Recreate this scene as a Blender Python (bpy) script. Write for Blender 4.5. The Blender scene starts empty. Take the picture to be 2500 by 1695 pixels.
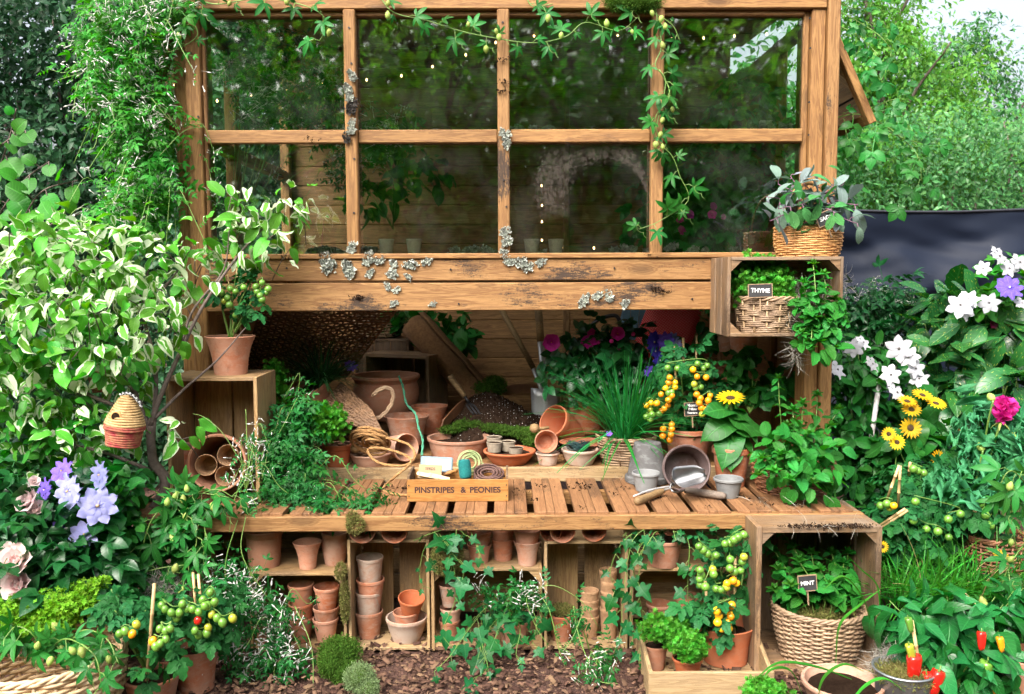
import bpy, math, random
import numpy as np
from mathutils import Vector, Matrix, noise as mnoise
R = math.radians
rng = np.random.default_rng(11); random.seed(11)
sc = bpy.context.scene
col = sc.collection

# ------------------------------------------------------------------ camera, sky, sun, exposure
D0, ZC, F = 4.0, 1.55, 2150.0            # the shed front stands at y = 0, the camera 4 m before it
PITCH, YAW, ROLL = R(4.67), -12 / 2150, R(-0.22)
cam = bpy.data.cameras.new('camera'); camo = bpy.data.objects.new('camera', cam); col.objects.link(camo)
cam.sensor_width = 36; cam.lens = 36 * F / 2500; cam.clip_start = 0.05; cam.clip_end = 400
cam.dof.use_dof = True; cam.dof.focus_distance = 3.75; cam.dof.aperture_fstop = 5.0
CAMW = Matrix.Translation((0, -D0, ZC)) @ Matrix.Rotation(YAW, 4, 'Z') @ Matrix.Rotation(math.pi / 2 - PITCH, 4, 'X') @ Matrix.Rotation(ROLL, 4, 'Z')
camo.matrix_world = CAMW
sc.camera = camo
world = bpy.data.worlds.new('World'); sc.world = world; world.use_nodes = True
wn = world.node_tree
sky = wn.nodes.new('ShaderNodeTexSky'); sky.sky_type = 'NISHITA'; sky.sun_disc = False
SUN_EL, SUN_AZ = R(48), R(-152)          # azimuth: where the sun stands, clockwise from +Y
sky.sun_elevation = SUN_EL; sky.sun_rotation = SUN_AZ; sky.air_density = 1.0; sky.dust_density = 9.0; sky.ozone_density = 0.4
bg = wn.nodes['Background']; bg.inputs['Strength'].default_value = 0.15
hz = wn.nodes.new('ShaderNodeHueSaturation'); hz.inputs['Saturation'].default_value = 0.5   # thin white overcast
wn.links.new(sky.outputs[0], hz.inputs['Color']); wn.links.new(hz.outputs[0], bg.inputs[0])
sun = bpy.data.lights.new('sun', 'SUN'); sun.energy = 1.0; sun.angle = R(40); sun.color = (1.0, 0.97, 0.92)
suno = bpy.data.objects.new('sun', sun); col.objects.link(suno)
sd = Vector((math.sin(SUN_AZ) * math.cos(SUN_EL), math.cos(SUN_AZ) * math.cos(SUN_EL), math.sin(SUN_EL)))
suno.rotation_euler = sd.to_track_quat('Z', 'Y').to_euler()
sc.view_settings.view_transform = 'Standard'; sc.view_settings.look = 'None'
sc.view_settings.exposure = 1.66; sc.view_settings.gamma = 1.0; sc.view_settings.use_curve_mapping = False
sc.render.engine = 'CYCLES'
cy = sc.cycles
cy.max_bounces = 7; cy.diffuse_bounces = 4; cy.glossy_bounces = 3; cy.transmission_bounces = 3; cy.transparent_max_bounces = 12
cy.use_denoising = True; cy.use_adaptive_sampling = True; cy.adaptive_threshold = 0.015
cy.sample_clamp_indirect = 6; cy.caustics_reflective = False; cy.caustics_refractive = False

# ------------------------------------------------------------------ where things stand
CAMP = Vector((0, -D0, ZC)); CAMR = CAMW.to_3x3()
def ray(px, py):
    return CAMR @ Vector(((px - 1250) / F, -(py - 847.5) / F, -1))
def P(px, py, Y):
    d = ray(px, py); return CAMP + d * ((Y + D0) / d.y)
def PZ(px, py, Z):
    d = ray(px, py); return CAMP + d * ((Z - ZC) / d.z)
def M(Y):
    return (Y + D0) / F

# ------------------------------------------------------------------ object helpers
WM = {}
def reg(o, W, parent=None):
    col.objects.link(o)
    if parent is not None:
        o.parent = parent; o.matrix_basis = WM[parent].inverted() @ W
    else:
        o.matrix_basis = W
    WM[o] = W
    return o
def tag(o, label=None, cat=None, group=None, kind=None):
    if label: o['label'] = label
    if cat: o['category'] = cat
    if group: o['group'] = group
    if kind: o['kind'] = kind
    return o
def thing(name, label, cat, loc=(0, 0, 0), group=None, rotz=0):
    o = bpy.data.objects.new(name, None); o.empty_display_size = 0.05
    reg(o, Matrix.Translation(loc) @ Matrix.Rotation(rotz, 4, 'Z'))
    return tag(o, label, cat, group)

class MB:
    def __init__(s): s.v = []; s.f = []; s.uv = None
    def add(s, vs, fs):
        o = len(s.v); s.v += [tuple(v) for v in vs]; s.f += [tuple(i + o for i in f) for f in fs]; return s
    def box(s, c, d, rot=None, ch=0.0):
        c = Vector(c); h = [x / 2 for x in d]; rot = rot or Matrix.Identity(3)
        ch = min(ch, min(h) * 0.9)
        if ch <= 0:
            vs = [(x, y, z) for x in (-h[0], h[0]) for y in (-h[1], h[1]) for z in (-h[2], h[2])]
            fs = [(0, 1, 3, 2), (4, 6, 7, 5), (0, 4, 5, 1), (2, 3, 7, 6), (0, 2, 6, 4), (1, 5, 7, 3)]
        else:
            vs = []; ix = {}
            for a in (-1, 1):
                for b in (-1, 1):
                    for e in (-1, 1):
                        for k in range(3):
                            q = [a * h[0], b * h[1], e * h[2]]
                            for j in range(3):
                                if j != k: q[j] -= (a, b, e)[j] * ch
                            ix[(a, b, e, k)] = len(vs); vs.append(tuple(q))
            fs = []
            for k in range(3):
                i, j = (k + 1) % 3, (k + 2) % 3
                for sg in (-1, 1):
                    f = []
                    for u, w in ((-1, -1), (1, -1), (1, 1), (-1, 1)):
                        t = [0, 0, 0]; t[k] = sg; t[i] = u; t[j] = w; f.append(ix[tuple(t) + (k,)])
                    fs.append(tuple(f if sg > 0 else f[::-1]))
                for u in (-1, 1):
                    for w in (-1, 1):
                        t = [0, 0, 0]; t[i] = u; t[j] = w
                        t1 = list(t); t1[k] = -1; t2 = list(t); t2[k] = 1
                        f = [ix[tuple(t1) + (i,)], ix[tuple(t2) + (i,)], ix[tuple(t2) + (j,)], ix[tuple(t1) + (j,)]]
                        fs.append(tuple(f if u * w < 0 else f[::-1]))
            for a in (-1, 1):
                for b in (-1, 1):
                    for e in (-1, 1):
                        f = [ix[(a, b, e, k)] for k in range(3)]
                        fs.append(tuple(f if a * b * e > 0 else f[::-1]))
        return s.add([c + rot @ Vector(v) for v in vs], fs)
    def tube(s, pts, r, n=6, closed=False, caps=True):
        pts = [Vector(p) for p in pts]; m = len(pts)
        rr = r if hasattr(r, '__len__') else [r] * m
        vs = []; up = None
        for i in range(m):
            a = pts[i - 1] if (i > 0 or closed) else pts[i]; b = pts[(i + 1) % m] if (i < m - 1 or closed) else pts[i]
            t = (b - a); t = t.normalized() if t.length > 1e-9 else Vector((0, 0, 1))
            if up is None: up = t.orthogonal().normalized()
            up = (up - t * up.dot(t)); up = up.normalized() if up.length > 1e-6 else t.orthogonal().normalized()
            w = t.cross(up)
            for k in range(n):
                q = 2 * math.pi * k / n; vs.append(pts[i] + (up * math.cos(q) + w * math.sin(q)) * rr[i])
        fs = []
        for i in range(m if closed else m - 1):
            j = (i + 1) % m
            for k in range(n):
                l = (k + 1) % n; fs.append((i * n + k, i * n + l, j * n + l, j * n + k))
        if caps and not closed: fs += [tuple(range(n))[::-1], tuple(range((m - 1) * n, m * n))]
        return s.add(vs, fs)
    def lathe(s, prof, n=28, W=None, sy=1.0, jit=0.0, closed=False):
        W = W or Matrix.Identity(4); vs = []; m = len(prof)
        ph = [random.uniform(0, 6.28) for _ in range(3)]
        for r, z in prof:
            for k in range(n):
                q = 2 * math.pi * k / n
                j = 1 + jit * (math.sin(2 * q + ph[0]) + 0.5 * math.sin(3 * q + ph[1] + z * 30) + 0.5 * math.sin(5 * q + ph[2]))
                vs.append(W @ Vector((r * j * math.cos(q), r * j * math.sin(q) * sy, z)))
        fs = []
        for i in range(m - 1):
            for k in range(n):
                l = (k + 1) % n
                fs.append((i * n + k, i * n + l, (i + 1) * n + l, (i + 1) * n + k))
        if prof[0][0] > 0.0005: fs.append(tuple(range(n))[::-1])
        if prof[-1][0] > 0.0005: fs.append(tuple(range((m - 1) * n, m * n)))
        return s.add(vs, fs)
    def mesh(s, name, origin=(0, 0, 0), smooth=False):
        me = bpy.data.meshes.new(name); o = Vector(origin)
        me.from_pydata([(v[0] - o.x, v[1] - o.y, v[2] - o.z) for v in s.v], [], s.f)
        if s.uv is not None:
            l = me.uv_layers.new(name='UVMap'); u = np.array(s.uv, dtype=np.float32)
            vi = np.empty(len(me.loops), dtype=np.int32); me.loops.foreach_get('vertex_index', vi)
            l.data.foreach_set('uv', u[vi].ravel())
        if smooth: me.shade_smooth()
        me.update(); return me
    def build(s, name, m, parent=None, origin=None, smooth=False, angle=None):
        if origin is None:
            origin = WM[parent].translation if parent is not None else Vector(s.v[0])
        me = s.mesh(name, origin, smooth or angle is not None); me.materials.append(m)
        if angle is not None: me.set_sharp_from_angle(angle=R(angle))
        return reg(bpy.data.objects.new(name, me), Matrix.Translation(origin), parent)

def frame(x, up):
    x = Vector(x).normalized(); z = Vector(up); z = (z - x * z.dot(x)).normalized(); y = z.cross(x)
    return Matrix((x, y, z)).transposed()
def plank(name, p0, p1, w, t, m, parent=None, up=(0, 0, 1), ch=0.003, jit=0.0, taper=None):
    """a sawn board from p0 to p1 (its centre line), w across, t thick along up; its own x axis runs with the grain"""
    p0, p1 = Vector(p0), Vector(p1); L = (p1 - p0).length
    rt = frame(p1 - p0, up); c = (p0 + p1) / 2
    if jit: c = c + Vector([random.uniform(-jit, jit) for _ in range(3)])
    b = MB().box((0, 0, 0), (L, w, t), ch=ch)
    me = b.mesh(name); me.materials.append(m)
    o = bpy.data.objects.new(name, me)
    W = Matrix.Translation(c) @ rt.to_4x4()
    if jit: W = W @ Matrix.Rotation(random.uniform(-1, 1) * jit * 2, 4, 'Z')
    return reg(o, W, parent)

# ------------------------------------------------------------------ materials
class NT:
    def __init__(s, name):
        s.m = bpy.data.materials.new(name); s.m.use_nodes = True; s.t = s.m.node_tree; s.n = s.t.nodes; s.n.clear()
        s.out = s.n.new('ShaderNodeOutputMaterial')
    def new(s, t, **kw):
        n = s.n.new('ShaderNode' + t)
        for k, v in kw.items(): setattr(n, k, v)
        return n
    def put(s, sock, v):
        if hasattr(v, 'node'): s.t.links.new(v, sock)
        elif v is not None:
            if isinstance(v, (tuple, list)) and len(v) == 3 and sock.type == 'RGBA': v = tuple(v) + (1,)
            sock.default_value = v
    def coord(s, which='Object', scale=(1, 1, 1), rnd=True):
        tc = s.new('TexCoord'); mp = s.new('Mapping'); s.t.links.new(tc.outputs[which], mp.inputs[0]); mp.inputs['Scale'].default_value = scale
        if rnd:
            oi = s.new('ObjectInfo'); ml = s.new('VectorMath', operation='SCALE'); cb = s.new('CombineXYZ')
            s.t.links.new(oi.outputs['Random'], cb.inputs[0]); s.t.links.new(oi.outputs['Random'], cb.inputs[1]); s.t.links.new(oi.outputs['Random'], cb.inputs[2])
            s.t.links.new(cb.outputs[0], ml.inputs[0]); ml.inputs['Scale'].default_value = 37.0; s.t.links.new(ml.outputs[0], mp.inputs[1])
        return mp.outputs[0]
    def noise(s, vec, scale, detail=4, rough=0.55, dist=0.0):
        n = s.new('TexNoise'); s.put(n.inputs['Vector'], vec); n.inputs['Scale'].default_value = scale; n.inputs['Detail'].default_value = detail
        n.inputs['Roughness'].default_value = rough; n.inputs['Distortion'].default_value = dist; return n.outputs['Fac']
    def voro(s, vec, scale, out='Distance', feature='F1'):
        n = s.new('TexVoronoi', feature=feature); s.put(n.inputs['Vector'], vec); n.inputs['Scale'].default_value = scale; return n.outputs[out]
    def ramp(s, fac, stops, interp='LINEAR'):
        n = s.new('ValToRGB'); s.put(n.inputs[0], fac); e = n.color_ramp.elements; n.color_ramp.interpolation = interp
        while len(e) < len(stops): e.new(0.5)
        for k, (p, c) in enumerate(stops):
            e[k].position = p; e[k].color = (c, c, c, 1) if isinstance(c, (int, float)) else tuple(c[:3]) + (1,)
        return n.outputs[0]
    def mix(s, fac, a, b, blend='MIX'):
        n = s.new('Mix', data_type='RGBA', blend_type=blend); s.put(n.inputs[0], fac); s.put(n.inputs[6], a); s.put(n.inputs[7], b); return n.outputs[2]
    def math(s, op, a, b=None, clamp=False):
        n = s.new('Math', operation=op, use_clamp=clamp); s.put(n.inputs[0], a)
        if b is not None: s.put(n.inputs[1], b)
        return n.outputs[0]
    def hsv(s, c, h=0.5, sa=1.0, v=1.0):
        n = s.new('HueSaturation'); s.put(n.inputs['Color'], c); s.put(n.inputs['Hue'], h); s.put(n.inputs['Saturation'], sa); s.put(n.inputs['Value'], v); return n.outputs[0]
    def bump(s, h, strength=0.4, dist=0.01):
        n = s.new('Bump'); s.put(n.inputs['Height'], h); n.inputs['Strength'].default_value = strength; n.inputs['Distance'].default_value = dist; return n.outputs[0]
    def bsdf(s, color, rough=0.6, metal=0.0, spec=0.5, normal=None, coat=0.0, alpha=None):
        b = s.new('BsdfPrincipled'); s.put(b.inputs['Base Color'], color); s.put(b.inputs['Roughness'], rough); s.put(b.inputs['Metallic'], metal)
        s.put(b.inputs['Specular IOR Level'], spec); b.inputs['Coat Weight'].default_value = coat
        if normal is not None: s.put(b.inputs['Normal'], normal)
        if alpha is not None: s.put(b.inputs['Alpha'], alpha)
        return b.outputs[0]
    def done(s, sh):
        s.t.links.new(sh, s.out.inputs[0]); return s.m

def wood(name, light, dark, rough=0.62, dirt=0.0, knots=0.5, var=0.25, grey=0.0, soil=(0.030, 0.018, 0.012), gscale=1.0):
    light, dark = [x * k for x, k in zip(light, (0.80, 0.82, 0.80))], [x * k for x, k in zip(dark, (0.74, 0.78, 0.78))]
    t = NT(name); v = t.coord(scale=(1, 1, 1)); vg = t.coord(scale=(1.0 * gscale, 14 * gscale, 14 * gscale))
    oi = t.new('ObjectInfo').outputs['Random']
    k = t.voro(t.coord(scale=(2.6, 7, 7)), 1.0)
    kn = t.ramp(k, [(0.0, 1.0), (0.10, 0.8), (0.2, 0.0)])
    g = t.noise(vg, 3.0, 6, 0.6, 1.2)
    rings = t.math('SINE', t.math('MULTIPLY', t.math('ADD', g, t.math('MULTIPLY', kn, 0.35)), 38.0))
    rings = t.math('ADD', t.math('MULTIPLY', rings, 0.22), g)
    fine = t.noise(t.coord(scale=(6, 160, 160)), 3.0, 3, 0.6)
    c = t.mix(t.ramp(rings, [(0.25, 0.0), (0.75, 1.0)]), light, dark)
    c = t.mix(t.math('MULTIPLY', fine, 0.45), c, [x * 0.55 for x in dark])
    if knots: c = t.mix(t.math('MULTIPLY', kn, knots), c, [x * 0.35 for x in dark])
    c = t.hsv(c, 0.5, 1.0, t.math('ADD', t.math('MULTIPLY', oi, 2 * var), 1 - var))
    if grey:
        gm = t.ramp(t.noise(t.coord(scale=(2, 6, 6)), 2.5, 4), [(0.4, 0.0), (0.7, 1.0)])
        c = t.mix(t.math('MULTIPLY', gm, grey), c, (0.22, 0.19, 0.16))
    if dirt:
        dm = t.noise(t.coord(scale=(1.3, 2.2, 2.2)), 1.6, 3, 0.5)
        ds = t.noise(t.coord(scale=(9, 45, 45)), 2.2, 5, 0.75, 0.6)
        df = t.noise(v, 140, 3, 0.7)
        mk = t.math('ADD', t.math('MULTIPLY', t.ramp(dm, [(0.50, 0.0), (0.66, 1.0)]), 0.24), t.math('ADD', t.math('MULTIPLY', ds, 0.7), t.math('MULTIPLY', df, 0.3)))
        mk = t.ramp(mk, [(0.60, 0.0), (0.71, 1.0)])
        c = t.mix(t.math('MULTIPLY', mk, dirt), c, soil)
    n = t.bump(t.math('ADD', t.math('MULTIPLY', rings, 0.5), fine), 0.35, 0.004)
    return t.done(t.bsdf(c, t.math('ADD', t.math('MULTIPLY', fine, 0.2), rough - 0.1), 0, 0.35, n))

def terra(name, base, pale, palef=0.5, dark=(0.09, 0.045, 0.03), darkf=0.35, rough=0.85, inside=None):
    base, pale = [x * k for x, k in zip(base, (0.92, 0.80, 0.74))], [x * k for x, k in zip(pale, (0.88, 0.80, 0.76))]
    t = NT(name); v = t.coord(); oi = t.new('ObjectInfo').outputs['Random']
    n1 = t.noise(v, 9, 5, 0.62, 0.8); n2 = t.noise(t.coord(scale=(1, 1, 2.2)), 26, 5, 0.65, 0.4); n3 = t.noise(v, 160, 3, 0.6)
    th = t.math('ADD', t.math('MULTIPLY', oi, 0.3), n1)
    c = t.mix(t.math('MULTIPLY', t.ramp(th, [(0.50, 0.0), (0.74, 1.0)]), palef), base, pale)
    c = t.mix(t.math('MULTIPLY', t.ramp(n2, [(0.5, 0.0), (0.60, 1.0)]), palef * 0.75), c, pale)
    c = t.mix(t.math('MULTIPLY', t.ramp(t.noise(v, 15, 6, 0.7, 1.5), [(0.55, 0.0), (0.72, 1.0)]), darkf), c, dark)
    c = t.mix(t.math('MULTIPLY', t.ramp(t.voro(v, 95), [(0.08, 1.0), (0.16, 0.0)]), darkf), c, dark)
    c = t.hsv(c, 0.5, 1.0, t.math('ADD', t.math('MULTIPLY', oi, 0.35), 0.82))
    nb = t.bump(t.math('ADD', t.math('MULTIPLY', n3, 0.5), n2), 0.3, 0.004)
    return t.done(t.bsdf(c, rough, 0, 0.3, nb))

def leafmat(name, a, b, tip=None, rough=0.45, spec=0.35, trans=0.30, vein=0.25, variegate=None, spots=None, veinc=None, bumpy=0.25):
    """a,b: the leaf's two greens (varied leaf by leaf); the UV map runs -1..1 across and 0..1 along the blade"""
    if a[1] > 1.6 * max(a[0], a[2]) and a[1] < 0.4:
        a, b = [(c[0] * 0.60, c[1] * 0.92, c[2] * 0.66) for c in (a, b)]; spec *= 0.7
    t = NT(name); oi = t.new('ObjectInfo').outputs['Random']; at = t.new('Attribute', attribute_name='rnd').outputs['Fac']
    rn = t.math('FRACT', t.math('ADD', oi, at))
    uv = t.new('UVMap', uv_map='UVMap').outputs[0]; sp = t.new('SeparateXYZ'); t.t.links.new(uv, sp.inputs[0])
    au = t.math('ABSOLUTE', sp.outputs[0])
    c = t.mix(rn, a, b); r2 = t.math('FRACT', t.math('MULTIPLY', rn, 7.31)); c = t.hsv(c, t.math('ADD', t.math('MULTIPLY', r2, 0.03), 0.485), 1.0, t.math('ADD', t.math('MULTIPLY', r2, 0.6), 0.68))
    if tip: c = t.mix(t.math('MULTIPLY', t.math('POWER', sp.outputs[1], 2.0), 0.8), c, tip)
    cb = t.new('CombineXYZ'); t.put(cb.inputs[0], sp.outputs[0]); t.put(cb.inputs[1], sp.outputs[1]); t.put(cb.inputs[2], t.math('MULTIPLY', rn, 40.0))
    ns = t.noise(cb.outputs[0], 2.2, 4, 0.6)
    if variegate:
        lim = t.math('ADD', t.math('MULTIPLY', t.math('POWER', rn, 1.4), -1.35), 1.3)
        mk = t.math('ADD', t.math('SUBTRACT', au, lim), t.math('MULTIPLY', t.math('SUBTRACT', ns, 0.5), 1.6))
        c = t.mix(t.ramp(t.math('ADD', mk, 0.5), [(0.42, 0.0), (0.58, 1.0)]), c, variegate)
    else:
        c = t.mix(t.math('MULTIPLY', ns, 0.35), c, [x * 0.6 for x in a])
    if spots:
        c = t.mix(t.ramp(t.voro(cb.outputs[0], 5.5), [(0.16, 1.0), (0.22, 0.0)]), c, spots)
    w = t.math('SINE', t.math('MULTIPLY', t.math('SUBTRACT', sp.outputs[1], t.math('MULTIPLY', au, 0.22)), 44.0))
    vm = t.math('MAXIMUM', t.ramp(au, [(0.03, 1.0), (0.09, 0.0)]), t.ramp(w, [(0.86, 0.0), (1.0, 0.7)]))
    if vein: c = t.mix(t.math('MULTIPLY', vm, vein), c, veinc or [min(1, x * 1.9 + 0.02) for x in b])
    nb = t.bump(t.math('SUBTRACT', t.math('MULTIPLY', ns, 0.4), vm), bumpy, 0.004) if bumpy else None
    p = t.bsdf(c, rough, 0, spec, nb)
    tr = t.new('BsdfTranslucent'); t.put(tr.inputs[0], t.hsv(c, 0.485, 1.15, 1.25))
    mx = t.new('MixShader'); mx.inputs[0].default_value = trans; t.t.links.new(p, mx.inputs[1]); t.t.links.new(tr.outputs[0], mx.inputs[2])
    return t.done(mx.outputs[0])

def plain(name, c, rough=0.6, metal=0.0, spec=0.5, var=0.0, c2=None, nscale=30, bumps=0.0, coat=0.0, trans=0.0):
    t = NT(name); v = t.coord()
    cc = c
    if c2: cc = t.mix(t.ramp(t.noise(v, nscale, 5, 0.6, 0.5), [(0.35, 0.0), (0.65, 1.0)]), c, c2)
    if var:
        oi = t.new('ObjectInfo').outputs['Random']; at = t.new('Attribute', attribute_name='rnd').outputs['Fac']
        cc = t.hsv(cc, 0.5, 1.0, t.math('ADD', t.math('MULTIPLY', t.math('FRACT', t.math('ADD', oi, at)), 2 * var), 1 - var))
    nb = t.bump(t.noise(v, nscale * 3, 4, 0.65), bumps, 0.004) if bumps else None
    p = t.bsdf(cc, rough, metal, spec, nb, coat)
    if trans:
        tr = t.new('BsdfTranslucent'); t.put(tr.inputs[0], cc); mx = t.new('MixShader'); mx.inputs[0].default_value = trans
        t.t.links.new(p, mx.inputs[1]); t.t.links.new(tr.outputs[0], mx.inputs[2]); p = mx.outputs[0]
    return t.done(p)
# ------------------------------------------------------------------ the materials of the place
MAT = {}
MAT['shed'] = wood('shed timber', (0.43, 0.225, 0.08), (0.26, 0.115, 0.038), dirt=0.0, knots=0.75, var=0.12)
MAT['shed_dirty'] = wood('shed timber with soil', (0.44, 0.235, 0.09), (0.28, 0.125, 0.042), dirt=0.95, knots=0.7, var=0.08)
MAT['inner'] = wood('inner boarding', (0.38, 0.20, 0.082), (0.22, 0.10, 0.038), knots=0.6, var=0.2)
MAT['bench'] = wood('bench slats', (0.37, 0.185, 0.085), (0.27, 0.12, 0.052), knots=0.3, var=0.12, dirt=0.6)
MAT['crate'] = wood('crate pine', (0.50, 0.31, 0.14), (0.34, 0.19, 0.08), knots=0.5, var=0.2, dirt=0.4, grey=0.25)
MAT['crate_pale'] = wood('pale crate pine', (0.56, 0.38, 0.20), (0.42, 0.26, 0.12), knots=0.6, var=0.12, dirt=0.55, grey=0.2)
MAT['crate_old'] = wood('old crate board', (0.34, 0.20, 0.10), (0.20, 0.11, 0.055), knots=0.4, var=0.25, dirt=0.6, grey=0.4)
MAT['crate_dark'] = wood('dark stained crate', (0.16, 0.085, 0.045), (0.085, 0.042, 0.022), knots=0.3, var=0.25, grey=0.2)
MAT['handle'] = wood('tool handle ash', (0.42, 0.27, 0.13), (0.28, 0.16, 0.07), knots=0.0, var=0.2, dirt=0.5, gscale=3)
MAT['cane'] = plain('bamboo cane', (0.55, 0.40, 0.20), 0.5, c2=(0.42, 0.28, 0.12), nscale=40, var=0.2)
MAT['terra'] = terra('terracotta', (0.41, 0.14, 0.06), (0.48, 0.31, 0.23), 0.62, darkf=0.45)
MAT['terra_new'] = terra('bright terracotta', (0.50, 0.155, 0.06), (0.47, 0.26, 0.17), 0.3, darkf=0.2)
MAT['terra_old'] = terra('weathered terracotta', (0.38, 0.17, 0.095), (0.45, 0.33, 0.26), 0.65)
MAT['terra_pale'] = terra('pale limed terracotta', (0.40, 0.22, 0.145), (0.46, 0.40, 0.34), 0.9, darkf=0.3)
MAT['terra_brown'] = terra('brown terracotta', (0.36, 0.155, 0.085), (0.38, 0.26, 0.19), 0.4)
MAT['grey_pot'] = terra('grey cement pot', (0.12, 0.135, 0.145), (0.23, 0.26, 0.275), 0.8, dark=(0.16, 0.15, 0.14), darkf=0.4)
MAT['rust_pot'] = terra('rusty enamel', (0.075, 0.045, 0.036), (0.20, 0.19, 0.21), 0.3, dark=(0.05, 0.03, 0.025), darkf=0.6, rough=0.55)
MAT['peat'] = plain('pressed peat fibre', (0.36, 0.21, 0.11), 0.95, c2=(0.27, 0.15, 0.075), nscale=60, bumps=0.6, var=0.15)
MAT['fibre'] = plain('pale fibre pot', (0.58, 0.51, 0.41), 0.95, c2=(0.48, 0.41, 0.32), nscale=60, bumps=0.5)
MAT['peat_grey'] = plain('grey fibre pot', (0.30, 0.25, 0.19), 0.95, c2=(0.22, 0.18, 0.13), nscale=60, bumps=0.5, var=0.08)
MAT['soil'] = plain('potting soil', (0.022, 0.013, 0.009), 1.0, spec=0.0, c2=(0.040, 0.025, 0.017), nscale=90, bumps=1.0, var=0.3)
MAT['moss'] = leafmat('moss', (0.055, 0.10, 0.012), (0.13, 0.17, 0.03), rough=0.8, spec=0.2, trans=0.2, vein=0, bumpy=0)
MAT['moss_pale'] = leafmat('pale moss', (0.13, 0.20, 0.085), (0.22, 0.31, 0.13), rough=0.8, spec=0.2, trans=0.2, vein=0, bumpy=0)
MAT['moss_dry'] = leafmat('dry moss', (0.16, 0.13, 0.045), (0.12, 0.15, 0.03), rough=0.85, spec=0.2, trans=0.15, vein=0, bumpy=0)
MAT['lichen'] = plain('pale lichen', (0.62, 0.66, 0.58), 0.9, c2=(0.34, 0.36, 0.32), nscale=60, bumps=0.7, var=0.3)
MAT['lichen_dark'] = plain('dark lichen', (0.035, 0.03, 0.028), 0.7, c2=(0.10, 0.09, 0.08), nscale=60, bumps=0.7, var=0.3)
MAT['bark'] = plain('dark bark', (0.075, 0.052, 0.042), 0.85, c2=(0.13, 0.10, 0.085), nscale=40, bumps=0.8)
MAT['greenstem'] = plain('green stem', (0.10, 0.22, 0.035), 0.5, c2=(0.15, 0.24, 0.05), nscale=25, var=0.2)
MAT['purplestem'] = plain('purple stem', (0.20, 0.10, 0.16), 0.6, var=0.2)
MAT['wicker'] = plain('grey brown wicker', (0.36, 0.25, 0.155), 0.55, c2=(0.20, 0.125, 0.075), nscale=22, var=0.3, bumps=0.3)
MAT['wicker_dark'] = plain('dark wicker', (0.24, 0.135, 0.07), 0.6, c2=(0.13, 0.07, 0.038), nscale=22, var=0.3)
MAT['wicker_gold'] = plain('golden wicker', (0.58, 0.32, 0.12), 0.45, c2=(0.44, 0.21, 0.07), nscale=22, var=0.2)
MAT['wicker_pale'] = plain('pale wicker', (0.62, 0.46, 0.28), 0.5, c2=(0.46, 0.31, 0.17), nscale=22, var=0.2)
MAT['wicker_rust'] = plain('russet wicker', (0.30, 0.13, 0.06), 0.5, c2=(0.20, 0.085, 0.04), nscale=22, var=0.25)
MAT['steel'] = plain('polished steel', (0.66, 0.67, 0.69), 0.32, 0.6, c2=(0.5, 0.5, 0.5), nscale=14)
MAT['scoop'] = plain('worn steel', (0.30, 0.30, 0.31), 0.36, 1.0, c2=(0.20, 0.20, 0.20), nscale=14)
MAT['grey_handle'] = wood('grey worn handle', (0.26, 0.20, 0.16), (0.15, 0.11, 0.09), knots=0.0, dirt=0.5, gscale=3)
MAT['dark_metal'] = plain('dark iron', (0.04, 0.04, 0.045), 0.45, 0.8)
MAT['galv'] = plain('galvanised tin', (0.42, 0.46, 0.50), 0.42, 0.9, c2=(0.32, 0.35, 0.38), nscale=30)
MAT['white'] = plain('white paper', (0.42, 0.43, 0.43), 0.7)
MAT['kraft'] = plain('kraft paper', (0.30, 0.205, 0.11), 0.8)
MAT['ink'] = plain('burnt lettering', (0.035, 0.012, 0.012), 0.7)
MAT['slate'] = plain('chalkboard', (0.016, 0.016, 0.018), 0.75, c2=(0.035, 0.034, 0.036), nscale=30)
MAT['chalk'] = plain('chalk', (0.72, 0.72, 0.72), 0.95)
MAT['chalk_rim'] = plain('chalkboard edge wood', (0.30, 0.20, 0.12), 0.7)
MAT['green_tom'] = plain('green tomato', (0.09, 0.22, 0.025), 0.28, c2=(0.14, 0.30, 0.045), nscale=18, coat=0.12, var=0.15)
MAT['lime_tom'] = plain('half ripe tomato', (0.36, 0.32, 0.02), 0.28, c2=(0.34, 0.45, 0.05), nscale=20, coat=0.12, var=0.1)
MAT['orange_tom'] = plain('orange tomato', (0.74, 0.24, 0.008), 0.26, c2=(0.80, 0.33, 0.012), nscale=14, coat=0.12, var=0.1)
MAT['yellow_tom'] = plain('yellow tomato', (0.80, 0.46, 0.012), 0.26, c2=(0.82, 0.40, 0.012), nscale=14, coat=0.12, var=0.06)
MAT['red_tom'] = plain('red pepper', (0.62, 0.018, 0.010), 0.2, c2=(0.52, 0.012, 0.008), nscale=10, coat=0.2)
MAT['twine_green'] = plain('green twine', (0.05, 0.26, 0.15), 0.9, c2=(0.09, 0.34, 0.20), nscale=120, bumps=0.8)
MAT['twine_teal'] = plain('teal twine', (0.005, 0.13, 0.13), 0.9, c2=(0.01, 0.20, 0.19), nscale=120, bumps=0.8)
MAT['twine_sage'] = plain('sage twine', (0.24, 0.31, 0.13), 0.9, c2=(0.34, 0.40, 0.18), nscale=120, bumps=0.8)
MAT['twine_brown'] = plain('brown waxed cord', (0.075, 0.035, 0.03), 0.75, c2=(0.14, 0.075, 0.06), nscale=90, bumps=0.6)
MAT['coir'] = plain('coir rope', (0.42, 0.235, 0.09), 0.95, c2=(0.27, 0.14, 0.05), nscale=110, bumps=1.0)
MAT['coir_mat'] = plain('coir matting', (0.20, 0.10, 0.04), 1.0, c2=(0.125, 0.06, 0.024), nscale=70, bumps=1.0)
MAT['wire'] = plain('dark green wire', (0.012, 0.05, 0.05), 0.5)
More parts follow.
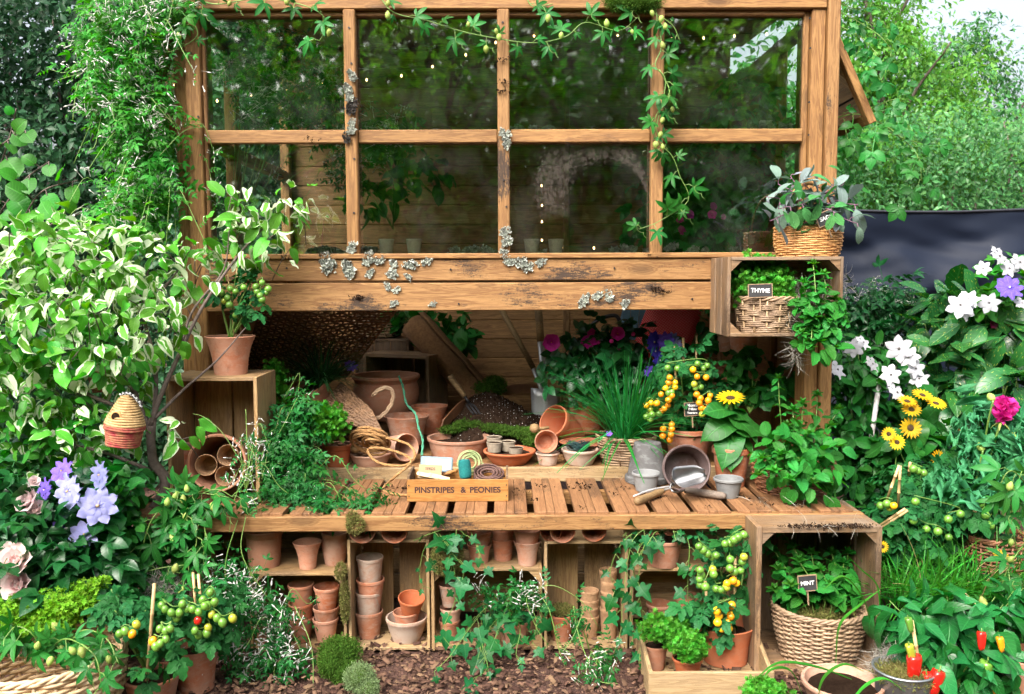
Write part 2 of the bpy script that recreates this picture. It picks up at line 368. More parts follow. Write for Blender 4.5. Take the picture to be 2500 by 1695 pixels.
MAT['red_cloth'] = plain('red woven cloth', (0.42, 0.03, 0.045), 0.9)
MAT['blue_paint'] = plain('blue painted slat', (0.06, 0.135, 0.20), 0.6, c2=(0.045, 0.10, 0.16), nscale=15)
MAT['bulb'] = None
MAT['petal_lilac'] = leafmat('lilac petal', (0.34, 0.34, 0.70), (0.46, 0.47, 0.80), rough=0.6, trans=0.35, vein=0.25, veinc=(0.26, 0.22, 0.6), bumpy=0.15)
MAT['petal_white'] = leafmat('white petal', (0.56, 0.56, 0.59), (0.50, 0.51, 0.57), rough=0.6, trans=0.35, vein=0.15, veinc=(0.6, 0.62, 0.6), bumpy=0.15)
MAT['petal_blue'] = leafmat('violet blue petal', (0.06, 0.035, 0.48), (0.12, 0.07, 0.55), rough=0.6, trans=0.3, vein=0.2, bumpy=0.15)
MAT['petal_purple'] = leafmat('purple petal', (0.20, 0.10, 0.62), (0.28, 0.15, 0.66), rough=0.6, trans=0.3, vein=0.2, bumpy=0.15)
MAT['petal_magenta'] = leafmat('magenta petal', (0.50, 0.008, 0.20), (0.42, 0.01, 0.32), rough=0.6, trans=0.3, vein=0.1, bumpy=0.15)
MAT['petal_pink'] = leafmat('blush petal', (0.86, 0.60, 0.58), (0.88, 0.72, 0.69), tip=(0.88, 0.80, 0.78), rough=0.65, trans=0.35, vein=0.08, bumpy=0.1)
MAT['petal_hot'] = leafmat('hot pink petal', (0.70, 0.03, 0.30), (0.80, 0.06, 0.42), rough=0.55, trans=0.35, vein=0.2, bumpy=0.3)
MAT['petal_yellow'] = leafmat('yellow petal', (0.80, 0.50, 0.008), (0.82, 0.58, 0.01), rough=0.6, trans=0.3, vein=0.12, bumpy=0.2)
MAT['maroon'] = leafmat('maroon petal', (0.10, 0.004, 0.03), (0.14, 0.006, 0.05), trans=0.2, vein=0.1)
MAT['disc'] = plain('sunflower disc', (0.03, 0.016, 0.008), 0.95, c2=(0.10, 0.055, 0.015), nscale=200, bumps=1.0)
MAT['bud'] = leafmat('green bud', (0.30, 0.42, 0.09), (0.38, 0.48, 0.12), trans=0.25, vein=0.15)
L_ = MAT
L_['varieg'] = leafmat('variegated leaf', (0.12, 0.32, 0.04), (0.22, 0.42, 0.06), variegate=(0.66, 0.74, 0.54), rough=0.4, trans=0.35, vein=0.15, bumpy=0.4)
L_['mid'] = leafmat('mid green leaf', (0.022, 0.125, 0.028), (0.05, 0.21, 0.04), rough=0.36, trans=0.3)
L_['fresh'] = leafmat('fresh green leaf', (0.05, 0.22, 0.03), (0.10, 0.32, 0.045), rough=0.4, trans=0.38)
L_['dark'] = leafmat('dark glossy leaf', (0.012, 0.07, 0.022), (0.024, 0.12, 0.036), rough=0.28, trans=0.22, spec=0.55)
L_['deep'] = leafmat('deep green leaf', (0.010, 0.042, 0.016), (0.018, 0.075, 0.022), rough=0.4, trans=0.25)  # darkest of the leaf greens
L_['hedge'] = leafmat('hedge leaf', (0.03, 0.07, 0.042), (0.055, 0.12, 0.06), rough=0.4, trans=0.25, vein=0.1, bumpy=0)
L_['tree'] = leafmat('tree leaf', (0.13, 0.27, 0.055), (0.30, 0.46, 0.11), rough=0.5, trans=0.45, vein=0, bumpy=0)  # greens lightened to imitate haze washing out the far trees
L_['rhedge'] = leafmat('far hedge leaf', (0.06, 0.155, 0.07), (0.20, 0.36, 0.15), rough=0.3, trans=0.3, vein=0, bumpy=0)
L_['jasmine'] = leafmat('jasmine leaf', (0.018, 0.115, 0.030), (0.038, 0.19, 0.042), rough=0.42, trans=0.32, vein=0.15)
L_['ivy'] = leafmat('ivy leaf', (0.011, 0.085, 0.032), (0.024, 0.15, 0.045), rough=0.36, trans=0.2, vein=0.18, veinc=(0.08, 0.22, 0.08), spec=0.3)
L_['mint'] = leafmat('mint leaf', (0.032, 0.20, 0.034), (0.062, 0.30, 0.046), rough=0.48, trans=0.32, vein=0.3, bumpy=0.9)
L_['sage'] = leafmat('sage leaf', (0.15, 0.26, 0.18), (0.19, 0.20, 0.25), rough=0.85, spec=0.2, trans=0.2, vein=0.15, bumpy=0.6)
L_['sage_green'] = leafmat('green sage leaf', (0.09, 0.25, 0.10), (0.13, 0.31, 0.12), rough=0.75, spec=0.25, trans=0.25, vein=0.15, bumpy=0.6)
L_['thyme'] = leafmat('thyme leaf', (0.08, 0.28, 0.03), (0.17, 0.42, 0.05), rough=0.5, trans=0.3, vein=0, bumpy=0)
L_['lime'] = leafmat('lime froth', (0.20, 0.36, 0.02), (0.36, 0.50, 0.035), rough=0.6, trans=0.35, vein=0, bumpy=0)
L_['toml'] = leafmat('tomato leaf', (0.018, 0.115, 0.035), (0.04, 0.19, 0.055), rough=0.55, trans=0.25, vein=0.2, bumpy=0.8)
L_['glauc'] = leafmat('glaucous poppy leaf', (0.075, 0.26, 0.145), (0.12, 0.35, 0.20), rough=0.55, trans=0.3, vein=0.15)
L_['aucuba'] = leafmat('spotted laurel leaf', (0.022, 0.105, 0.028), (0.05, 0.17, 0.045), rough=0.26, trans=0.2, spots=(0.30, 0.36, 0.06), vein=0.3, spec=0.55, bumpy=0.3)
L_['grass'] = leafmat('grass blade', (0.04, 0.20, 0.025), (0.10, 0.32, 0.04), rough=0.4, trans=0.3, vein=0.1, bumpy=0)
L_['chive'] = leafmat('chive blade', (0.018, 0.16, 0.045), (0.035, 0.26, 0.06), rough=0.35, trans=0.2, vein=0, bumpy=0)
L_['straw'] = leafmat('dry grass', (0.50, 0.36, 0.17), (0.58, 0.44, 0.24), rough=0.7, trans=0.2, vein=0, bumpy=0)
L_['spanish'] = leafmat('grey hair moss', (0.30, 0.28, 0.24), (0.42, 0.40, 0.35), rough=0.9, trans=0.1, vein=0, bumpy=0)
L_['pepper'] = leafmat('pepper leaf', (0.018, 0.13, 0.04), (0.035, 0.21, 0.055), rough=0.3, trans=0.28, vein=0.3, spec=0.5, bumpy=0.5)
L_['bark_chip'] = leafmat('bark chip', (0.048, 0.024, 0.016), (0.20, 0.115, 0.072), rough=0.9, spec=0.2, trans=0.0, vein=0, bumpy=0)
L_['pinkbud'] = leafmat('jasmine bud', (0.66, 0.64, 0.58), (0.78, 0.78, 0.74), tip=(0.82, 0.82, 0.80), rough=0.6, trans=0.3, vein=0, bumpy=0)

# ------------------------------------------------------------------ leaf and petal shapes (length 1 along y, face up z)
def prof(a, b):
    mx = (a / (a + b)) ** a * (b / (a + b)) ** b
    return lambda v: (max(v, 0) ** a * max(1 - v, 0) ** b) / mx
def blade(ar=0.5, a=0.6, b=0.8, n=5, fold=0.25, droop=0.25, wave=0.0, serr=0.0, twist=0.0, notch=0.0):
    p = prof(a, b); V = []; U = []; Fc = []
    for i in range(n + 1):
        v = i / n; w = ar / 2 * p(v) if 0 < i < n else (ar * 0.04 if i == 0 else 0.004)
        if serr and 0 < i < n: w *= 1 + (serr if i % 2 else -serr)
        z = -droop * v * v; y = v * (1 - 0.25 * droop * v); tw = twist * v
        for u in (-1, 0, 1):
            wz = wave * math.sin(v * 9 + u) * abs(u) * ar * 0.3
            x = u * w; zz = z + abs(u) * w * fold * 2 * 0.5 + wz
            V.append((x * math.cos(tw) , y - abs(u) * notch * (1 - v) * 0.25, zz + x * math.sin(tw))); U.append((u, v))
    for i in range(n):
        for k in (0, 1):
            q = i * 3 + k; Fc.append((q, q + 1, q + 4, q + 3))
    return dict(v=np.array(V, np.float32), f=Fc, uv=np.array(U, np.float32))
def rot3(ax, q):
    return np.array(Matrix.Rotation(q, 3, ax), np.float32)
def join(Ts):
    v = []; f = []; uv = []; o = 0
    for T in Ts:
        v.append(T['v']); uv.append(T['uv']); f += [tuple(i + o for i in q) for q in T['f']]; o += len(T['v'])
    return dict(v=np.vstack(v), f=f, uv=np.vstack(uv))
def mod(T, M3=None, s=1.0, t=(0, 0, 0)):
    v = T['v'] * s
    if M3 is not None: v = v @ M3.T
    return dict(v=(v + np.array(t, np.float32)).astype(np.float32), f=T['f'], uv=T['uv'])
def palm(T, angs, lens, up=0.15):
    return join([mod(T, rot3('Z', R(a)) @ rot3('X', up * (1 if l > 0.7 else 1.5)), l) for a, l in zip(angs, lens)])
def pinnate(T, pairs, s=0.42, rach=1.0):
    out = []
    for i in range(pairs):
        y = rach * (0.22 + 0.62 * i / max(1, pairs - 1)) if pairs > 1 else 0.35
        for sg in (-1, 1): out.append(mod(T, rot3('Z', sg * R(-62)), s * (0.85 + 0.25 * math.sin(i + 1)), (0, y, -0.1 * y * y)))
    out.append(mod(T, None, s * 1.15, (0, rach * 0.86, -0.08)))
    st = np.array([(-0.012, 0, 0), (0.012, 0, 0), (0.008, rach * 0.9, -0.08), (-0.008, rach * 0.9, -0.08)], np.float32)
    out.append(dict(v=st, f=[(0, 1, 2, 3)], uv=np.array([(0, 0), (0, 0), (0, 1), (0, 1)], np.float32)))
    return join(out)
def poly(outline, centre=(0, 0.35), fold=0.12, droop=0.15):
    V = [(centre[0], centre[1], 0.0)] + [(x, y, -droop * (y - 0.3) ** 2 + fold * abs(x)) for x, y in outline]; n = len(outline)
    U = [(0.0, centre[1])] + [(x * 2, y) for x, y in outline]
    return dict(v=np.array(V, np.float32), f=[(0, 1 + i, 1 + (i + 1) % n) for i in range(n)], uv=np.array(U, np.float32))
def ring(T, n, tilt=0.2, s=1.0, z=0.0, off=0.0, r0=0.0):
    return join([mod(mod(T, rot3('X', tilt), s, (0, r0, z)), rot3('Z', 2 * math.pi * i / n + off)) for i in range(n)])
_iv = [(0, -0.02), (0.14, -0.12), (0.30, -0.10), (0.34, 0.04), (0.30, 0.16), (0.52, 0.20), (0.62, 0.30), (0.42, 0.40), (0.24, 0.46), (0.20, 0.66), (0.0, 1.0)]
T_IVY = poly(_iv + [(-x, y) for x, y in _iv[-2:0:-1]])
T_IVS = [T_IVY, poly([(x * 0.8, y) for x, y in _iv] + [(-x * 0.9, y * 0.96) for x, y in _iv[-2:0:-1]], (0, 0.3), 0.35, 0.4), poly([(x * 1.05, y * 0.9) for x, y in _iv] + [(-x * 0.95, y) for x, y in _iv[-2:0:-1]], (0.02, 0.36), -0.15, 0.6)]
T_OV = [blade(0.62, 0.5, 0.75, 6, f, d, w) for f, d, w in ((0.3, 0.15, 0.1), (0.15, 0.4, 0.3), (0.5, 0.3, 0.2), (0.25, -0.1, 0.2))]
T_VAR = [blade(0.52, 0.55, 0.75, 7, f, d, w, twist=t) for f, d, w, t in ((0.35, 0.25, 0.25, 0.1), (0.2, 0.5, 0.4, -0.3), (0.6, 0.35, 0.3, 0.4), (0.3, 0.05, 0.5, 0.0), (0.75, 0.6, 0.2, -0.2))]
T_LAN = [blade(0.32, 0.7, 0.9, 5, f, d) for f, d in ((0.3, 0.2), (0.4, 0.5), (0.2, -0.05))]
T_SMALL = [blade(0.45, 0.6, 0.8, 2, 0.3, d) for d in (0.1, 0.4)]
T_ROUND = [blade(0.98, 0.42, 0.5, 6, f, d, 0.1, notch=0.5) for f, d in ((0.15, 0.15), (0.3, 0.35))]
T_MINT = [blade(0.60, 0.5, 0.7, 9, f, d, 0.1, serr=0.06) for f, d in ((0.35, 0.25), (0.25, 0.55), (0.45, 0.05))]
T_SAGE = [blade(0.5, 0.7, 0.55, 6, f, d, 0.1) for f, d in ((0.3, 0.3), (0.2, 0.7), (0.35, 0.0))]
T_PEP = [blade(0.46, 0.6, 0.95, 6, f, d, 0.2) for f, d in ((0.35, 0.4), (0.25, 0.75), (0.4, 0.15))]
T_AUC = [blade(0.46, 0.65, 0.7, 9, f, d, 0.05, serr=0.05) for f, d in ((0.25, 0.2), (0.3, 0.45), (0.2, 0.05))]
T_SUNL = [blade(0.78, 0.42, 0.75, 8, f, d, 0.35, notch=0.6) for f, d in ((0.3, 0.55), (0.4, 0.8), (0.2, 0.35))]
_tl = blade(0.55, 0.5, 0.6, 6, 0.3, 0.35, 0.3, serr=0.16)
T_TOM = [join([mod(_tl, None, 0.55, (0, 0.45, 0))] + [mod(_tl, rot3('Z', R(a)), s, (0, y, 0)) for a, s, y in ((60, 0.45, 0.42), (-60, 0.45, 0.42), (70, 0.36, 0.16), (-70, 0.36, 0.16))]
         + [dict(v=np.array([(-0.012, 0, 0), (0.012, 0, 0), (0.01, 0.5, 0), (-0.01, 0.5, 0)], np.float32), f=[(0, 1, 2, 3)], uv=np.zeros((4, 2), np.float32))])]
_pl = blade(0.30, 0.8, 0.8, 5, 0.3, 0.35)
T_PASS = [palm(_pl, (0, 52, -52, 105, -105), (1, 0.92, 0.92, 0.62, 0.62), u) for u in (0.1, -0.25, 0.3)]
T_ROSE = [pinnate(blade(0.62, 0.5, 0.7, 5, 0.3, 0.25, serr=0.05), 2, 0.40), pinnate(blade(0.62, 0.5, 0.7, 5, 0.4, 0.4, serr=0.05), 2, 0.42)]
T_JAS = [pinnate(blade(0.40, 0.6, 0.9, 3, 0.3, 0.3), 3, 0.36), pinnate(blade(0.40, 0.6, 0.9, 3, 0.3, 0.4), 2, 0.40)]
T_STRAW = [palm(blade(0.72, 0.6, 0.5, 8, 0.4, 0.35, serr=0.10), (0, 72, -72), (1, 0.9, 0.9), 0.1)]
T_POPPY = [blade(0.6, 0.5, 0.45, 17, 0.6, 0.5, 2.6, serr=0.32, twist=t_) for t_ in (0.5, -0.6)]
T_GRASS = [blade(0.022, 0.3, 0.5, 6, 0.5, d) for d in (0.25, 0.6, 0.9)]
T_WIDE = [blade(0.05, 0.3, 0.5, 8, 0.5, d) for d in (0.5, 0.95)]
T_TIP = [join([ring(blade(0.55, 0.5, 0.8, 3, 0.4, -0.1), 4, 0.9, 0.8), ring(blade(0.55, 0.5, 0.8, 3, 0.3, 0.1), 4, 0.35, 1.0, 0, 0.78)])]
T_SPRIG = [join([ring(blade(0.5, 0.6, 0.7, 2, 0.3, 0), 4, 0.4, 0.42, 0.16 * i, 0.8 * i) for i in range(5)])]
T_BUDW = [dict(v=np.array([(0.024, 0, 0), (-0.024, 0, 0), (0.024, 0.55, 0.02), (-0.024, 0.55, 0.02), (0.068, 0.76, 0.0), (-0.068, 0.76, 0.0), (0, 1, 0), (0, 0.76, 0.075), (0, 0.76, -0.068), (0, .55, -0.025)], np.float32),
           f=[(0, 1, 3, 2), (2, 3, 5, 7), (2, 7, 4), (4, 7, 6), (7, 5, 6), (5, 8, 6), (8, 4, 6), (2, 4, 8, 9), (9, 8, 5, 3)], uv=np.array([(0, v) for v in (0, 0, .6, .6, .8, .8, 1, .8, .8, .6)], np.float32))]
_st = ring(blade(0.42, 0.6, 0.8, 3, 0.2, 0.25), 5, 0.1, 0.5, 0.9)
T_JFL = [join([mod(_st, rot3('X', R(-90)), 0.8, (0, 0.05, 0)), mod(T_BUDW[0], None, 0.75)])]
T_FLAKE = [join([mod(blade(0.95, 0.5, 0.35, 6, 0.7, -0.35, 2.2, serr=0.2), rot3('Z', R(a)), s) for a, s in ((0, 1), (115, 0.8), (-110, 0.9), (180, 0.6))])]
T_MOSS = [blade(0.3, 0.5, 0.8, 2, 0.2, d) for d in (0.1, 0.5)]
T_CHIP = [dict(v=np.array([(-.2, 0, 0), (.22, .03, 0), (.26, .9, .05), (-.12, 1, .02), (-.16, .05, .16), (.18, .1, .13), (.2, .85, .19), (-.1, .9, .15)], np.float32),
          f=[(4, 5, 6, 7), (0, 1, 5, 4), (1, 2, 6, 5), (2, 3, 7, 6), (3, 0, 4, 7)], uv=np.zeros((8, 2), np.float32))]

# ------------------------------------------------------------------ setting leaves out in space
def _nrm(a):
    return a / np.maximum(np.linalg.norm(a, axis=1, keepdims=True), 1e-9)
def _basis(d, n):
    y = _nrm(d); z = n - y * np.sum(n * y, axis=1, keepdims=True); z = _nrm(z + 1e-6); x = np.cross(y, z); return x, y, z
def scatter(name, Ts, pos, d, n, s, mat, parent=None, kind='stuff'):
    pos = np.asarray(pos, np.float32).reshape(-1, 3)
    if len(pos) == 0: return None
    d = np.asarray(d, np.float32).reshape(-1, 3); n = np.asarray(n, np.float32).reshape(-1, 3); s = np.broadcast_to(np.asarray(s, np.float32), (len(pos),))
    org = np.array(WM[parent].translation if parent is not None else (0, 0, 0), np.float32)
    x, y, z = _basis(d, n); pick = rng.integers(0, len(Ts), len(pos))
    VV, LL, SS, UU, RR = [], [], [], [], []; off = 0
    for ti, T in enumerate(Ts):
        ix = np.where(pick == ti)[0]
        if not len(ix): continue
        v = T['v']; k = len(v)
        w = (pos[ix, None, :] - org) + s[ix, None, None] * (v[None, :, 0:1] * x[ix, None, :] + v[None, :, 1:2] * y[ix, None, :] + v[None, :, 2:3] * z[ix, None, :])
        VV.append(w.reshape(-1, 3)); RR.append(np.repeat(rng.random(len(ix)), k))
        loops = np.array([i for f in T['f'] for i in f], np.int32); sizes = np.array([len(f) for f in T['f']], np.int32)
        LL.append((loops[None, :] + (np.arange(len(ix)) * k)[:, None] + off).ravel()); SS.append(np.tile(sizes, len(ix)))
        UU.append(np.tile(T['uv'][loops], (len(ix), 1))); off += k * len(ix)
    V = np.vstack(VV).astype(np.float32); Lp = np.concatenate(LL).astype(np.int32); Sz = np.concatenate(SS).astype(np.int32); U = np.vstack(UU).astype(np.float32); Rn = np.concatenate(RR).astype(np.float32)
    me = bpy.data.meshes.new(name); me.vertices.add(len(V)); me.vertices.foreach_set('co', V.ravel())
    me.loops.add(len(Lp)); me.loops.foreach_set('vertex_index', Lp)
    st = np.concatenate([[0], np.cumsum(Sz)[:-1]]).astype(np.int32)
    me.polygons.add(len(Sz)); me.polygons.foreach_set('loop_start', st)
    me.uv_layers.new(name='UVMap').data.foreach_set('uv', U.ravel())
    me.attributes.new('rnd', 'FLOAT', 'POINT').data.foreach_set('value', Rn)
    me.update(calc_edges=True); me.shade_smooth(); me.materials.append(mat)
    o = reg(bpy.data.objects.new(name, me), Matrix.Translation(Vector(org.tolist())), parent)
    if kind: o['kind'] = kind
    return o
_TM = {}
def tmesh(T, mat, name):
    key = (id(T), mat.name)
    if key not in _TM:
        me = bpy.data.meshes.new(name); me.from_pydata([tuple(map(float, v)) for v in T['v']], [], T['f'])
        l = me.uv_layers.new(name='UVMap'); vi = [i for f in T['f'] for i in f]
        l.data.foreach_set('uv', T['uv'][vi].astype(np.float32).ravel()); me.shade_smooth(); me.materials.append(mat); me.update()
        _TM[key] = me
    return _TM[key]
def leaves(parent, Ts, mat, pos, d, n, s, indiv=300, name='leaf', rest='foliage'):
    """the leaves nearest the viewer each as a part of its own, the rest as one mass"""
    pos = np.asarray(pos, np.float32).reshape(-1, 3)
    if not len(pos): return
    d = np.asarray(d, np.float32).reshape(-1, 3); n = np.asarray(n, np.float32).reshape(-1, 3); s = np.broadcast_to(np.asarray(s, np.float32), (len(pos),))
    order = np.argsort(pos[:, 1] - s * 3); own = order[:indiv]; oth = order[indiv:]
    x, y, z = _basis(d, n)
    for i in own:
        me = tmesh(Ts[random.randrange(len(Ts))], mat, name); k = float(s[i])
        W = Matrix(((x[i, 0] * k, y[i, 0] * k, z[i, 0] * k, pos[i, 0]), (x[i, 1] * k, y[i, 1] * k, z[i, 1] * k, pos[i, 1]), (x[i, 2] * k, y[i, 2] * k, z[i, 2] * k, pos[i, 2]), (0, 0, 0, 1)))
        reg(bpy.data.objects.new(name, me), W, parent)
    if len(oth): scatter(rest, Ts, pos[oth], d[oth], n[oth], s[oth], mat, parent)
def ell(px, py, Y, rx, ry, rd):
    """an ellipsoid of foliage: middle at a pixel and a distance, half sizes in pixels, depth in metres"""
    c = P(px, py, Y); m = M(Y); return (np.array(c), np.array((rx * m, rd, ry * m)))
def cloud(ells, n, shell=0.5, front=0.6):
    w = np.array([r[0] * r[2] + 0.3 * r[0] * r[1] for c, r in ells]); pick = rng.choice(len(ells), n * 2, p=w / w.sum())
    q = _nrm(rng.normal(size=(n * 2, 3))); keep = (q[:, 1] < 0.15) | (rng.random(n * 2) > front); q = q[keep][:n]; pick = pick[keep][:n]
    rad = (shell + (1 - shell) * rng.random((len(q), 1)) ** 0.7) * (1 + 0.12 * rng.normal(size=(len(q), 1)))
    C = np.array([e[0] for e in ells])[pick]; Rr = np.array([e[1] for e in ells])[pick]
    return C + q * rad * Rr, _nrm(q / Rr)
def orient(out, droop=0.5, spread=0.7, up=0.8, face=0.35, jit=0.45):
    k = len(out); d = out * spread + rng.normal(size=(k, 3)) * 0.55 + np.array((0, 0, -droop))
    n = out * 0.5 + np.array((0, -face, up)) + rng.normal(size=(k, 3)) * jit
    return _nrm(d), _nrm(n)
def cr(pts, n=7):
    pts = [Vector(p) for p in pts]; q = [pts[0] * 2 - pts[1]] + pts + [pts[-1] * 2 - pts[-2]]; out = []
    for i in range(1, len(q) - 2):
        a, b, c, e = q[i - 1:i + 3]
        for k in range(n):
            t = k / n
            out.append(0.5 * ((2 * b) + (c - a) * t + (2 * a - 5 * b + 4 * c - e) * t * t + (3 * b - a - 3 * c + e) * t ** 3))
    out.append(pts[-1]); return out
def stems(parent, base, targets, r, mat, name='stem', sag=0.15, n=5, steps=6):
    b = MB(); base = Vector(base)
    for t in targets:
        t = Vector([float(v) for v in t]); L = (t - base).length
        mid = base.lerp(t, 0.5) + Vector((random.uniform(-1, 1) * 0.08 * L, random.uniform(-1, 1) * 0.08 * L, sag * L))
        pts = cr([base, mid, t], steps); k = len(pts)
        b.tube(pts, [r * (1 - 0.7 * i / k) for i in range(k)], n)
    return b.build(name, mat, parent, smooth=True)
def bush(name, label, cat, base, ells, n, Ts, size, mat, stem=None, indiv=0, droop=0.5, shell=0.5, nst=14, sr=0.003, group=None, th=None, up=0.8, face=0.35, var=0.3, sag=0.1, front=0.6, spread=0.7, rest='foliage'):
    t = th or thing(name, label, cat, base, group)
    pos, out = cloud(ells, n, shell, front); d, nn = orient(out, droop, spread, up, face)
    s = size * (1 + var * rng.normal(size=len(pos))).clip(0.45, 1.7)
    leaves(t, Ts, mat, pos, d, nn, s, indiv, rest=rest)
    if stem is not None and nst:
        stems(t, base, pos[rng.integers(0, len(pos), nst)], sr, stem, 'stem', sag)
    return t, pos, out
def flower(parent, T, mat, p, size, aim, name='flower', eye=None, eyer=0.12, eyemat=None):
    """a whole bloom facing aim"""
    z = Vector(aim).normalized(); fr = Matrix.Rotation(random.uniform(0, 6.28), 4, z) @ frame(z.orthogonal(), z).to_4x4()
    o = reg(bpy.data.objects.new(name, tmesh(T, mat, name)), Matrix.Translation(p) @ fr @ Matrix.Scale(size, 4), parent)
    if eyemat is not None:
        b = MB().lathe([(0, 0.10), (eyer * 0.7, 0.08), (eyer, 0.02), (eyer * 0.9, -0.02)], 12)
        me = b.mesh('flower_eye', smooth=True); me.materials.append(eyemat)
        reg(bpy.data.objects.new('flower_eye', me), WM[o], o)
    return o
# ------------------------------------------------------------------ ground
def ground_mat():
    t = NT('bark mulch ground'); v = t.coord(rnd=False)
    n = t.noise(v, 24, 6, 0.7, 0.5); vo = t.voro(t.coord(scale=(1, 1.8, 1), rnd=False), 38, 'Color')
    c = t.ramp(n, [(0.3, (0.028, 0.016, 0.013)), (0.5, (0.075, 0.038, 0.03)), (0.72, (0.14, 0.075, 0.055))])
    c = t.mix(0.35, c, t.mix(t.noise(v, 60, 3), (0.03, 0.017, 0.014), (0.15, 0.085, 0.06)))
    far = t.noise(v, 1.5, 3)
    return t.done(t.bsdf(c, 0.95, 0, 0.2, t.bump(t.math('ADD', n, t.noise(v, 70, 4)), 0.9, 0.02)))
g = MB(); NG = 60
xs = [-150, -40, -12, -5] + [-3 + i * 0.1 for i in range(61)] + [5, 12, 40, 150]; ys = [-120, -30, -8, -4, -2.4] + [-2 + i * 0.1 for i in range(31)] + [1.6, 3, 8, 20, 60, 150]
for y in ys:
    for x in xs: g.v.append((x, y, (-0.012 + 0.018 * math.sin(x * 7 + y * 3) * math.sin(y * 9 - x * 2)) if abs(x) <= 3 and -2 <= y <= 1 else -0.03))
for j in range(len(ys) - 1):
    for i in range(len(xs) - 1):
        a = j * len(xs) + i; g.f.append((a, a + 1, a + 1 + len(xs), a + len(xs)))
tag(g.build('ground', ground_mat(), origin=(0, 0, 0), smooth=True), kind='structure')

# ------------------------------------------------------------------ potting shed
BZ, ZI, YB = 0.602, 0.652, 1.65          # bench top, inner shelf, back wall
shed = thing('potting_shed', 'brown timber potting shed with a glazed front and open potting counter', 'shed', (0, 0.8, 0))
X = lambda px, py=300, Y=0.0: P(px, py, Y).x
Zp = lambda py, px=1250, Y=0.0: P(px, py, Y).z
UPY = (0, 1, 0)
def vpost(name, x0, x1, z0, z1, y0, y1, m):
    return plank(name, ((x0 + x1) / 2, (y0 + y1) / 2, z0), ((x0 + x1) / 2, (y0 + y1) / 2, z1), abs(x1 - x0), y1 - y0, m, shed, UPY, ch=0.005)
def hbeam(name, x0, x1, z0, z1, y0, y1, m, ch=0.004):
    return plank(name, (x0, (y0 + y1) / 2, (z0 + z1) / 2), (x1, (y0 + y1) / 2, (z0 + z1) / 2), z1 - z0, y1 - y0, m, shed, UPY, ch=ch)
ZT = Zp(28); ZS = Zp(620); XL0, XL1, XL2 = X(425), X(460), X(497); XR0, XR1, XR2, XR3 = X(1957), X(1972), X(2006), X(2036)
vpost('corner_post', XL0, XL1 - 0.001, 0, ZT + 0.3, 0.012, 0.10, MAT['shed'])
vpost('corner_post', XL1 + 0.001, XL2, 0, ZT, -0.03, 0.10, MAT['shed'])
vpost('window_stop', XL2 + 0.001, XL2 + 0.016, ZS, ZT, -0.005, 0.09, MAT['inner'])
vpost('window_stop', XR0, XR1 - 0.001, ZS - 0.2, ZT, -0.002, 0.09, MAT['shed'])
vpost('corner_post', XR1, XR2 - 0.001, 0, ZT, -0.03, 0.10, MAT['shed'])
vpost('corner_post', XR2 + 0.001, XR3, 0, ZT + 0.3, -0.055, 0.10, MAT['shed_dirty'])
hbeam('top_beam', XL1, XR2 - 0.002, ZT, ZT + 0.17, -0.042, 0.06, MAT['shed'])
hbeam('head_rail', XL2, XR0, ZT - 0.022, ZT - 0.001, -0.012, 0.08, MAT['inner'])
for a, b in ((846, 875), (1215, 1244), (1587, 1616)):
    vpost('mullion', X(a), X(b), Zp(633), ZT - 0.001, -0.045, 0.008, MAT['shed_dirty'] if a > 1200 else MAT['shed'])
for a, b in ((XL2 + 0.0175, X(845)), (X(876), X(1214)), (X(1245), X(1586)), (X(1617), XR0 - 0.001)):
    hbeam('glazing_bar', a - 0.0, b + 0.0, Zp(350), Zp(318), -0.022, 0.014, MAT['shed'])
def glass_mat():
    t = NT('window glass'); v = t.coord()
    gl = t.new('BsdfGlossy'); gl.inputs['Color'].default_value = (0.95, 1.0, 0.97, 1); gl.inputs['Roughness'].default_value = 0.025
    t.put(gl.inputs['Normal'], t.bump(t.noise(v, 3.0, 2), 0.05, 0.01))
    tr = t.new('BsdfTransparent'); tr.inputs[0].default_value = (0.90, 0.94, 0.90, 1)
    fr = t.new('Fresnel'); fr.inputs['IOR'].default_value = 1.5
    mx = t.new('MixShader'); t.put(mx.inputs[0], t.math('MULTIPLY', fr.outputs[0], 3.0, True)); t.t.links.new(tr.outputs[0], mx.inputs[1]); t.t.links.new(gl.outputs[0], mx.inputs[2])
    df = t.new('BsdfDiffuse'); df.inputs[0].default_value = (0.5, 0.5, 0.47, 1)
    du = t.math('MULTIPLY', t.ramp(t.noise(v, 5, 5, 0.7), [(0.45, 0.0), (0.8, 1.0)]), 0.03)
    m2 = t.new('MixShader'); t.put(m2.inputs[0], du); t.t.links.new(mx.outputs[0], m2.inputs[1]); t.t.links.new(df.outputs[0], m2.inputs[2])
    return t.done(m2.outputs[0])
MAT['glass'] = glass_mat()
for a, b in ((XL2 + 0.017, X(852)), (X(869), X(1221)), (X(1238), X(1593)), (X(1610), XR0 - 0.001)):
    b_ = MB().box(((a + b) / 2, 0.018, (ZS + ZT - 0.022) / 2), (b - a, 0.004, ZT - 0.022 - ZS))
    b_.build('pane', MAT['glass'], shed, origin=((a + b) / 2, 0.018, (ZS + ZT) / 2))
hbeam('sill', XL2 - 0.001, XR1, Zp(632), Zp(619), -0.062, 0.09, MAT['shed'])
hbeam('front_board', XL2 + 0.001, XR1 - 0.001, Zp(685), Zp(632) - 0.001, -0.05, -0.005, MAT['shed_dirty'])
hbeam('front_board', XL2 + 0.001, XR1 - 0.001, Zp(757), Zp(690), -0.052, -0.005, MAT['shed_dirty'])
hbeam('batten', XL2 + 0.002, XR1 - 0.002, BZ - 0.02, ZI, 0.066, 0.09, MAT['crate_pale'])
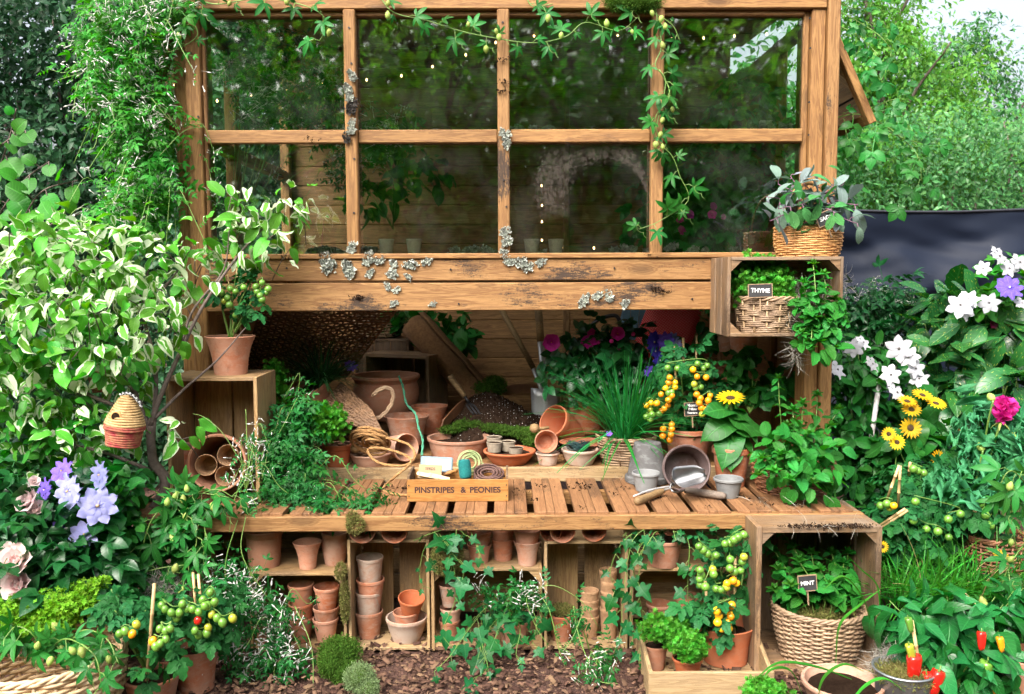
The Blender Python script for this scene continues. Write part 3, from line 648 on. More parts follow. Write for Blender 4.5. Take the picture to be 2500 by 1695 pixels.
hbeam('bearer', XL2 + 0.05, XR1 - 0.05, BZ - 0.16, BZ - 0.05, -0.02, 0.02, MAT['shed'])
for k in range(5):                      # inner shelf boards
    y0 = 0.092 + k * 0.312
    plank('shelf_board', (XL2, y0 + 0.155, ZI - 0.012), (XR1, y0 + 0.155, ZI - 0.012), 0.308, 0.02, MAT['inner'], shed)
for k in range(4):                      # boarding under the counter
    hbeam('base_board', XL0, XR3, 0.01 + k * 0.125, 0.01 + k * 0.125 + 0.121, 0.105, 0.125, MAT['crate'])
for k in range(20):                     # back wall boards
    z = ZI + k * 0.122
    hbeam('wall_board', XL1, XR2, z, z + 0.1216, YB + (k % 2) * 0.002, YB + 0.022, MAT['inner'], 0.006)
x = X(1382, 790, YB)
vpost('wall_stud', x - 0.02, x + 0.02, ZI, ZT, YB - 0.032, YB - 0.002, MAT['inner'])
YM = 0.52
for sx, xa, xb in ((-1, XL1, XL2), (1, XR1, XR2)):
    xw = (xa + xb) / 2
    vpost('side_post', xw - 0.028, xw + 0.028, 0, ZT, YM - 0.03, YM + 0.05, MAT['shed'])
    vpost('side_post', xw - 0.028, xw + 0.028, 0, ZT, YB - 0.08, YB - 0.005, MAT['inner'])
    zs = (Zp(395, 1890, 0.3), ) 
    for z0, z1 in ((Zp(350), Zp(318)), (ZS - 0.03, ZS + 0.02), (ZT - 0.06, ZT - 0.002)):
        plank('side_rail', (xw, 0.101, (z0 + z1) / 2), (xw, YM - 0.031, (z0 + z1) / 2), z1 - z0, 0.045, MAT['shed'], shed, (1, 0, 0))
        plank('side_rail', (xw, YM + 0.051, (z0 + z1) / 2), (xw, YB - 0.081, (z0 + z1) / 2), z1 - z0, 0.045, MAT['inner'], shed, (1, 0, 0))
    z = 0.02; k = 0
    while z < (ZT - 0.1 if sx > 0 else ZS - 0.15):
        y0 = 0.101 if z < ZS - 0.15 else YM + 0.03
        plank('side_board', (xw + sx * 0.012, y0, z + 0.06), (xw + sx * 0.012, YB - 0.01, z + 0.06), 0.1214, 0.018, MAT['inner'] if z > ZS - .15 else MAT['shed'], shed, (1, 0, 0)); z += 0.122; k += 1
for k in range(12):
    x0 = XL0 - 0.03 + k * 0.252
    plank('roof_board', (x0 + 0.125, -0.06, ZT + 0.19), (x0 + 0.125, YB + 0.12, ZT + 0.30), 0.2515, 0.02, MAT['inner'], shed)
# hinged side windows, propped open
for sx, px0, px1 in ((1, 2030, 2127), (-1, 428, 352)):
    w = bpy.data.objects.new('side_window', None); reg(w, Matrix.Translation((sx * 1.45, 0.3, 2.3)), shed)
    A = P(px0, 78, 0.06); B = P(px1, 302, 0.06); dv = (B - A).normalized(); nrm = dv.cross(Vector((0, 1, 0)))
    y1 = YM - 0.04
    q = lambda t, y: Vector((A.x, y, A.z)) + dv * t; L = (B - A).length
    for y in (0.06, y1):
        plank('stile', q(0, y), q(L, y), 0.05, 0.035, MAT['shed'], w, nrm)
    for t in (0.025, L - 0.025):
        plank('window_rail', q(t, 0.086), q(t, y1 - 0.026), 0.05, 0.034, MAT['shed'], w, nrm)
    b_ = MB(); b_.add([q(0.05, 0.085) , q(L - 0.05, 0.085), q(L - 0.05, y1 - 0.025), q(0.05, y1 - 0.025)], [(0, 1, 2, 3)]); b_.build('pane', MAT['glass'], w)
    b_ = MB(); b_.tube([q(L * 0.7, y1 - 0.05), Vector((sx * 1.42, y1 - 0.05, q(L, 0).z + 0.05))], 0.006); b_.build('stay', MAT['dark_metal'], w)

# mud wiped in a broad arc over the third pane
def mud_mat():
    t = NT('wiped mud'); uv = t.new('UVMap', uv_map='UVMap').outputs[0]; mp = t.new('Mapping'); t.t.links.new(uv, mp.inputs[0]); mp.inputs['Scale'].default_value = (2.4, 34, 1)
    st = t.noise(mp.outputs[0], 1.6, 7, 0.75, 0.9); bl = t.noise(uv, 4.0, 4, 0.6); sp = t.new('SeparateXYZ'); t.t.links.new(uv, sp.inputs[0])
    edge = t.math('MULTIPLY', t.math('SUBTRACT', 1.0, t.math('ABSOLUTE', t.math('SUBTRACT', t.math('MULTIPLY', sp.outputs[1], 2.0), 1.0))), 1.5)
    a = t.math('ADD', t.math('MULTIPLY', st, 0.95), t.math('MULTIPLY', bl, 0.25)); a = t.math('MULTIPLY', a, t.math('MINIMUM', edge, 1.0))
    gr = t.ramp(t.noise(t.coord(rnd=False), 55, 5, 0.75), [(0.42, 0.0), (0.58, 1.0)]); a = t.math('MULTIPLY', a, t.math('ADD', t.math('MULTIPLY', gr, 0.35), 0.75))
    al = t.math('MULTIPLY', t.math('MULTIPLY', t.ramp(a, [(0.40, 0.0), (0.68, 1.0)]), t.ramp(t.math('MULTIPLY', t.math('MINIMUM', sp.outputs[0], t.math('SUBTRACT', 3.0, sp.outputs[0])), 2.0), [(0.0, 0.0), (0.5, 1.0)])), 0.2)
    return t.done(t.bsdf(t.mix(bl, (0.15, 0.125, 0.11), (0.24, 0.20, 0.18)), 0.9, 0, 0.2, None, 0, al))
arc = MB(); arc.uv = []
NA = 48; oc, ic = (X(1424), Zp(448)), (X(1478), Zp(505))
for i in range(NA + 1):
    t = i / NA; q = R(215 - 235 * t)
    for j in range(7):
        f = j / 6; ro, ri = 0.315 * (1 - 0.08 * t), 0.055 + 0.15 * t
        xx = (ic[0] + ri * math.cos(q)) * (1 - f) + (oc[0] + ro * math.cos(q)) * f; zz = (ic[1] + ri * math.sin(q)) * (1 - f) + (oc[1] + ro * math.sin(q)) * f
        arc.v.append((min(max(xx, X(1246)), X(1586)), -0.0235 if abs(zz - (Zp(350) + Zp(318)) / 2) < 0.034 else 0.0125, zz)); arc.uv.append((t * 3, f))
for i in range(NA):
    for j in range(6):
        a = i * 7 + j; arc.f.append((a, a + 1, a + 8, a + 7))
arc.build('mud_smear', mud_mat(), shed)

# ------------------------------------------------------------------ slatted bench
bench = thing('slatted_bench', 'long brown slatted potting bench projecting below the shed window', 'bench', (0, -0.25, 0))
PITCHX = 0.1638; XW = 0.136
xr = P(2083, 1250, -0.53).x
k = 0
while xr - k * PITCHX > -1.47:
    x1 = xr - k * PITCHX; x0 = x1 - XW; fr = (0, 0.37, 0.61, 1.0)
    for a, b in zip(fr[:-1], fr[1:]):
        xa, xb = x0 + XW * a + 0.0008, x0 + XW * b - 0.0008; dy = random.uniform(-0.003, 0.003)
        plank('slat', ((xa + xb) / 2, -0.53 + dy * 0.3, BZ - 0.011 + dy * 0.2), ((xa + xb) / 2, 0.056 + dy, BZ - 0.011), xb - xa, 0.022, MAT['bench'], bench, ch=0.0016)
    k += 1
xa, xb = P(352, 1270, -0.54).x, P(2110, 1262, -0.54).x
plank('front_rail', (xa, -0.522, 0.559), (xb, -0.522, 0.561), 0.062, 0.045, MAT['shed_dirty'], bench, UPY, ch=0.004)
plank('back_rail', (xa, -0.03 - .04, 0.545), (xb, -0.03 - .04, 0.545), 0.06, 0.04, MAT['shed'], bench, UPY)
for xx in (xa + 0.05, xb - 0.05):
    plank('end_rail', (xx, -0.498, 0.555), (xx, -0.092, 0.555), 0.06, 0.04, MAT['shed'], bench, (1, 0, 0))
    plank('leg', (xx, -0.30, 0), (xx, -0.30, 0.52), 0.05, 0.05, MAT['shed'], bench, UPY)

# ------------------------------------------------------------------ wooden crates, open to the front
def crate(label, px0, px1, py0, py1, Y, depth, m, wt=0.012, backs=2, gap=0.15, horiz=False, sides=1, yaw=0.0, top=True, blocks=True, group='wooden crates', sidegap=0.02, name='wooden_crate', backm=None):
    pm = ((px0 + px1) / 2, (py0 + py1) / 2)
    x0, x1 = P(px0, pm[1], Y).x, P(px1, pm[1], Y).x; z0, z1 = P(pm[0], py1, Y).z, P(pm[0], py0, Y).z
    z0 = max(z0, 0.002)
    c = Vector(((x0 + x1) / 2, Y + depth / 2, z0)); o = thing(name, label, 'crate', c, group, yaw)
    w, h = x1 - x0, z1 - z0; Wl = WM[o]
    q = lambda x, y, z: Wl @ Vector((x, y, z))
    up = Wl.to_3x3()
    n = sides
    for sx in (-1, 1):
        for k in range(n):
            dw = depth / n; yy = -depth / 2 + dw * (k + 0.5)
            plank('side_board', q(sx * (w / 2 - wt / 2), yy, 0.0), q(sx * (w / 2 - wt / 2), yy, h), dw - (sidegap if n > 1 else 0), wt, m, o, up @ Vector((1, 0, 0)), ch=0.0015)
    if top:
        for k in range(n):
            dw = depth / n; yy = -depth / 2 + dw * (k + 0.5)
            plank('top_board', q(-w / 2 + wt + 0.0005, yy + 0.002, h - wt / 2), q(w / 2 - wt - 0.0005, yy + 0.002, h - wt / 2), dw - 0.004, wt, m, o, ch=0.0015)
    plank('bottom_board', q(-w / 2 + wt + 0.0005, 0.003, wt / 2), q(w / 2 - wt - 0.0005, 0.003, wt / 2), depth - 0.004, wt, m, o, ch=0.0015)
    yb = depth / 2 - wt * 0.7; iw, ih = w - 2 * wt, h - 2 * wt
    for k in range(backs):
        if horiz:
            bh = ih / backs; zc = wt + bh * (k + 0.5)
            plank('back_board', q(-iw / 2, yb, zc), q(iw / 2, yb, zc), bh * (1 - gap), wt, backm or m, o, up @ Vector((0, 1, 0)), ch=0.0015)
        else:
            bw = iw / backs; xc = -iw / 2 + bw * (k + 0.5)
            plank('back_board', q(xc, yb, wt), q(xc, yb, h - wt), bw * (1 - gap), wt, backm or m, o, up @ Vector((0, 1, 0)), ch=0.0015)
    if blocks:
        cs = 0.045
        for sx in (-1, 1):
            for sz in (0, 1):
                b = MB(); xx = sx * (w / 2 - wt - 0.0005); zz = wt + 0.0005 if sz == 0 else h - wt - 0.0005; dz = cs if sz == 0 else -cs; y0, y1 = -depth / 2 + 0.008, depth / 2 - wt * 2
                if not top and sz == 1: continue
                b.add([q(xx, y0, zz), q(xx - sx * cs, y0, zz), q(xx, y0, zz + dz), q(xx, y1, zz), q(xx - sx * cs, y1, zz), q(xx, y1, zz + dz)], [(0, 1, 2), (3, 5, 4), (0, 3, 4, 1), (1, 4, 5, 2), (2, 5, 3, 0)])
                b.build('corner_block', m, o)
    return o, x0, x1, z0, z1
YC = -0.47
cr_left = crate('tan crate standing on the left end of the bench under a potted tomato', 408, 631, 922, 1228, -0.30, 0.30, MAT['crate'], 0.016, 2, 0.05, blocks=False)
cr1 = crate('open crate below the bench left end with stacked pots behind trailing jasmine', 610, 846, 1400, 1592, YC, 0.26, MAT['crate'], 0.012, 1, 0.3, True)
cr2 = crate('upright crate below the bench holding a stack of four pots and a bowl', 850, 1049, 1319, 1589, YC, 0.26, MAT['crate_pale'], 0.012, 2, 0.18, backm=MAT['crate'], blocks=False)
cr3 = crate('low crate below the bench with ivy spilling out of it', 1053, 1324, 1388, 1592, YC, 0.26, MAT['crate'], 0.013, 1, 0.35, True)
cr4 = crate('upright crate below the bench holding peat pots and a mossy pot', 1329, 1533, 1322, 1586, YC, 0.26, MAT['crate_pale'], 0.012, 2, 0.18, backm=MAT['crate'], blocks=False)
cr5 = crate('low crate below the bench beside the yellow tomatoes', 1538, 1790, 1388, 1590, YC, 0.26, MAT['crate'], 0.013, 2, 0.3, True)
cr6 = crate('large old crate lying on its side around the mint basket', 1846, 2152, 1288, 1652, -0.72, 0.42, MAT['crate_old'], 0.022, 5, 0.06, group='wooden crates', sides=2)
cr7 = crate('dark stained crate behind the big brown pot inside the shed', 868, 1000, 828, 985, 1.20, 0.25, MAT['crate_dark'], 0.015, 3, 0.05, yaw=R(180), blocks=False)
cr8 = crate('tan crate propped behind the big brown pot inside the shed', 892, 1078, 866, 1000, 0.92, 0.22, MAT['crate_old'], 0.02, 2, 0.1, yaw=R(-24), blocks=False)
cr9 = crate('rough sawn crate fixed beside the window around the thyme basket', 1777, 2060, 627, 822, -0.36, 0.33, MAT['crate_old'], 0.014, 4, 0.04, True, sides=3)
# the shallow tray crate in front
def tray():
    z0 = 0.0; A = PZ(1552, 1580, 0.10); Bp = PZ(1580, 1695, 0.0)
    o = thing('planting_tray', 'pale shallow wooden tray of herb pots in front of the low crates', 'tray', (0.70, -0.75, 0), 'wooden crates')
    h = 0.12; x0, x1 = 0.355, 0.845; xb0, xb1 = 0.355, 0.80; yf, yb = -0.93, -0.50
    xf0, xf1 = P(1583, 1640, yf).x, P(1890, 1640, yf).x; xb0, xb1 = P(1553, 1540, yb).x, P(1842, 1540, yb).x
    m = MAT['crate_pale']
    plank('front_board', (xf0, yf, h / 2), (xf1, yf, h / 2), h, 0.016, m, o, UPY, 0.002)
    plank('back_board', (xb0, yb, h / 2), (xb1, yb, h / 2), h, 0.016, m, o, UPY, 0.002)
    plank('side_board', (xf0 + .009, yf + 0.009, h / 2), (xb0 + .009, yb - 0.009, h / 2), h, 0.016, m, o, (1, 0, 0), 0.002)
    plank('side_board', (xf1 - .009, yf + 0.009, h / 2), (xb1 - .009, yb - 0.009, h / 2), h, 0.016, m, o, (1, 0, 0), 0.002)
    b = MB(); b.add([(xf0 + .02, yf, 0.012), (xf1 - .02, yf, 0.012), (xb1 - .02, yb, 0.012), (xb0 + .02, yb, 0.012)], [(0, 1, 2, 3)]); b.build('bottom_board', m, o)
tray()

for px, py in ((1977, 45), (1978, 118), (1975, 250), (1974, 330), (1972, 440), (852, 68), (858, 155), (865, 388), (864, 520), (1227, 55), (1230, 440), (1236, 505), (466, 130), (484, 285), (476, 440), (480, 540), (1600, 70), (700, 655), (1100, 658), (1500, 655), (1690, 730), (1120, 742)):
    b = MB().lathe([(0.0045, 0), (0.0045, 0.003)], 8, Matrix.Translation(P(px, py, -0.0465 if 800 < px < 1700 and py < 600 else -0.033 if py < 600 else -0.054)) @ Matrix.Rotation(R(90), 4, 'X')); b.build('nail', MAT['dark_metal'], shed)
# ------------------------------------------------------------------ pots
def pot_profile(rt, rb, h, style='collar', floor=None):
    th = max(0.004, rt * 0.085); fl = h * 0.06 if floor is None else floor
    f = lambda t: rb + (rt - rb) * t
    if style == 'collar':
        ch = h * 0.17; p = [(rb * 0.94, 0), (rb, h * 0.012), (f(0.4) * 0.985, h * 0.4), (f(0.80) * 0.965, h - ch), (rt * 0.985, h - ch + 0.003), (rt, h - ch * 0.8), (rt, h - 0.004), (rt - 0.003, h)]
    elif style == 'plain':
        p = [(rb * 0.94, 0), (rb, h * 0.012), (f(0.5) * 0.99, h * 0.5), (f(0.86) * 0.98, h * 0.86), (rt * 0.99, h * 0.88), (rt, h * 0.97), (rt - 0.002, h)]
    elif style == 'flare':
        p = [(rb * 0.94, 0), (rb, h * 0.012), (rb + (rt - rb) * 0.22, h * 0.45), (rb + (rt - rb) * 0.5, h * 0.72), (rb + (rt - rb) * 0.8, h * 0.89), (rt, h * 0.985), (rt - 0.002, h)]
    elif style == 'bowl':
        p = [(rb * 0.94, 0), (rb, h * 0.015), (f(0.55) * 1.02, h * 0.5), (f(0.88), h * 0.80), (rt * 0.99, h * 0.83), (rt * 1.01, h * 0.90), (rt, h * 0.98), (rt - 0.003, h)]
    else:  # urn: a belly, a drawn in neck and a rolled rim
        p = [(rb * 0.94, 0), (rb, h * 0.015), (rt * 0.90, h * 0.30), (rt * 0.97, h * 0.55), (rt * 0.95, h * 0.72), (rt * 0.90, h * 0.83), (rt * 0.93, h * 0.88), (rt, h * 0.93), (rt * 1.0, h * 0.98), (rt * 0.96, h)]
    k = len(p)
    inner = [(rt - th, h - 0.002), (rt - th * 1.15, h - max(0.006, h * 0.12))]
    zi = max(fl, 0.003)
    fi = lambda z: rb + (rt - rb) * z / h - th * 1.25
    if style in ('flare',):
        fi = lambda z: rb + (rt - rb) * (z / h) ** 2.2 - th * 1.25
    inner += [(max(fi(h * 0.55), 0.004), h * 0.55)] if zi < h * 0.5 else []
    inner += [(max(fi(zi), 0.003), zi)]
    return p + inner
def make_pot(label, W, rt, rb, h, mat='terra', style='collar', soil=None, name='terracotta_pot', cat='pot', group='terracotta pots', jit=0.006, sy=1.0, n=30):
    b = MB().lathe(pot_profile(rt, rb, h, style), n, None, sy, jit)
    me = b.mesh(name, smooth=True); me.materials.append(MAT[mat]); me.set_sharp_from_angle(angle=R(32))
    o = tag(reg(bpy.data.objects.new(name, me), W), label, cat, group)
    if soil is not None:
        zs = h * soil; rs = (rb + (rt - rb) * soil) * 0.93; s = MB(); m = 14; s.v.append((0, 0, zs + rs * 0.10))
        for r in (0.35, 0.7, 1.0):
            for k in range(m):
                q = 2 * math.pi * k / m; s.v.append((rs * r * math.cos(q), rs * r * math.sin(q) * sy, zs + rs * random.uniform(-0.05, 0.10) * (1 - r * 0.5)))
        for k in range(m): s.f.append((0, 1 + k, 1 + (k + 1) % m))
        for j in range(2):
            for k in range(m): a = 1 + j * m + k; c = 1 + j * m + (k + 1) % m; s.f.append((a, a + m, c + m, c))
        me = s.mesh('soil', smooth=True); me.materials.append(MAT['soil']); reg(bpy.data.objects.new('soil', me), W, o)
    return o
POTS = {}
def pot(label, px, pyr, wr, pyb, wb, Z=None, Y=None, mat='terra', style='collar', soil=None, key=None, lean=(0, 0), name='terracotta_pot', cat='pot', group='terracotta pots', sy=1.0):
    """px: middle; pyr: middle of the rim ellipse; pyb: lowest visible point of the base; wr, wb: widths; stands on height Z, or at distance Y"""
    if Y is None:
        q = PZ(px, pyb, Z); rb = wb / 2 * M(q.y); Y = q.y + rb
    rb = wb / 2 * M(Y); z0 = P(px, pyb, Y - rb).z if Z is None else Z
    c = P(px, (pyr + pyb) / 2, Y); h = P(px, pyr, Y).z - z0; rt = wr / 2 * M(Y)
    W = Matrix.Translation((c.x, Y, z0)) @ Matrix.Rotation(lean[0], 4, 'X') @ Matrix.Rotation(lean[1], 4, 'Y') @ Matrix.Rotation(random.uniform(0, 6), 4, 'Z')
    o = make_pot(label, W, rt, rb, h, mat, style, soil, name, cat, group, sy=sy)
    if key: POTS[key] = (Vector((c.x, Y, z0)), rt, rb, h)
    return o
def potlie(label, px, py, r, Y, axis, h, rbf=0.68, mat='terra', style='collar', name='terracotta_pot', cat='pot', group='terracotta pots', soil=None):
    """a pot on its side: the mouth's middle at a pixel, r its radius in pixels, axis the way the mouth faces, h its depth in metres"""
    c = P(px, py, Y); z = Vector(axis).normalized(); rt = r * M(Y)
    W = Matrix.Translation(c - z * h) @ frame(z.orthogonal(), z).to_4x4()
    return make_pot(label, W, rt, rt * rbf, h, mat, style, soil, name, cat, group)
ORD = ['topmost', 'second from the top', 'third from the top', 'lowest']
def stack(what, px, rims, bot, w, wb, Z, mats, style='plain', name='terracotta_pot', lean=0.0, noun='pot'):
    q = PZ(px, bot, Z); Y = q.y + wb / 2 * M(q.y); m = M(Y); h = P(px, rims[-1], Y).z - Z; n = len(rims)
    for k, ry in enumerate(rims):
        zt = P(px, ry, Y).z; c = P(px + random.uniform(-2, 2), ry, Y)
        lab = what.replace('#', ('topmost' if k == 0 else 'lowest' if k == n - 1 else 'second' if k == 1 else 'third'))
        W = Matrix.Translation((c.x, Y, zt - h)) @ Matrix.Rotation(random.uniform(-1, 1) * 0.03 + (lean if k == 0 else 0), 4, 'X') @ Matrix.Rotation(random.uniform(-1, 1) * 0.02, 4, 'Y')
        make_pot(lab, W, w / 2 * m * random.uniform(0.96, 1.03), wb / 2 * m, h, mats[k % len(mats)], style, name=name)

# --- on the bench and the crate at its left end
ZK = cr_left[4]
pot('flared terracotta pot with a green tomato plant on the left crate', 563, 820, 121, 925, 76, Y=-0.16, mat='terra', style='flare', soil=0.9, key='tomA')
potlie('big terracotta pot lying on the bench left end with small pots inside', 529, 1131, 72, -0.36, (0.10, -1, 0.10), 0.25, mat='terra_brown')
for k, (x, y, r) in enumerate(((503, 1136, 27), (556, 1112, 27), (548, 1163, 25))):
    potlie(['small peat pot lying inside the big tipped pot, left one', 'small peat pot lying inside the big tipped pot, upper right one', 'small peat pot lying inside the big tipped pot, lowest one'][k], x, y, r, -0.34, (0.15 - 0.1 * k, -1, 0.15), 0.11, 0.7, 'peat', 'plain', 'peat_pot', group='peat pots')
pot('brown pot standing behind the big tipped pot in the left crate', 452, 1074, 78, 1180, 58, Y=-0.10, mat='terra')
pot('small terracotta pot of moss and jasmine on the bench left part', 635, 1128, 62, 1203, 46, Z=BZ, mat='terra_old', soil=0.9, style='plain')
pot('terracotta pot tucked behind the bench jasmine beside the left crate', 656, 1052, 60, 1120, 46, Y=-0.02, mat='terra')
pot('orange terracotta pot half hidden by the jasmine on the bench', 823, 1083, 72, 1166, 52, Z=BZ, mat='terra_new', style='collar', key='thyB')
pot('pink terracotta pot of thyme beside the left crate inside the counter', 662, 994, 64, 1046, 50, Y=0.22, mat='terra', soil=0.8, key='thyA')
pot('brown terracotta pot of dark grass tilted in the hamper', 780, 930, 84, 1010, 60, Y=0.42, mat='terra_brown', soil=0.8, lean=(R(22), R(-14)), key='grsA')
pot('large brown terracotta urn with a rolled rim inside the shed', 943, 914, 168, 1030, 110, Y=0.75, mat='terra_brown', style='urn', key='urn')
pot('grey pink terracotta pot before the large urn', 993, 1014, 112, 1092, 78, Y=0.42, mat='terra_old', style='flare')
pot('orange terracotta pot beside the large urn and the wooden tool handle', 1049, 990, 90, 1062, 66, Y=0.62, mat='terra', style='flare')
potlie('grey pink pot lying on its side behind the coir rope', 993, 1093, 35, 0.14, (0.62, -0.85, 0.10), 0.15, 0.7, 'terra_old')
pot('shallow terracotta pan under the coil of coir rope', 905, 1106, 100, 1142, 78, Y=0.17, mat='terra_old', style='bowl')
pot('wide low terracotta pot with a soil stained rim in the middle of the counter', 1120, 1066, 157, 1138, 126, Y=0.32, mat='terra_old', style='plain', soil=0.72)
pot('low orange terracotta bowl holding four peat pots', 1244, 1098, 130, 1139, 84, Z=ZI, mat='terra_new', style='bowl', soil=0.7, key='bowlA')
for k, (x, yr, yb, lab) in enumerate(((1206, 1066, 1092, 'rear left peat pot in the orange bowl'), (1207, 1079, 1106, 'front left peat pot in the orange bowl, full of soil'), (1240, 1077, 1103, 'middle peat pot in the orange bowl'), (1259, 1092, 1110, 'lowest and rightmost peat pot in the orange bowl'))):
    pot(lab, x, yr, 39, yb, 32, Y=POTS['bowlA'][0].y + (0.06, -0.01, 0.03, -0.03)[k], mat='peat_grey', style='plain', soil=0.88, name='peat_pot', group='peat pots')
pot('small pale terracotta pot under the pot that faces the viewer', 1337, 1104, 60, 1138, 44, Z=ZI, mat='terra_pale', key='smA')
potlie('small brown pot lying with its mouth and drain hole to the viewer', 1334, 1079, 29, 0.08, (0.02, -1, 0.12), 0.075, 0.66, 'terra')
potlie('large orange pot tipped over with its bright inside showing', 1349, 1027, 42, 0.36, (-0.60, -0.62, 0.45), 0.21, 0.70, 'terra_new')
pot('low pale bowl of green garden wire beside the chives', 1416, 1095, 93, 1139, 62, Z=ZI, mat='terra_pale', style='bowl', soil=0.6, key='wire')
pot('large ridged terracotta pot holding the magenta rose', 1437, 960, 98, 1062, 72, Y=0.52, mat='terra', style='urn', soil=0.85, key='rose')
pot('terracotta saucer under the tipped orange pot', 1425, 1078, 120, 1092, 96, Y=0.26, mat='terra', style='bowl')
pot('terracotta pot of yellow tomatoes on the counter', 1679, 1044, 119, 1135, 86, Y=0.17, mat='terra', soil=0.88, key='tomB')
W = Matrix.Translation(PZ(1578, 1196, BZ) + Vector((0, 0.09, 0)))
def upside(label, px, pyb, wr, wt, pyt, Z, mat):
    q = PZ(px, pyb, Z); Y = q.y + wr / 2 * M(q.y); c = P(px, pyb, Y); h = P(px, pyt, Y).z - Z
    return make_pot(label, Matrix.Translation((c.x, Y, Z + h)) @ Matrix.Rotation(math.pi, 4, 'X'), wr / 2 * M(Y), wt / 2 * M(Y), h, mat, 'collar')
upside('grey limewashed pot standing upside down on the bench', 1580, 1188, 112, 66, 1080, BZ, 'grey_pot')
pot('small grey cement pot before the upside down pot', 1577, 1152, 70, 1203, 50, Z=BZ, mat='grey_pot', name='cement_pot', group='grey cement pots')
pot('small grey cement pot beside the round rusty pan and trowel handle', 1778, 1166, 74, 1219, 48, Z=BZ, mat='grey_pot', name='cement_pot', group='grey cement pots')
potlie('dark rusty round pot lying with its mouth to the viewer', 1677, 1144, 60, -0.19, (0.0, -1, 0.22), 0.13, 0.78, 'rust_pot', name='rusty_pot', group=None)
pot('tan terracotta pot holding the potted sunflower', 1785, 1090, 96, 1193, 66, Z=BZ, mat='terra', soil=0.88, key='sunA')
pot('terracotta pot on a shelf under the thyme crate, left one', 1782, 815, 62, 861, 50, Y=0.30, mat='terra_old')
pot('terracotta pot on a shelf under the thyme crate, right one', 1815, 815, 74, 865, 60, Y=0.22, mat='terra')
for k in range(4):
    pot('terracotta pot in the nested column behind the strawberry plant, #'.replace('#', ['topmost', 'second', 'third', 'lowest'][k]), 1778, 896 + k * 36, 70, 942 + k * 36, 50, Y=0.36, mat=('terra', 'terra_old')[k % 2], style='plain')
# --- below the bench
pot('large dim brown pot hanging in the jasmine below the bench', 645, 1292, 92, 1396, 74, Y=-0.36, mat='terra_brown')
ZA = cr1[4]
pot('orange flared pot on top of the crate below the bench', 751, 1322, 71, 1393, 40, Z=ZA, mat='terra', style='flare')
pot('tall waisted brown pot on top of the crate below the bench', 817, 1298, 64, 1384, 48, Z=ZA, mat='terra_old', style='urn')
potlie('terracotta pot lying on the upright crate under the bench rail, left one', 883, 1297, 34, -0.50, (0, -1, -0.10), 0.13, 0.66, 'terra')
potlie('terracotta pot lying on the upright crate under the bench rail, beside the left one', 962, 1297, 34, -0.50, (0.03, -1, -0.10), 0.13, 0.66, 'terra')
zf = 0.016
stack('# terracotta pot of the dim stack behind the jasmine in the low crate', 735, [1424, 1470, 1507], 1572, 64, 44, zf, ['terra_brown', 'terra', 'terra_old'])
stack('# terracotta pot of the stack beside the moss covered crate edge', 797, [1430, 1480, 1508], 1574, 64, 42, zf, ['terra', 'terra_old', 'terra'])
pot('brown pot wrapped in trailing jasmine in the low crate', 650, 1512, 72, 1582, 50, Z=zf, mat='terra_brown')
stack('# pot of the tall whitish stack in the upright crate', 902, [1358, 1412, 1443, 1490], 1563, 69, 50, zf, ['terra_pale', 'terra', 'terra_pale', 'terra_old'])
pot('wide pale bowl holding two small pots in the upright crate', 993, 1504, 104, 1574, 70, Z=zf, mat='terra_pale', style='bowl', key='bw')
bwY = POTS['bw'][0].y
pot('small orange pot standing in the pale bowl', 992, 1492, 68, 1540, 46, Y=bwY, mat='terra', style='plain')
pot('tilted bright orange pot on top of the pot in the pale bowl', 1002, 1453, 68, 1503, 44, Y=bwY, mat='terra_new', style='plain', lean=(R(14), R(6)))
stack('# pale pot of the narrow stack behind the ivy in the low crate', 1098, [1424, 1481, 1511], 1572, 56, 38, zf, ['terra_pale', 'terra_old', 'terra_old'])
Z3 = cr3[4]
for k, (x, r1, r2, b, w) in enumerate(((1170, 1296, 1328, 1379, 62), (1228, 1288, 1315, 1372, 58), (1287, 1292, 1320, 1384, 68))):
    nm = ['left', 'middle', 'right'][k]
    pot(f'lower terracotta pot of the {nm} pair on the low crate under the bench', x, r2, w, b, 44, Z=Z3, mat=['terra', 'terra', 'terra_old'][k], style='flare')
    pot(f'upper terracotta pot of the {nm} pair on the low crate under the bench', x, r1, w, r1 + (b - r2), 44, Y=PZ(x, b, Z3).y + 0.042, mat=['terra_old', 'terra', 'terra'][k], style='plain')
potlie('terracotta pot lying on the upright crate near the peat pots, left one', 1374, 1298, 32, -0.50, (0.02, -1, -0.10), 0.13, 0.66, 'terra')
potlie('terracotta pot lying behind and left of the other tipped pots on the upright crate', 1344, 1296, 28, -0.46, (-0.2, -1, 0.05), 0.1, 0.66, 'terra')
potlie('terracotta pot lying on the upright crate near the peat pots, right one', 1451, 1296, 31, -0.50, (-0.03, -1, -0.10), 0.13, 0.66, 'terra')
pot('terracotta pot with swirled sides covered by ivy in the low crate', 1254, 1514, 76, 1584, 58, Z=zf, mat='terra', key='ivyB')
pot('terracotta pot topped with dry moss in the upright crate', 1370, 1497, 64, 1569, 46, Z=zf, mat='terra', soil=0.95, style='plain', key='mossP')
stack('# peat pot of the short column in the upright crate', 1438, [1440, 1462, 1480, 1500], 1560, 48, 36, zf, ['peat'], 'plain', 'peat_pot')
stack('# peat pot of the tall column behind the ivy in the upright crate', 1487, [1390, 1415, 1440, 1465], 1556, 44, 34, zf, ['peat'], 'plain', 'peat_pot')
pot('single peat pot standing before the tall peat column', 1486, 1482, 46, 1562, 36, Z=zf, mat='peat', style='plain', name='peat_pot', group='peat pots')
potlie('peat pot lying on its side before the short peat column', 1420, 1543, 23, -0.36, (0.3, -1, 0.1), 0.10, 0.75, 'peat', 'plain', 'peat_pot', group='peat pots')
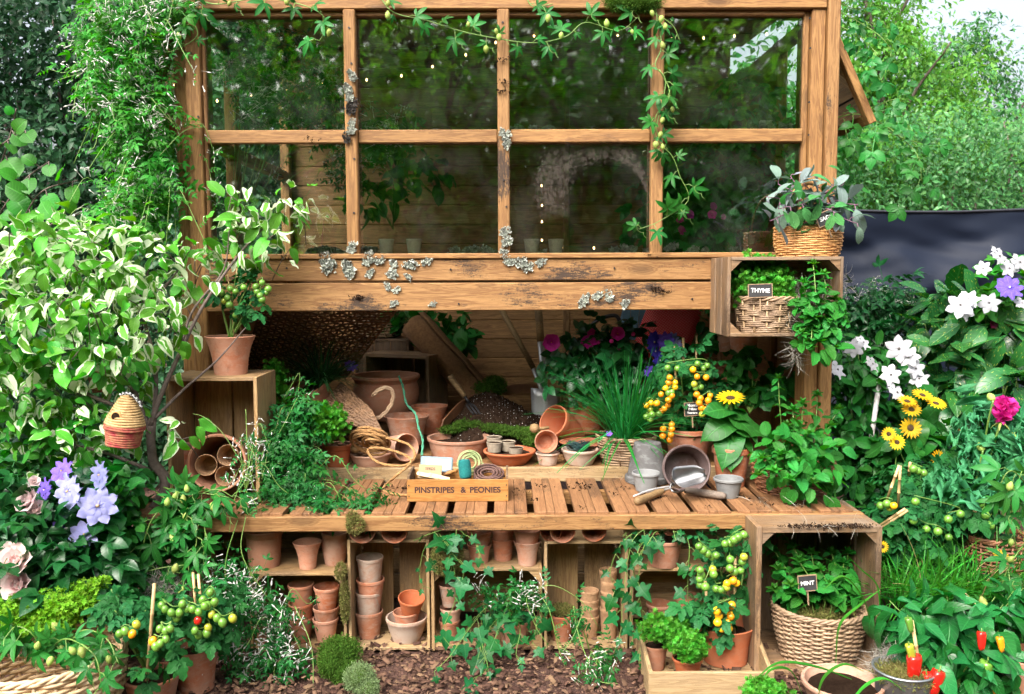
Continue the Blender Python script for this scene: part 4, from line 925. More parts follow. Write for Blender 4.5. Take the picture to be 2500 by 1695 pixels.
pot('lime streaked terracotta pot of ivy on the low crate below the bench', 1619, 1312, 98, 1390, 70, Z=cr5[4], mat='terra', soil=0.9, style='plain', key='ivyC')
pot('small brown pot behind the herbs in the low crate', 1609, 1472, 65, 1530, 48, Y=-0.33, mat='terra_old')
pot('tall mauve pot behind the yellow tomatoes in the low crate', 1676, 1452, 66, 1530, 52, Y=-0.30, mat='terra_old', style='plain')
pot('large bright terracotta pot of yellow tomatoes in the pale tray', 1771, 1520, 148, 1634, 108, Z=0.014, mat='terra_new', style='flare', soil=0.72, key='tomC')
pot('small dark terracotta pot of herbs at the left of the pale tray', 1600, 1572, 62, 1640, 44, Z=0.014, mat='terra_brown', soil=0.9, style='plain', key='hbA')
pot('small orange pot with a round green herb in the pale tray', 1678, 1604, 78, 1660, 52, Z=0.014, mat='terra_new', soil=0.88, key='hbB')
pot('tall orange pot of green plum tomatoes behind the small pot, bottom left', 479, 1574, 122, 1700, 86, Z=0.002, mat='terra', soil=0.78, style='flare', key='tomD')
pot('low orange pot with an upright cane at the bottom left corner', 373, 1645, 138, 1740, 100, Z=0.002, mat='terra', soil=0.8, style='plain', key='tomE')
pot('pink terracotta bowl at the bottom edge before the mint crate', 2055, 1660, 200, 1760, 140, Z=0.002, mat='terra_old', style='bowl', soil=0.7)
pot('big terracotta pot at the bottom right corner behind pepper leaves', 2520, 1600, 150, 1760, 110, Z=0.002, mat='terra', soil=0.85, key='pepP')
# fibre pots on the sill behind the glass
for k, x in enumerate((943, 1011, 1298, 1357)):
    pot('grey fibre pot on the window sill, ' + ['leftmost of four', 'second from the left', 'third from the left', 'rightmost of four'][k], x, 584, 39, 621, 29, Y=0.13, mat='fibre', style='plain', name='fibre_pot', group='fibre pots on the sill')

# ------------------------------------------------------------------ baskets
def basket(label, c, rt, rb, h, mat, rows=12, stakes=22, sy=1.0, tw=0.006, bulge=0.05, name='wicker_basket', strands=1, stakemat=None, handle=False, rim=True, group='wicker baskets', yaw=0):
    o = thing(name, label, 'basket', c, group, yaw); c = Vector(c)
    rad = lambda t: rb + (rt - rb) * t + bulge * rt * math.sin(math.pi * t)
    b = MB(); seg = stakes * 4
    dz = h / rows
    for i in range(rows):
        for sub in range(strands):
            t = (i + (sub + 0.5) / strands) / rows; r = rad(t); pts = []
            for k in range(seg):
                q = 2 * math.pi * k / seg; a = tw * 0.9 * math.cos(math.pi * (k / 4) + math.pi * i)
                wob = 0.0015 * math.sin(3 * q + i * 1.3)
                pts.append(c + Vector(((r + a) * math.cos(q), (r + a) * math.sin(q) * sy, t * h + wob)))
            b.tube(pts, min(tw * 0.95, dz / strands * 0.56), 5, True)
    b.build('weave', mat, o, smooth=True)
    s = MB()
    for k in range(stakes):
        q = 2 * math.pi * k / stakes
        s.tube([c + Vector((rad(t) * math.cos(q), rad(t) * math.sin(q) * sy, t * h)) for t in (0, 0.25, 0.5, 0.75, 1.0)], tw * 0.8, 5)
    s.build('stakes', stakemat or mat, o, smooth=True)
    if rim:
        b = MB()
        for ph in range(3):
            pts = []
            for k in range(64):
                q = 2 * math.pi * k / 64; a = q * stakes * 0.5 + ph * 2.1
                pts.append(c + Vector(((rt + tw * 0.9 * math.cos(a)) * math.cos(q), (rt + tw * 0.9 * math.cos(a)) * math.sin(q) * sy, h + tw * 1.1 * math.sin(a))))
            b.tube(pts, tw * 0.95, 5, True)
            pts = [p - Vector((0, 0, h)) + Vector((0, 0, 0.006)) for p in pts]
        b.build('rim', mat, o, smooth=True)
    if handle:
        b = MB()
        for ph in range(4):
            pts = []
            for k in range(33):
                q = math.pi * k / 32; a = k * 0.75 + ph * math.pi / 2
                pts.append(c + Vector((-(rt * 0.78) * math.cos(q), tw * 0.9 * math.cos(a), h * 0.9 + handle * math.sin(q) ** 0.8 + tw * 0.9 * math.sin(a))))
            b.tube(pts, tw * 0.8, 5)
        b.build('handle', mat, o, smooth=True)
    fl = MB().lathe([(0.0, 0.012), (rb * 0.98, 0.012), (rb * 0.98, 0.004), (0.0, 0.004)], 24, Matrix.Translation(c), sy); fl.build('bottom', mat, o)
    return o
def at_base(px, pyb, w, Z):
    q = PZ(px, pyb, Z); Y = q.y + w / 2 * M(q.y); return Vector((P(px, pyb, Y).x, Y, Z)), M(Y)
c, m = at_base(1995, 1636, 160, cr6[3] + 0.022)
MINT = c; basket('grey brown wicker basket of mint inside the large crate', c, 112 * m, 84 * m, P(1990, 1478, c.y).z - c.z, MAT['wicker'], 22, 26, tw=0.0068, bulge=0.04)
MINTH = P(1990, 1478, c.y).z
c, m = at_base(1880, 818, 100, cr9[3] + 0.014); c.y = -0.23; c.x = P(1868, 780, c.y).x
THY = c; basket('chunky woven basket of thyme inside the crate by the window', c, 72 * M(c.y), 64 * M(c.y), P(1860, 728, c.y).z - c.z, MAT['wicker'], 6, 14, tw=0.006, strands=3, bulge=0.0, stakemat=MAT['wicker_pale'])
SAGEZ = cr9[4]; c = Vector((P(1972, 600, -0.22).x, -0.22, SAGEZ)); SAGE = c
basket('golden wicker basket with a hoop handle and purple sage', c, 80 * M(c.y), 72 * M(c.y), 70 * M(c.y), MAT['wicker_gold'], 14, 20, sy=0.72, tw=0.004, bulge=0.05, handle=0.20, strands=1)
c, m = at_base(1528, 1137, 90, ZI); CHV = c
basket('small grey wicker basket holding the chives', c, 72 * m, 58 * m, P(1528, 1064, c.y).z - c.z, MAT['wicker'], 5, 13, tw=0.005, strands=2, bulge=0.02)
c, m = at_base(1935, 1216, 150, BZ); MB_ = c
basket('russet wicker basket of mint at the right end of the bench', c, 100 * m, 82 * m, P(1935, 1115, c.y).z - c.z, MAT['wicker_rust'], 14, 22, tw=0.005, bulge=0.06, sy=0.8)
c = Vector((P(110, 1640, -1.05).x, -1.05, 0.0)); m = M(-1.05); BBL = c
basket('large pale wicker basket with a passion vine at the bottom left', c, 186 * m, 150 * m, P(110, 1592, -1.05).z, MAT['wicker_pale'], 20, 26, tw=0.0078, bulge=0.05)
c = Vector((P(922, 790, 1.35).x, 1.35, P(922, 822, 1.35).z)); m = M(1.35)
basket('grey wicker basket standing on the dark crate at the back', c, 62 * m, 52 * m, 88 * m, MAT['wicker'], 12, 18, tw=0.007, bulge=0.03)
c = Vector((P(2430, 1345, -0.35).x, -0.35, 0.0)); m = M(-.35)
basket('russet wicker basket among the grass and tomato plants at the right', c, 75 * m, 56 * m, 0.44, MAT['wicker_rust'], 30, 20, tw=0.006)

# wicker hamper with its lid up
def panel(b, A, B, C, D, rows, cols, r, amp):
    A, B, C, D = map(Vector, (A, B, C, D)); n = ((B - A).cross(D - A)).normalized()
    for i in range(rows):
        t = (i + 0.5) / rows; p, q = A.lerp(D, t), B.lerp(C, t); pts = []
        for k in range(cols * 2 + 1):
            u = k / (cols * 2); pts.append(p.lerp(q, u) + n * (amp * math.cos(math.pi * k / 2 + math.pi * i)) + Vector((0, 0, random.uniform(-1, 1) * r * 0.35)))
        b.tube(pts, r * random.uniform(0.85, 1.1), 4)
    for k in range(cols + 1):
        u = k / cols; b.tube([A.lerp(B, u), D.lerp(C, u)], r * 1.0, 4)
ham = thing('wicker_hamper', 'large dark wicker hamper with its lid propped open inside the shed', 'hamper', (P(790, 1040, 0.45).x, 0.45, ZI), 'wicker baskets')
b = MB(); panel(b, P(598, 905, 0.72), P(842, 925, 0.62), P(985, 735, 0.30), P(640, 730, 0.30), 32, 18, 0.0066, 0.0065); b.build('lid', MAT['wicker_dark'], ham, smooth=True)
hx0, hx1 = P(632, 1040, 0.3).x, P(905, 1040, 0.3).x
b = MB()
panel(b, (hx0, 0.16, ZI), (hx1, 0.16, ZI), (hx1, 0.16, ZI + 0.11), (hx0, 0.16, ZI + 0.11), 12, 18, 0.006, 0.006); b.build('front_side', MAT['wicker_dark'], ham, smooth=True)
b = MB(); panel(b, (hx1, 0.16, ZI), (hx1 - 0.08, 0.66, ZI), (hx1 - 0.08, 0.66, ZI + 0.22), (hx1, 0.16, ZI + 0.13), 14, 14, 0.007, 0.006); b.build('end_side', MAT['wicker_dark'], ham, smooth=True)
b = MB(); panel(b, (hx0, 0.68, ZI), (hx1 - 0.08, 0.68, ZI), (hx1 - 0.08, 0.68, ZI + 0.2), (hx0, 0.68, ZI + 0.2), 16, 18, 0.006, 0.006); b.build('back_side', MAT['wicker_dark'], ham, smooth=True)
b = MB(); panel(b, P(770, 1010, 0.25), P(935, 1060, 0.16), P(905, 1000, 0.25), P(835, 935, 0.45), 16, 8, 0.007, 0.005); b.build('flap', MAT['wicker_dark'], ham, smooth=True)
b = MB()
for ph in range(3):
    pts = []
    for k in range(26):
        q = R(-60) + R(265) * k / 25; a = k * 0.9 + ph * 2.1
        pts.append(P(927 + 33 * math.sin(q + 0.5) + 3 * math.cos(a), 985 - 38 * math.cos(q) + 3 * math.sin(a), 0.33))
    b.tube(pts, 0.006, 5)
b.build('handle', MAT['wicker'], ham, smooth=True)
# ------------------------------------------------------------------ tools and small things
def text(body, size, W, mat, parent, name='lettering', ext=0.0004, bold=0.0, align='CENTER'):
    cu = bpy.data.curves.new(name, 'FONT'); cu.body = body; cu.size = size; cu.extrude = ext; cu.offset = bold; cu.align_x = align; cu.align_y = 'CENTER'; cu.materials.append(mat)
    return reg(bpy.data.objects.new(name, cu), W, parent)
FACE = Matrix.Rotation(math.pi / 2, 4, 'X')        # text that faces the viewer
def chalk_label(label, words, px, py, w, h, Y, rz=0.0, tilt=0.0, size=0.5, stake=0.06):
    m = M(Y); p = P(px, py, Y); W = Matrix.Translation(p) @ Matrix.Rotation(rz, 4, 'Z') @ Matrix.Rotation(tilt, 4, 'Y')
    o = bpy.data.objects.new('chalk_label', None); reg(o, W); tag(o, label, 'plant label', 'chalkboard plant labels')
    b = MB().box((0, 0, 0), (w * m, 0.004, h * m), ch=0.001); me = b.mesh('board'); me.materials.append(MAT['slate']); reg(bpy.data.objects.new('board', me), W, o)
    b = MB(); t = 0.003
    for sx in (-1, 1): b.box((sx * (w * m / 2 + t / 2), 0, 0), (t, 0.006, h * m + 2 * t))
    for sz in (-1, 1): b.box((0, 0, sz * (h * m / 2 + t / 2)), (w * m, 0.0056, t))
    b.box((0, 0.004, -h * m / 2 - stake / 2), (0.006, 0.003, stake))
    me = b.mesh('edging'); me.materials.append(MAT['chalk_rim']); reg(bpy.data.objects.new('edging', me), W, o)
    for k, l in enumerate(words):
        text(l, min(size * h * m / max(1, len(words)) * 1.15, 0.80 * w * m / (0.62 * len(l))), W @ Matrix.Translation((random.uniform(-.1, .1) * w * m * 0.3, -0.0026, (0.5 - (k + 0.5) / len(words)) * h * m * 0.9)) @ Matrix.Rotation(R(random.uniform(-4, 4)), 4, 'Y') @ FACE @ Matrix.Shear('XZ', 4, (0.0, 0.0)), MAT['chalk'], o, bold=0.0006)
    return o
chalk_label('small black chalk label reading sage stuck in the golden basket', ['SAGE'], 2015, 533, 42, 30, -0.33, 0.1, R(-22), 0.55)
chalk_label('black chalk label reading thyme before the thyme basket rim', ['THYME'], 1856, 710, 56, 30, -0.36, 0.0, R(-2), 0.62)
chalk_label('black chalk label reading mint in the large crate basket', ['MINT'], 1971, 1424, 44, 38, -0.66, 0.0, R(-5), 0.5)
chalk_label('black chalk label naming the yellow tomatoes', ["Mom's", 'Yellow', 'Tomatoes'], 1690, 999, 38, 31, 0.06, 0.1, R(-3), 0.85)
chalk_label('blank looking chalk label in the mint at the bench right end', [], 1971, 1071, 36, 13, -0.36, 0.2, R(8))
chalk_label('chalk label leaning at the bottom right corner pot', [], 2472, 1636, 26, 46, -1.0, 0.3, R(-14))

# spade and hoe standing in the soil
def tool_shaft(name, label, pts, wr, mr, split, Ys, cat):
    A, B, C = [P(*p) for p in pts]
    o = thing(name, label, cat, C, 'garden tools')
    top = A + (A - B) * 0.12
    b = MB().tube([top, A.lerp(B, 0.5), B], [wr, wr, wr * 0.95], 10); b.build('handle', MAT['handle'], o, smooth=True)
    b = MB().tube([B + (A - B).normalized() * 0.01, B.lerp(C, 0.5), C], [mr, mr * 0.9, mr * 0.75], 10); b.build('socket', MAT['steel'], o, smooth=True)
    return o, B, C
o, B, C = tool_shaft('spade', 'spade with a bright steel socket standing in the soil heap', ((1313, 745, 0.80), (1321, 838, 0.78), (1332, 962, 0.74)), 0.021, 0.020, 0, 0, 'spade')
b = MB(); NX, NZ = 8, 8; m = M(0.72)
for i in range(NX + 1):
    for j in range(NZ + 1):
        u = i / NX * 2 - 1; v = j / NZ; ww = 36 * m * (1 - 0.12 * v * v)
        p = P(1332 + 2 * v, 955, 0.74) + Vector((u * ww, 0.04 * u * u - 0.02 * v + 0.02 * (1 - min(1, abs(u) * 4)) * (v - 1) * 1.0, -v * 0.26 - (0.012 * u * u if v == 1 else 0) + (0.012 if abs(u) > 0.3 and v == 0 else 0)))
        b.v.append(tuple(p))
for i in range(NX):
    for j in range(NZ): a = i * (NZ + 1) + j; b.f.append((a, a + 1, a + NZ + 2, a + NZ + 1))
bl = b.build('blade', MAT['steel'], o, smooth=True); md = bl.modifiers.new('thick', 'SOLIDIFY'); md.thickness = 0.003
tool_shaft('hoe', 'thin tool with a worn wooden shaft leaning against the spade', ((1218, 745, 1.05), (1303, 900, 0.92), (1330, 975, 0.84)), 0.016, 0.013, 0, 0, 'hoe')
# roll of coir matting
A, B = P(1010, 790, 1.10), P(1185, 985, 0.85); ax = (B - A).normalized(); fr = frame(ax, (0, 0, 1)); b = MB(); SP = 60
roll = thing('coir_roll', 'brown roll of coir matting leaning inside the shed', 'roll', B)
for i in range(SP + 1):
    q = i / SP * 4.6 * math.pi; r = 0.030 + 0.058 * i / SP + 0.002 * math.sin(i * 2.1)
    for t in range(9):
        p = A.lerp(B, t / 8) + fr @ Vector((random.uniform(-1, 1) * 0.004 if t in (0, 8) else 0, (r + 0.004 * math.sin(t * 1.3 + i * 0.2)) * math.cos(q), (r + 0.004 * math.sin(t * 1.7)) * math.sin(q))); b.v.append(tuple(p))
for i in range(SP):
    for t in range(8): a = i * 9 + t; b.f.append((a, a + 1, a + 10, a + 9))
mt = b.build('matting', MAT['coir_mat'], roll, smooth=True); md = mt.modifiers.new('thick', 'SOLIDIFY'); md.thickness = 0.007
# soil heap with a woven edge
heap = thing('soil_heap', 'heap of dark potting soil in the middle of the counter', 'soil', (P(1240, 1020, 0.6).x, 0.6, ZI))
b = MB(); N = 46; hx0, hx1, hy0, hy1 = P(1075, 1030, 0.45).x, P(1405, 1030, 0.45).x, 0.36, 1.02
for j in range(N + 1):
    for i in range(N + 1):
        u, v = i / N, j / N; e = max(0, math.sin(math.pi * u)) ** 0.7 * max(0, math.sin(math.pi * min(1, v * 0.9 + 0.02))) ** 0.7
        z = ZI + 0.002 + 0.33 * e * (0.75 + 0.25 * math.sin(u * 5 + 1)) + random.gauss(0, 0.006) * (e > 0.1)
        b.v.append((hx0 + (hx1 - hx0) * u, hy0 + (hy1 - hy0) * v, z))
for j in range(N):
    for i in range(N): a = j * (N + 1) + i; b.f.append((a, a + 1, a + N + 2, a + N + 1))
b.build('soil', MAT['soil'], heap, smooth=False)
n = 500; uu = rng.random(n); vv = rng.random(n) * 0.6; idx = (vv * N).astype(int) * (N + 1) + (uu * N).astype(int); pp = np.array(b.v)[idx] + np.array((0, 0, 0.002))
scatter('perlite', T_CHIP, pp, rng.normal(size=(n, 3)), rng.normal(size=(n, 3)), 0.004 * (0.5 + rng.random(n)), MAT['chalk'], heap)
b = MB()
for k in range(7):
    b.tube(cr([P(1075 + k, 1052 - k * 4, 0.44), P(1120, 1010 - k * 4, 0.62), P(1160 + k, 985 - k * 4, 0.8)], 5), 0.005, 5)
b.build('woven_edge', MAT['wicker_rust'], heap, smooth=True); b = MB()
for k in range(7): b.tube(cr([P(1230, 962 - k * 3.0, 1.02), P(1290, 958 - k * 3.2, 1.02), P(1345, 966 - k * 3, 1.0)], 5), 0.005, 5)
b.build('woven_edge', MAT['wicker_rust'], heap, smooth=True)
def moss(name, label, ells, n, size, mat, base, th=None, cat='moss', shell=0.9, core=True, up=1.0):
    t = th or thing(name, label, cat, base, 'moss cushions')
    pos, out = cloud(ells, int(n * 3.2), shell, 0.5); d = _nrm(out * 0.9 + rng.normal(size=out.shape) * 0.5 + np.array((0, 0, 0.25 * up))); nn = _nrm(rng.normal(size=out.shape))
    if core:
        b = MB()
        for c, r in ells:
            W = Matrix.Translation(Vector(c.tolist())) @ Matrix.Diagonal((*(r * 0.9).tolist(), 1)); b.lathe([(0.01, -1), (0.55, -0.82), (0.9, -0.4), (1, 0), (0.9, 0.42), (0.55, 0.82), (0.01, 1)], 16, W, 1, 0.04)
        b.build('cushion', MAT['moss_dry'] if mat == 'moss_dry' else MAT['moss'], t, smooth=True)
    scatter('fronds', T_MOSS, pos, d, nn, size * 0.58 * (0.6 + 0.8 * rng.random(len(pos))), MAT[mat], t); return t
moss('moss_clump', 'green moss clump on top of the soil heap', [ell(1190, 948, 0.86, 40, 18, 0.07), ell(1208, 935, 0.9, 24, 14, 0.05)], 1500, 0.022, 'moss', P(1190, 960, 0.86))
moss('moss_mat', 'mat of green moss along the front of the soil heap', [ell(x, y, Y, rx, ry, .05) for x, y, Y, rx, ry in ((1100, 1048, .44, 24, 6), (1135, 1038, .47, 26, 9), (1168, 1034, .48, 18, 6), (1200, 1044, .42, 26, 6), (1232, 1050, .38, 24, 8), (1264, 1054, .34, 20, 10), (1290, 1060, .30, 26, 13), (1302, 1076, .26, 22, 10), (1150, 1022, .55, 16, 6))], 2200, 0.022, 'moss', P(1200, 1050, 0.40))
moss('moss_cushion', 'round green moss cushion on the bark before the crates', [ell(830, 1590, -0.66, 48, 32, 0.07), ell(810, 1618, -0.72, 30, 30, 0.06), ell(838, 1640, -0.74, 32, 26, 0.05)], 4200, 0.016, 'moss', PZ(828, 1640, 0.0))
moss('moss_cushion', 'pale grey green moss cushion before the green one', [ell(878, 1655, -0.80, 34, 32, 0.06), ell(900, 1680, -0.84, 26, 22, 0.05)], 3000, 0.013, 'moss_pale', PZ(880, 1690, 0.0))
moss('moss_ball', 'hanging ball of moss behind the ivy at the crate corner', [ell(1092, 1362, -0.50, 36, 42, 0.05)], 1800, 0.016, 'moss_dry', P(1092, 1400, -0.50))
moss('moss_tuft', 'moss tuft over the window head beam', [ell(1545, 6, -0.06, 62, 24, 0.05)], 2200, 0.016, 'moss', P(1545, 20, -0.06))
moss('moss_tuft', 'brown green moss tuft on the bench front rail', [ell(868, 1282, -0.56, 20, 20, 0.03), ell(860, 1262, -0.55, 12, 12, 0.02)], 500, 0.018, 'moss_dry', P(868, 1290, -0.56), core=False)
moss('moss_strip', 'strip of moss and dry bark hanging on the crate edge', [ell(832, 1395, -0.49, 12, 20, 0.02), ell(842, 1470, -0.49, 9, 50, 0.015)], 900, 0.016, 'moss_dry', P(840, 1500, -0.49), core=False)
moss('moss_bed', 'dry moss on top of the mint basket in the crate', [ell(1985, 1478, -0.52, 96, 14, 0.13)], 2600, 0.022, 'moss_dry', P(1985, 1480, -0.5), shell=0.7)
moss('moss_bed', 'dry moss on the brown pot in the upright crate', [ell(1370, 1492, -0.36, 32, 12, 0.05)], 700, 0.022, 'moss_dry', P(1370, 1495, -0.36))

# hand fork in the soil
o = thing('hand_fork', 'hand fork with a brown wooden handle stuck in the soil heap', 'hand tool', P(1148, 985, 0.55), 'garden tools')
b = MB().tube(cr([P(1098, 918, 0.58), P(1112, 938, 0.57), P(1135, 968, 0.56)], 5), [0.017, 0.019, 0.018, 0.016, 0.015, 0.016, 0.017, 0.016, 0.014, 0.013, 0.012], 10); b.build('handle', MAT['handle'], o, smooth=True)
b = MB().tube([P(1135, 968, 0.56), P(1146, 985, 0.55)], 0.008, 8)
for k in (-1, 0, 1): b.tube(cr([P(1146, 985, 0.55), P(1150 + k * 9, 992, 0.53), P(1165 + k * 8, 1012, 0.5)], 4), 0.005, 6)
b.build('tines', MAT['dark_metal'], o, smooth=True)
# red cushion and blue slatted chair at the back
o = thing('folding_chair', 'blue slatted folding chair at the back of the shed', 'chair', (P(1560, 900, 1.25).x, 1.25, ZI))
for k in range(5):
    x = P(1525 + k * 21, 780, 1.2).x; plank('slat', (x, 1.20, P(1550, 830, 1.2).z), (x + 0.02, 1.24, P(1550, 735, 1.24).z), 0.048, 0.012, MAT['blue_paint'], o, UPY)
b = MB().tube(cr([P(1440, 800, 1.15), P(1462, 780, 1.15), P(1505, 772, 1.15), P(1514, 810, 1.15), P(1512, 860, 1.15)], 6), 0.012, 8); b.build('frame', MAT['dark_metal'], o, smooth=True)
plank('leg', P(1500, 850, 1.3), P(1530, 735, 1.3), 0.03, 0.02, MAT['blue_paint'], o)
plank('seat', P(1500, 885, 1.2), P(1640, 885, 1.2), 0.3, 0.02, MAT['blue_paint'], o)
def cloth_mat():
    t = NT('red weave'); v = t.coord(); sp = t.new('SeparateXYZ'); t.t.links.new(v, sp.inputs[0])
    w = t.math('MULTIPLY', t.math('SINE', t.math('MULTIPLY', sp.outputs[0], 520.0)), t.math('SINE', t.math('MULTIPLY', sp.outputs[2], 520.0)))
    c = t.mix(t.ramp(w, [(0.45, 0.0), (0.6, 1.0)]), (0.42, 0.022, 0.032), (0.62, 0.30, 0.28))
    return t.done(t.bsdf(c, 0.9, 0, 0.2, t.bump(w, 0.3, 0.003)))
b = MB(); N = 12
for j in range(N + 1):
    for i in range(N + 1):
        u, v = i / N * 2 - 1, j / N * 2 - 1; k = 0.16 * (1 - 0.06 * v * v); f = 0.05 * ((1 - u ** 4) * (1 - v ** 4)) ** 0.5
        b.v.append((u * k, -f, v * 0.20 * (1 - 0.05 * u * u)))
for j in range(N + 1):
    for i in range(N + 1): x, y, z = b.v[j * (N + 1) + i]; b.v.append((x, -y, z))
for j in range(N):
    for i in range(N):
        a = j * (N + 1) + i; q = (N + 1) ** 2; b.f += [(a, a + 1, a + N + 2, a + N + 1), (q + a, q + a + N + 1, q + a + N + 2, q + a + 1)]
me = b.mesh('red_cushion', smooth=True); me.materials.append(cloth_mat())
tag(reg(bpy.data.objects.new('red_cushion', me), Matrix.Translation(P(1628, 810, 1.12)) @ Matrix.Rotation(R(22), 4, 'Y') @ Matrix.Rotation(R(-12), 4, 'X')), 'red woven cushion leaning on the blue chair', 'cushion')

# ---- the lettered tray and what is in it
Yt = -0.36; x0, x1 = P(994, 1190, Yt).x, P(1241, 1190, Yt).x; zt = BZ + 0.001; hf = P(1100, 1171, Yt).z - zt; dep = 0.20
tr = thing('seed_tray', 'small wooden tray lettered on the front with gardening bits inside', 'tray', ((x0 + x1) / 2, Yt + dep / 2, zt))
ty = wood('varnished tray pine', (0.52, 0.25, 0.075), (0.40, 0.17, 0.045), 0.4, knots=0.2, var=0.05)
plank('front_board', (x0, Yt, zt + hf / 2), (x1, Yt, zt + hf / 2), hf, 0.010, ty, tr, UPY, 0.001)
plank('back_board', (x0 + .011, Yt + dep, zt + hf * 0.5), (x1 - .011, Yt + dep, zt + hf * 0.5), hf, 0.010, ty, tr, UPY, 0.001)
for x in (x0 + 0.005, x1 - 0.005):
    plank('side_board', (x, Yt + 0.0055, zt + hf * 0.58), (x, Yt + dep + 0.005, zt + hf * 0.58), hf * 1.16, 0.010, MAT['crate_old'], tr, (1, 0, 0), 0.001)
plank('bottom_board', (x0 + .011, Yt + dep / 2, zt + 0.004), (x1 - .011, Yt + dep / 2, zt + 0.004), dep - 0.012, 0.006, ty, tr)
W0 = Matrix.Translation(((x0 + x1) / 2 - 0.01, Yt - 0.0052, zt + hf * 0.52)) @ FACE
text('PINSTRIPES', 0.034, W0 @ Matrix.Translation((-0.088, 0, 0)), MAT['ink'], tr, bold=0.0011)
text('&', 0.034, W0 @ Matrix.Translation((0.033, 0, 0)), MAT['ink'], tr, bold=0.0011)
text('PEONIES', 0.034, W0 @ Matrix.Translation((0.125, 0, 0)), MAT['ink'], tr, bold=0.0011)
b = MB()
for x in (x0 + 0.008, x1 - 0.008):
    for z in (0.25, 0.75): b.box((x, Yt - 0.005, zt + hf * z), (0.005, 0.002, 0.005))
b.build('nails', MAT['dark_metal'], tr)
zi = zt + 0.009
tin = thing('seed_tin', 'open blue grey tin with a white label in the lettered tray', 'tin', (P(1062, 1165, -0.24).x, -0.24, zi))
b = MB().box((P(1060, 1165, -.27).x, -0.27, zi + 0.014), (0.15, 0.10, 0.026), ch=0.006); b.build('tin_base', MAT['galv'], tin)
lz = Matrix.Translation(P(1066, 1134, -0.20)) @ Matrix.Rotation(R(-14), 4, 'X') @ Matrix.Rotation(R(3), 4, 'Y')
b = MB().box((0, 0, 0), (0.142, 0.010, 0.066), ch=0.005); me = b.mesh('tin_lid'); me.materials.append(plain('pale blue tin', (0.24, 0.33, 0.40), 0.35, 0.3)); reg(bpy.data.objects.new('tin_lid', me), lz, tin)
b = MB().box((0.008, -0.0062, 0), (0.108, 0.0016, 0.044)); me = b.mesh('paper_label'); me.materials.append(MAT['white']); reg(bpy.data.objects.new('paper_label', me), lz, tin)
text('KIT', 0.012, lz @ Matrix.Translation((0.045, -0.0075, -0.013)) @ FACE, MAT['slate'], tin)
sp_ = thing('seed_packet', 'kraft paper seed packet reading seeds in the tin', 'packet', P(1050, 1160, -0.28))
W = Matrix.Translation(P(1050, 1152, -0.30)) @ Matrix.Rotation(R(-30), 4, 'X') @ Matrix.Rotation(R(3), 4, 'Y')
b = MB().box((0, 0, 0), (0.100, 0.004, 0.062), ch=0.001); me = b.mesh('envelope'); me.materials.append(MAT['kraft']); reg(bpy.data.objects.new('envelope', me), W, sp_)
text('SEEDS', 0.016, W @ Matrix.Translation((0.0, -0.003, 0.012)) @ FACE, MAT['ink'], sp_)
mk = thing('plant_marker', 'pale wooden plant markers lying on the seed packet', 'plant marker', P(1045, 1165, -0.31))
for k in range(2):
    W = Matrix.Translation(P(1046 + 28 * k, 1161 + 4 * k, -0.325)) @ Matrix.Rotation(R(12 + 2 * k), 4, 'Y') @ Matrix.Rotation(R(-40), 4, 'X')
    b = MB().box((0, 0, 0), (0.085, 0.002, 0.018), ch=0.0008).lathe([(0.009, -0.001), (0.009, 0.001)], 14, Matrix.Translation((-0.0425, 0, 0)) @ Matrix.Rotation(R(90), 4, 'X'))
    me = b.mesh('marker'); me.materials.append(MAT['wicker_pale']); reg(bpy.data.objects.new('marker', me), W, mk)
dib = thing('wooden_dibber', 'small turned orange wooden dibber lying in the tin', 'hand tool', P(1100, 1155, -0.27), 'garden tools')
b = MB(); A, B = P(1080, 1160, -0.28), P(1117, 1148, -0.27)
b.tube([A.lerp(B, t) for t in (0, .25, .35, .5, .6, .7, .78, .82, .9, 1)], [.004, .006, .009, .0095, .008, .0055, .007, .0105, .0115, .005], 12); b.build('turned_wood', ty, dib, smooth=True)
def coil(label, name, c, R0, r, turns, layers, mat, tilt, cat='twine'):
    o = thing(name, label, cat, c, 'balls of twine'); b = MB(); Wt = Matrix.Translation(c) @ tilt; pts = []
    N = turns * 26
    for k in range(N + 1):
        q = 2 * math.pi * k / 26; t = k / N; rr = R0 * (0.36 + 0.64 * abs(((t * layers * 2) % 2) - 1)); z = (t - 0.5) * r * 3.2 * layers + 0.0015 * math.sin(q * 1.7)
        pts.append(Wt @ Vector((rr * math.cos(q) * (1 + 0.03 * math.sin(k)), rr * math.sin(q), z)))
    b.tube(pts, r, 5); b.build('strands', mat, o, smooth=True); return o
coil('brown cord wound in a flat ring in the lettered tray', 'cord_ring', P(1192, 1158, -0.27), 0.068, 0.0042, 12, 2, MAT['twine_brown'], Matrix.Rotation(R(22), 4, 'X'))
coil('sage green twine ring standing behind the teal spool', 'twine_ring', P(1146, 1130, -0.20), 0.058, 0.0034, 10, 2, MAT['twine_sage'], Matrix.Rotation(R(68), 4, 'X') @ Matrix.Rotation(R(15), 4, 'Y'))
o = thing('twine_spool', 'teal twine spool standing in the lettered tray', 'twine', P(1136, 1170, -0.30), 'balls of twine'); b = MB(); pts = []
c = P(1135, 1146, -0.30); Wt = Matrix.Translation(c) @ Matrix.Rotation(R(-4), 4, 'Y'); hh = 0.074
for k in range(26 * 16 + 1):
    q = 2 * math.pi * k / 16; t = k / (26 * 16); z = ((t * 26 % 1) * 0.006) + (t - 0.5) * hh
    pts.append(Wt @ Vector((0.0245 * (1 - 0.12 * (2 * t - 1) ** 4) * math.cos(q), 0.0245 * (1 - 0.12 * (2 * t - 1) ** 4) * math.sin(q), z)))
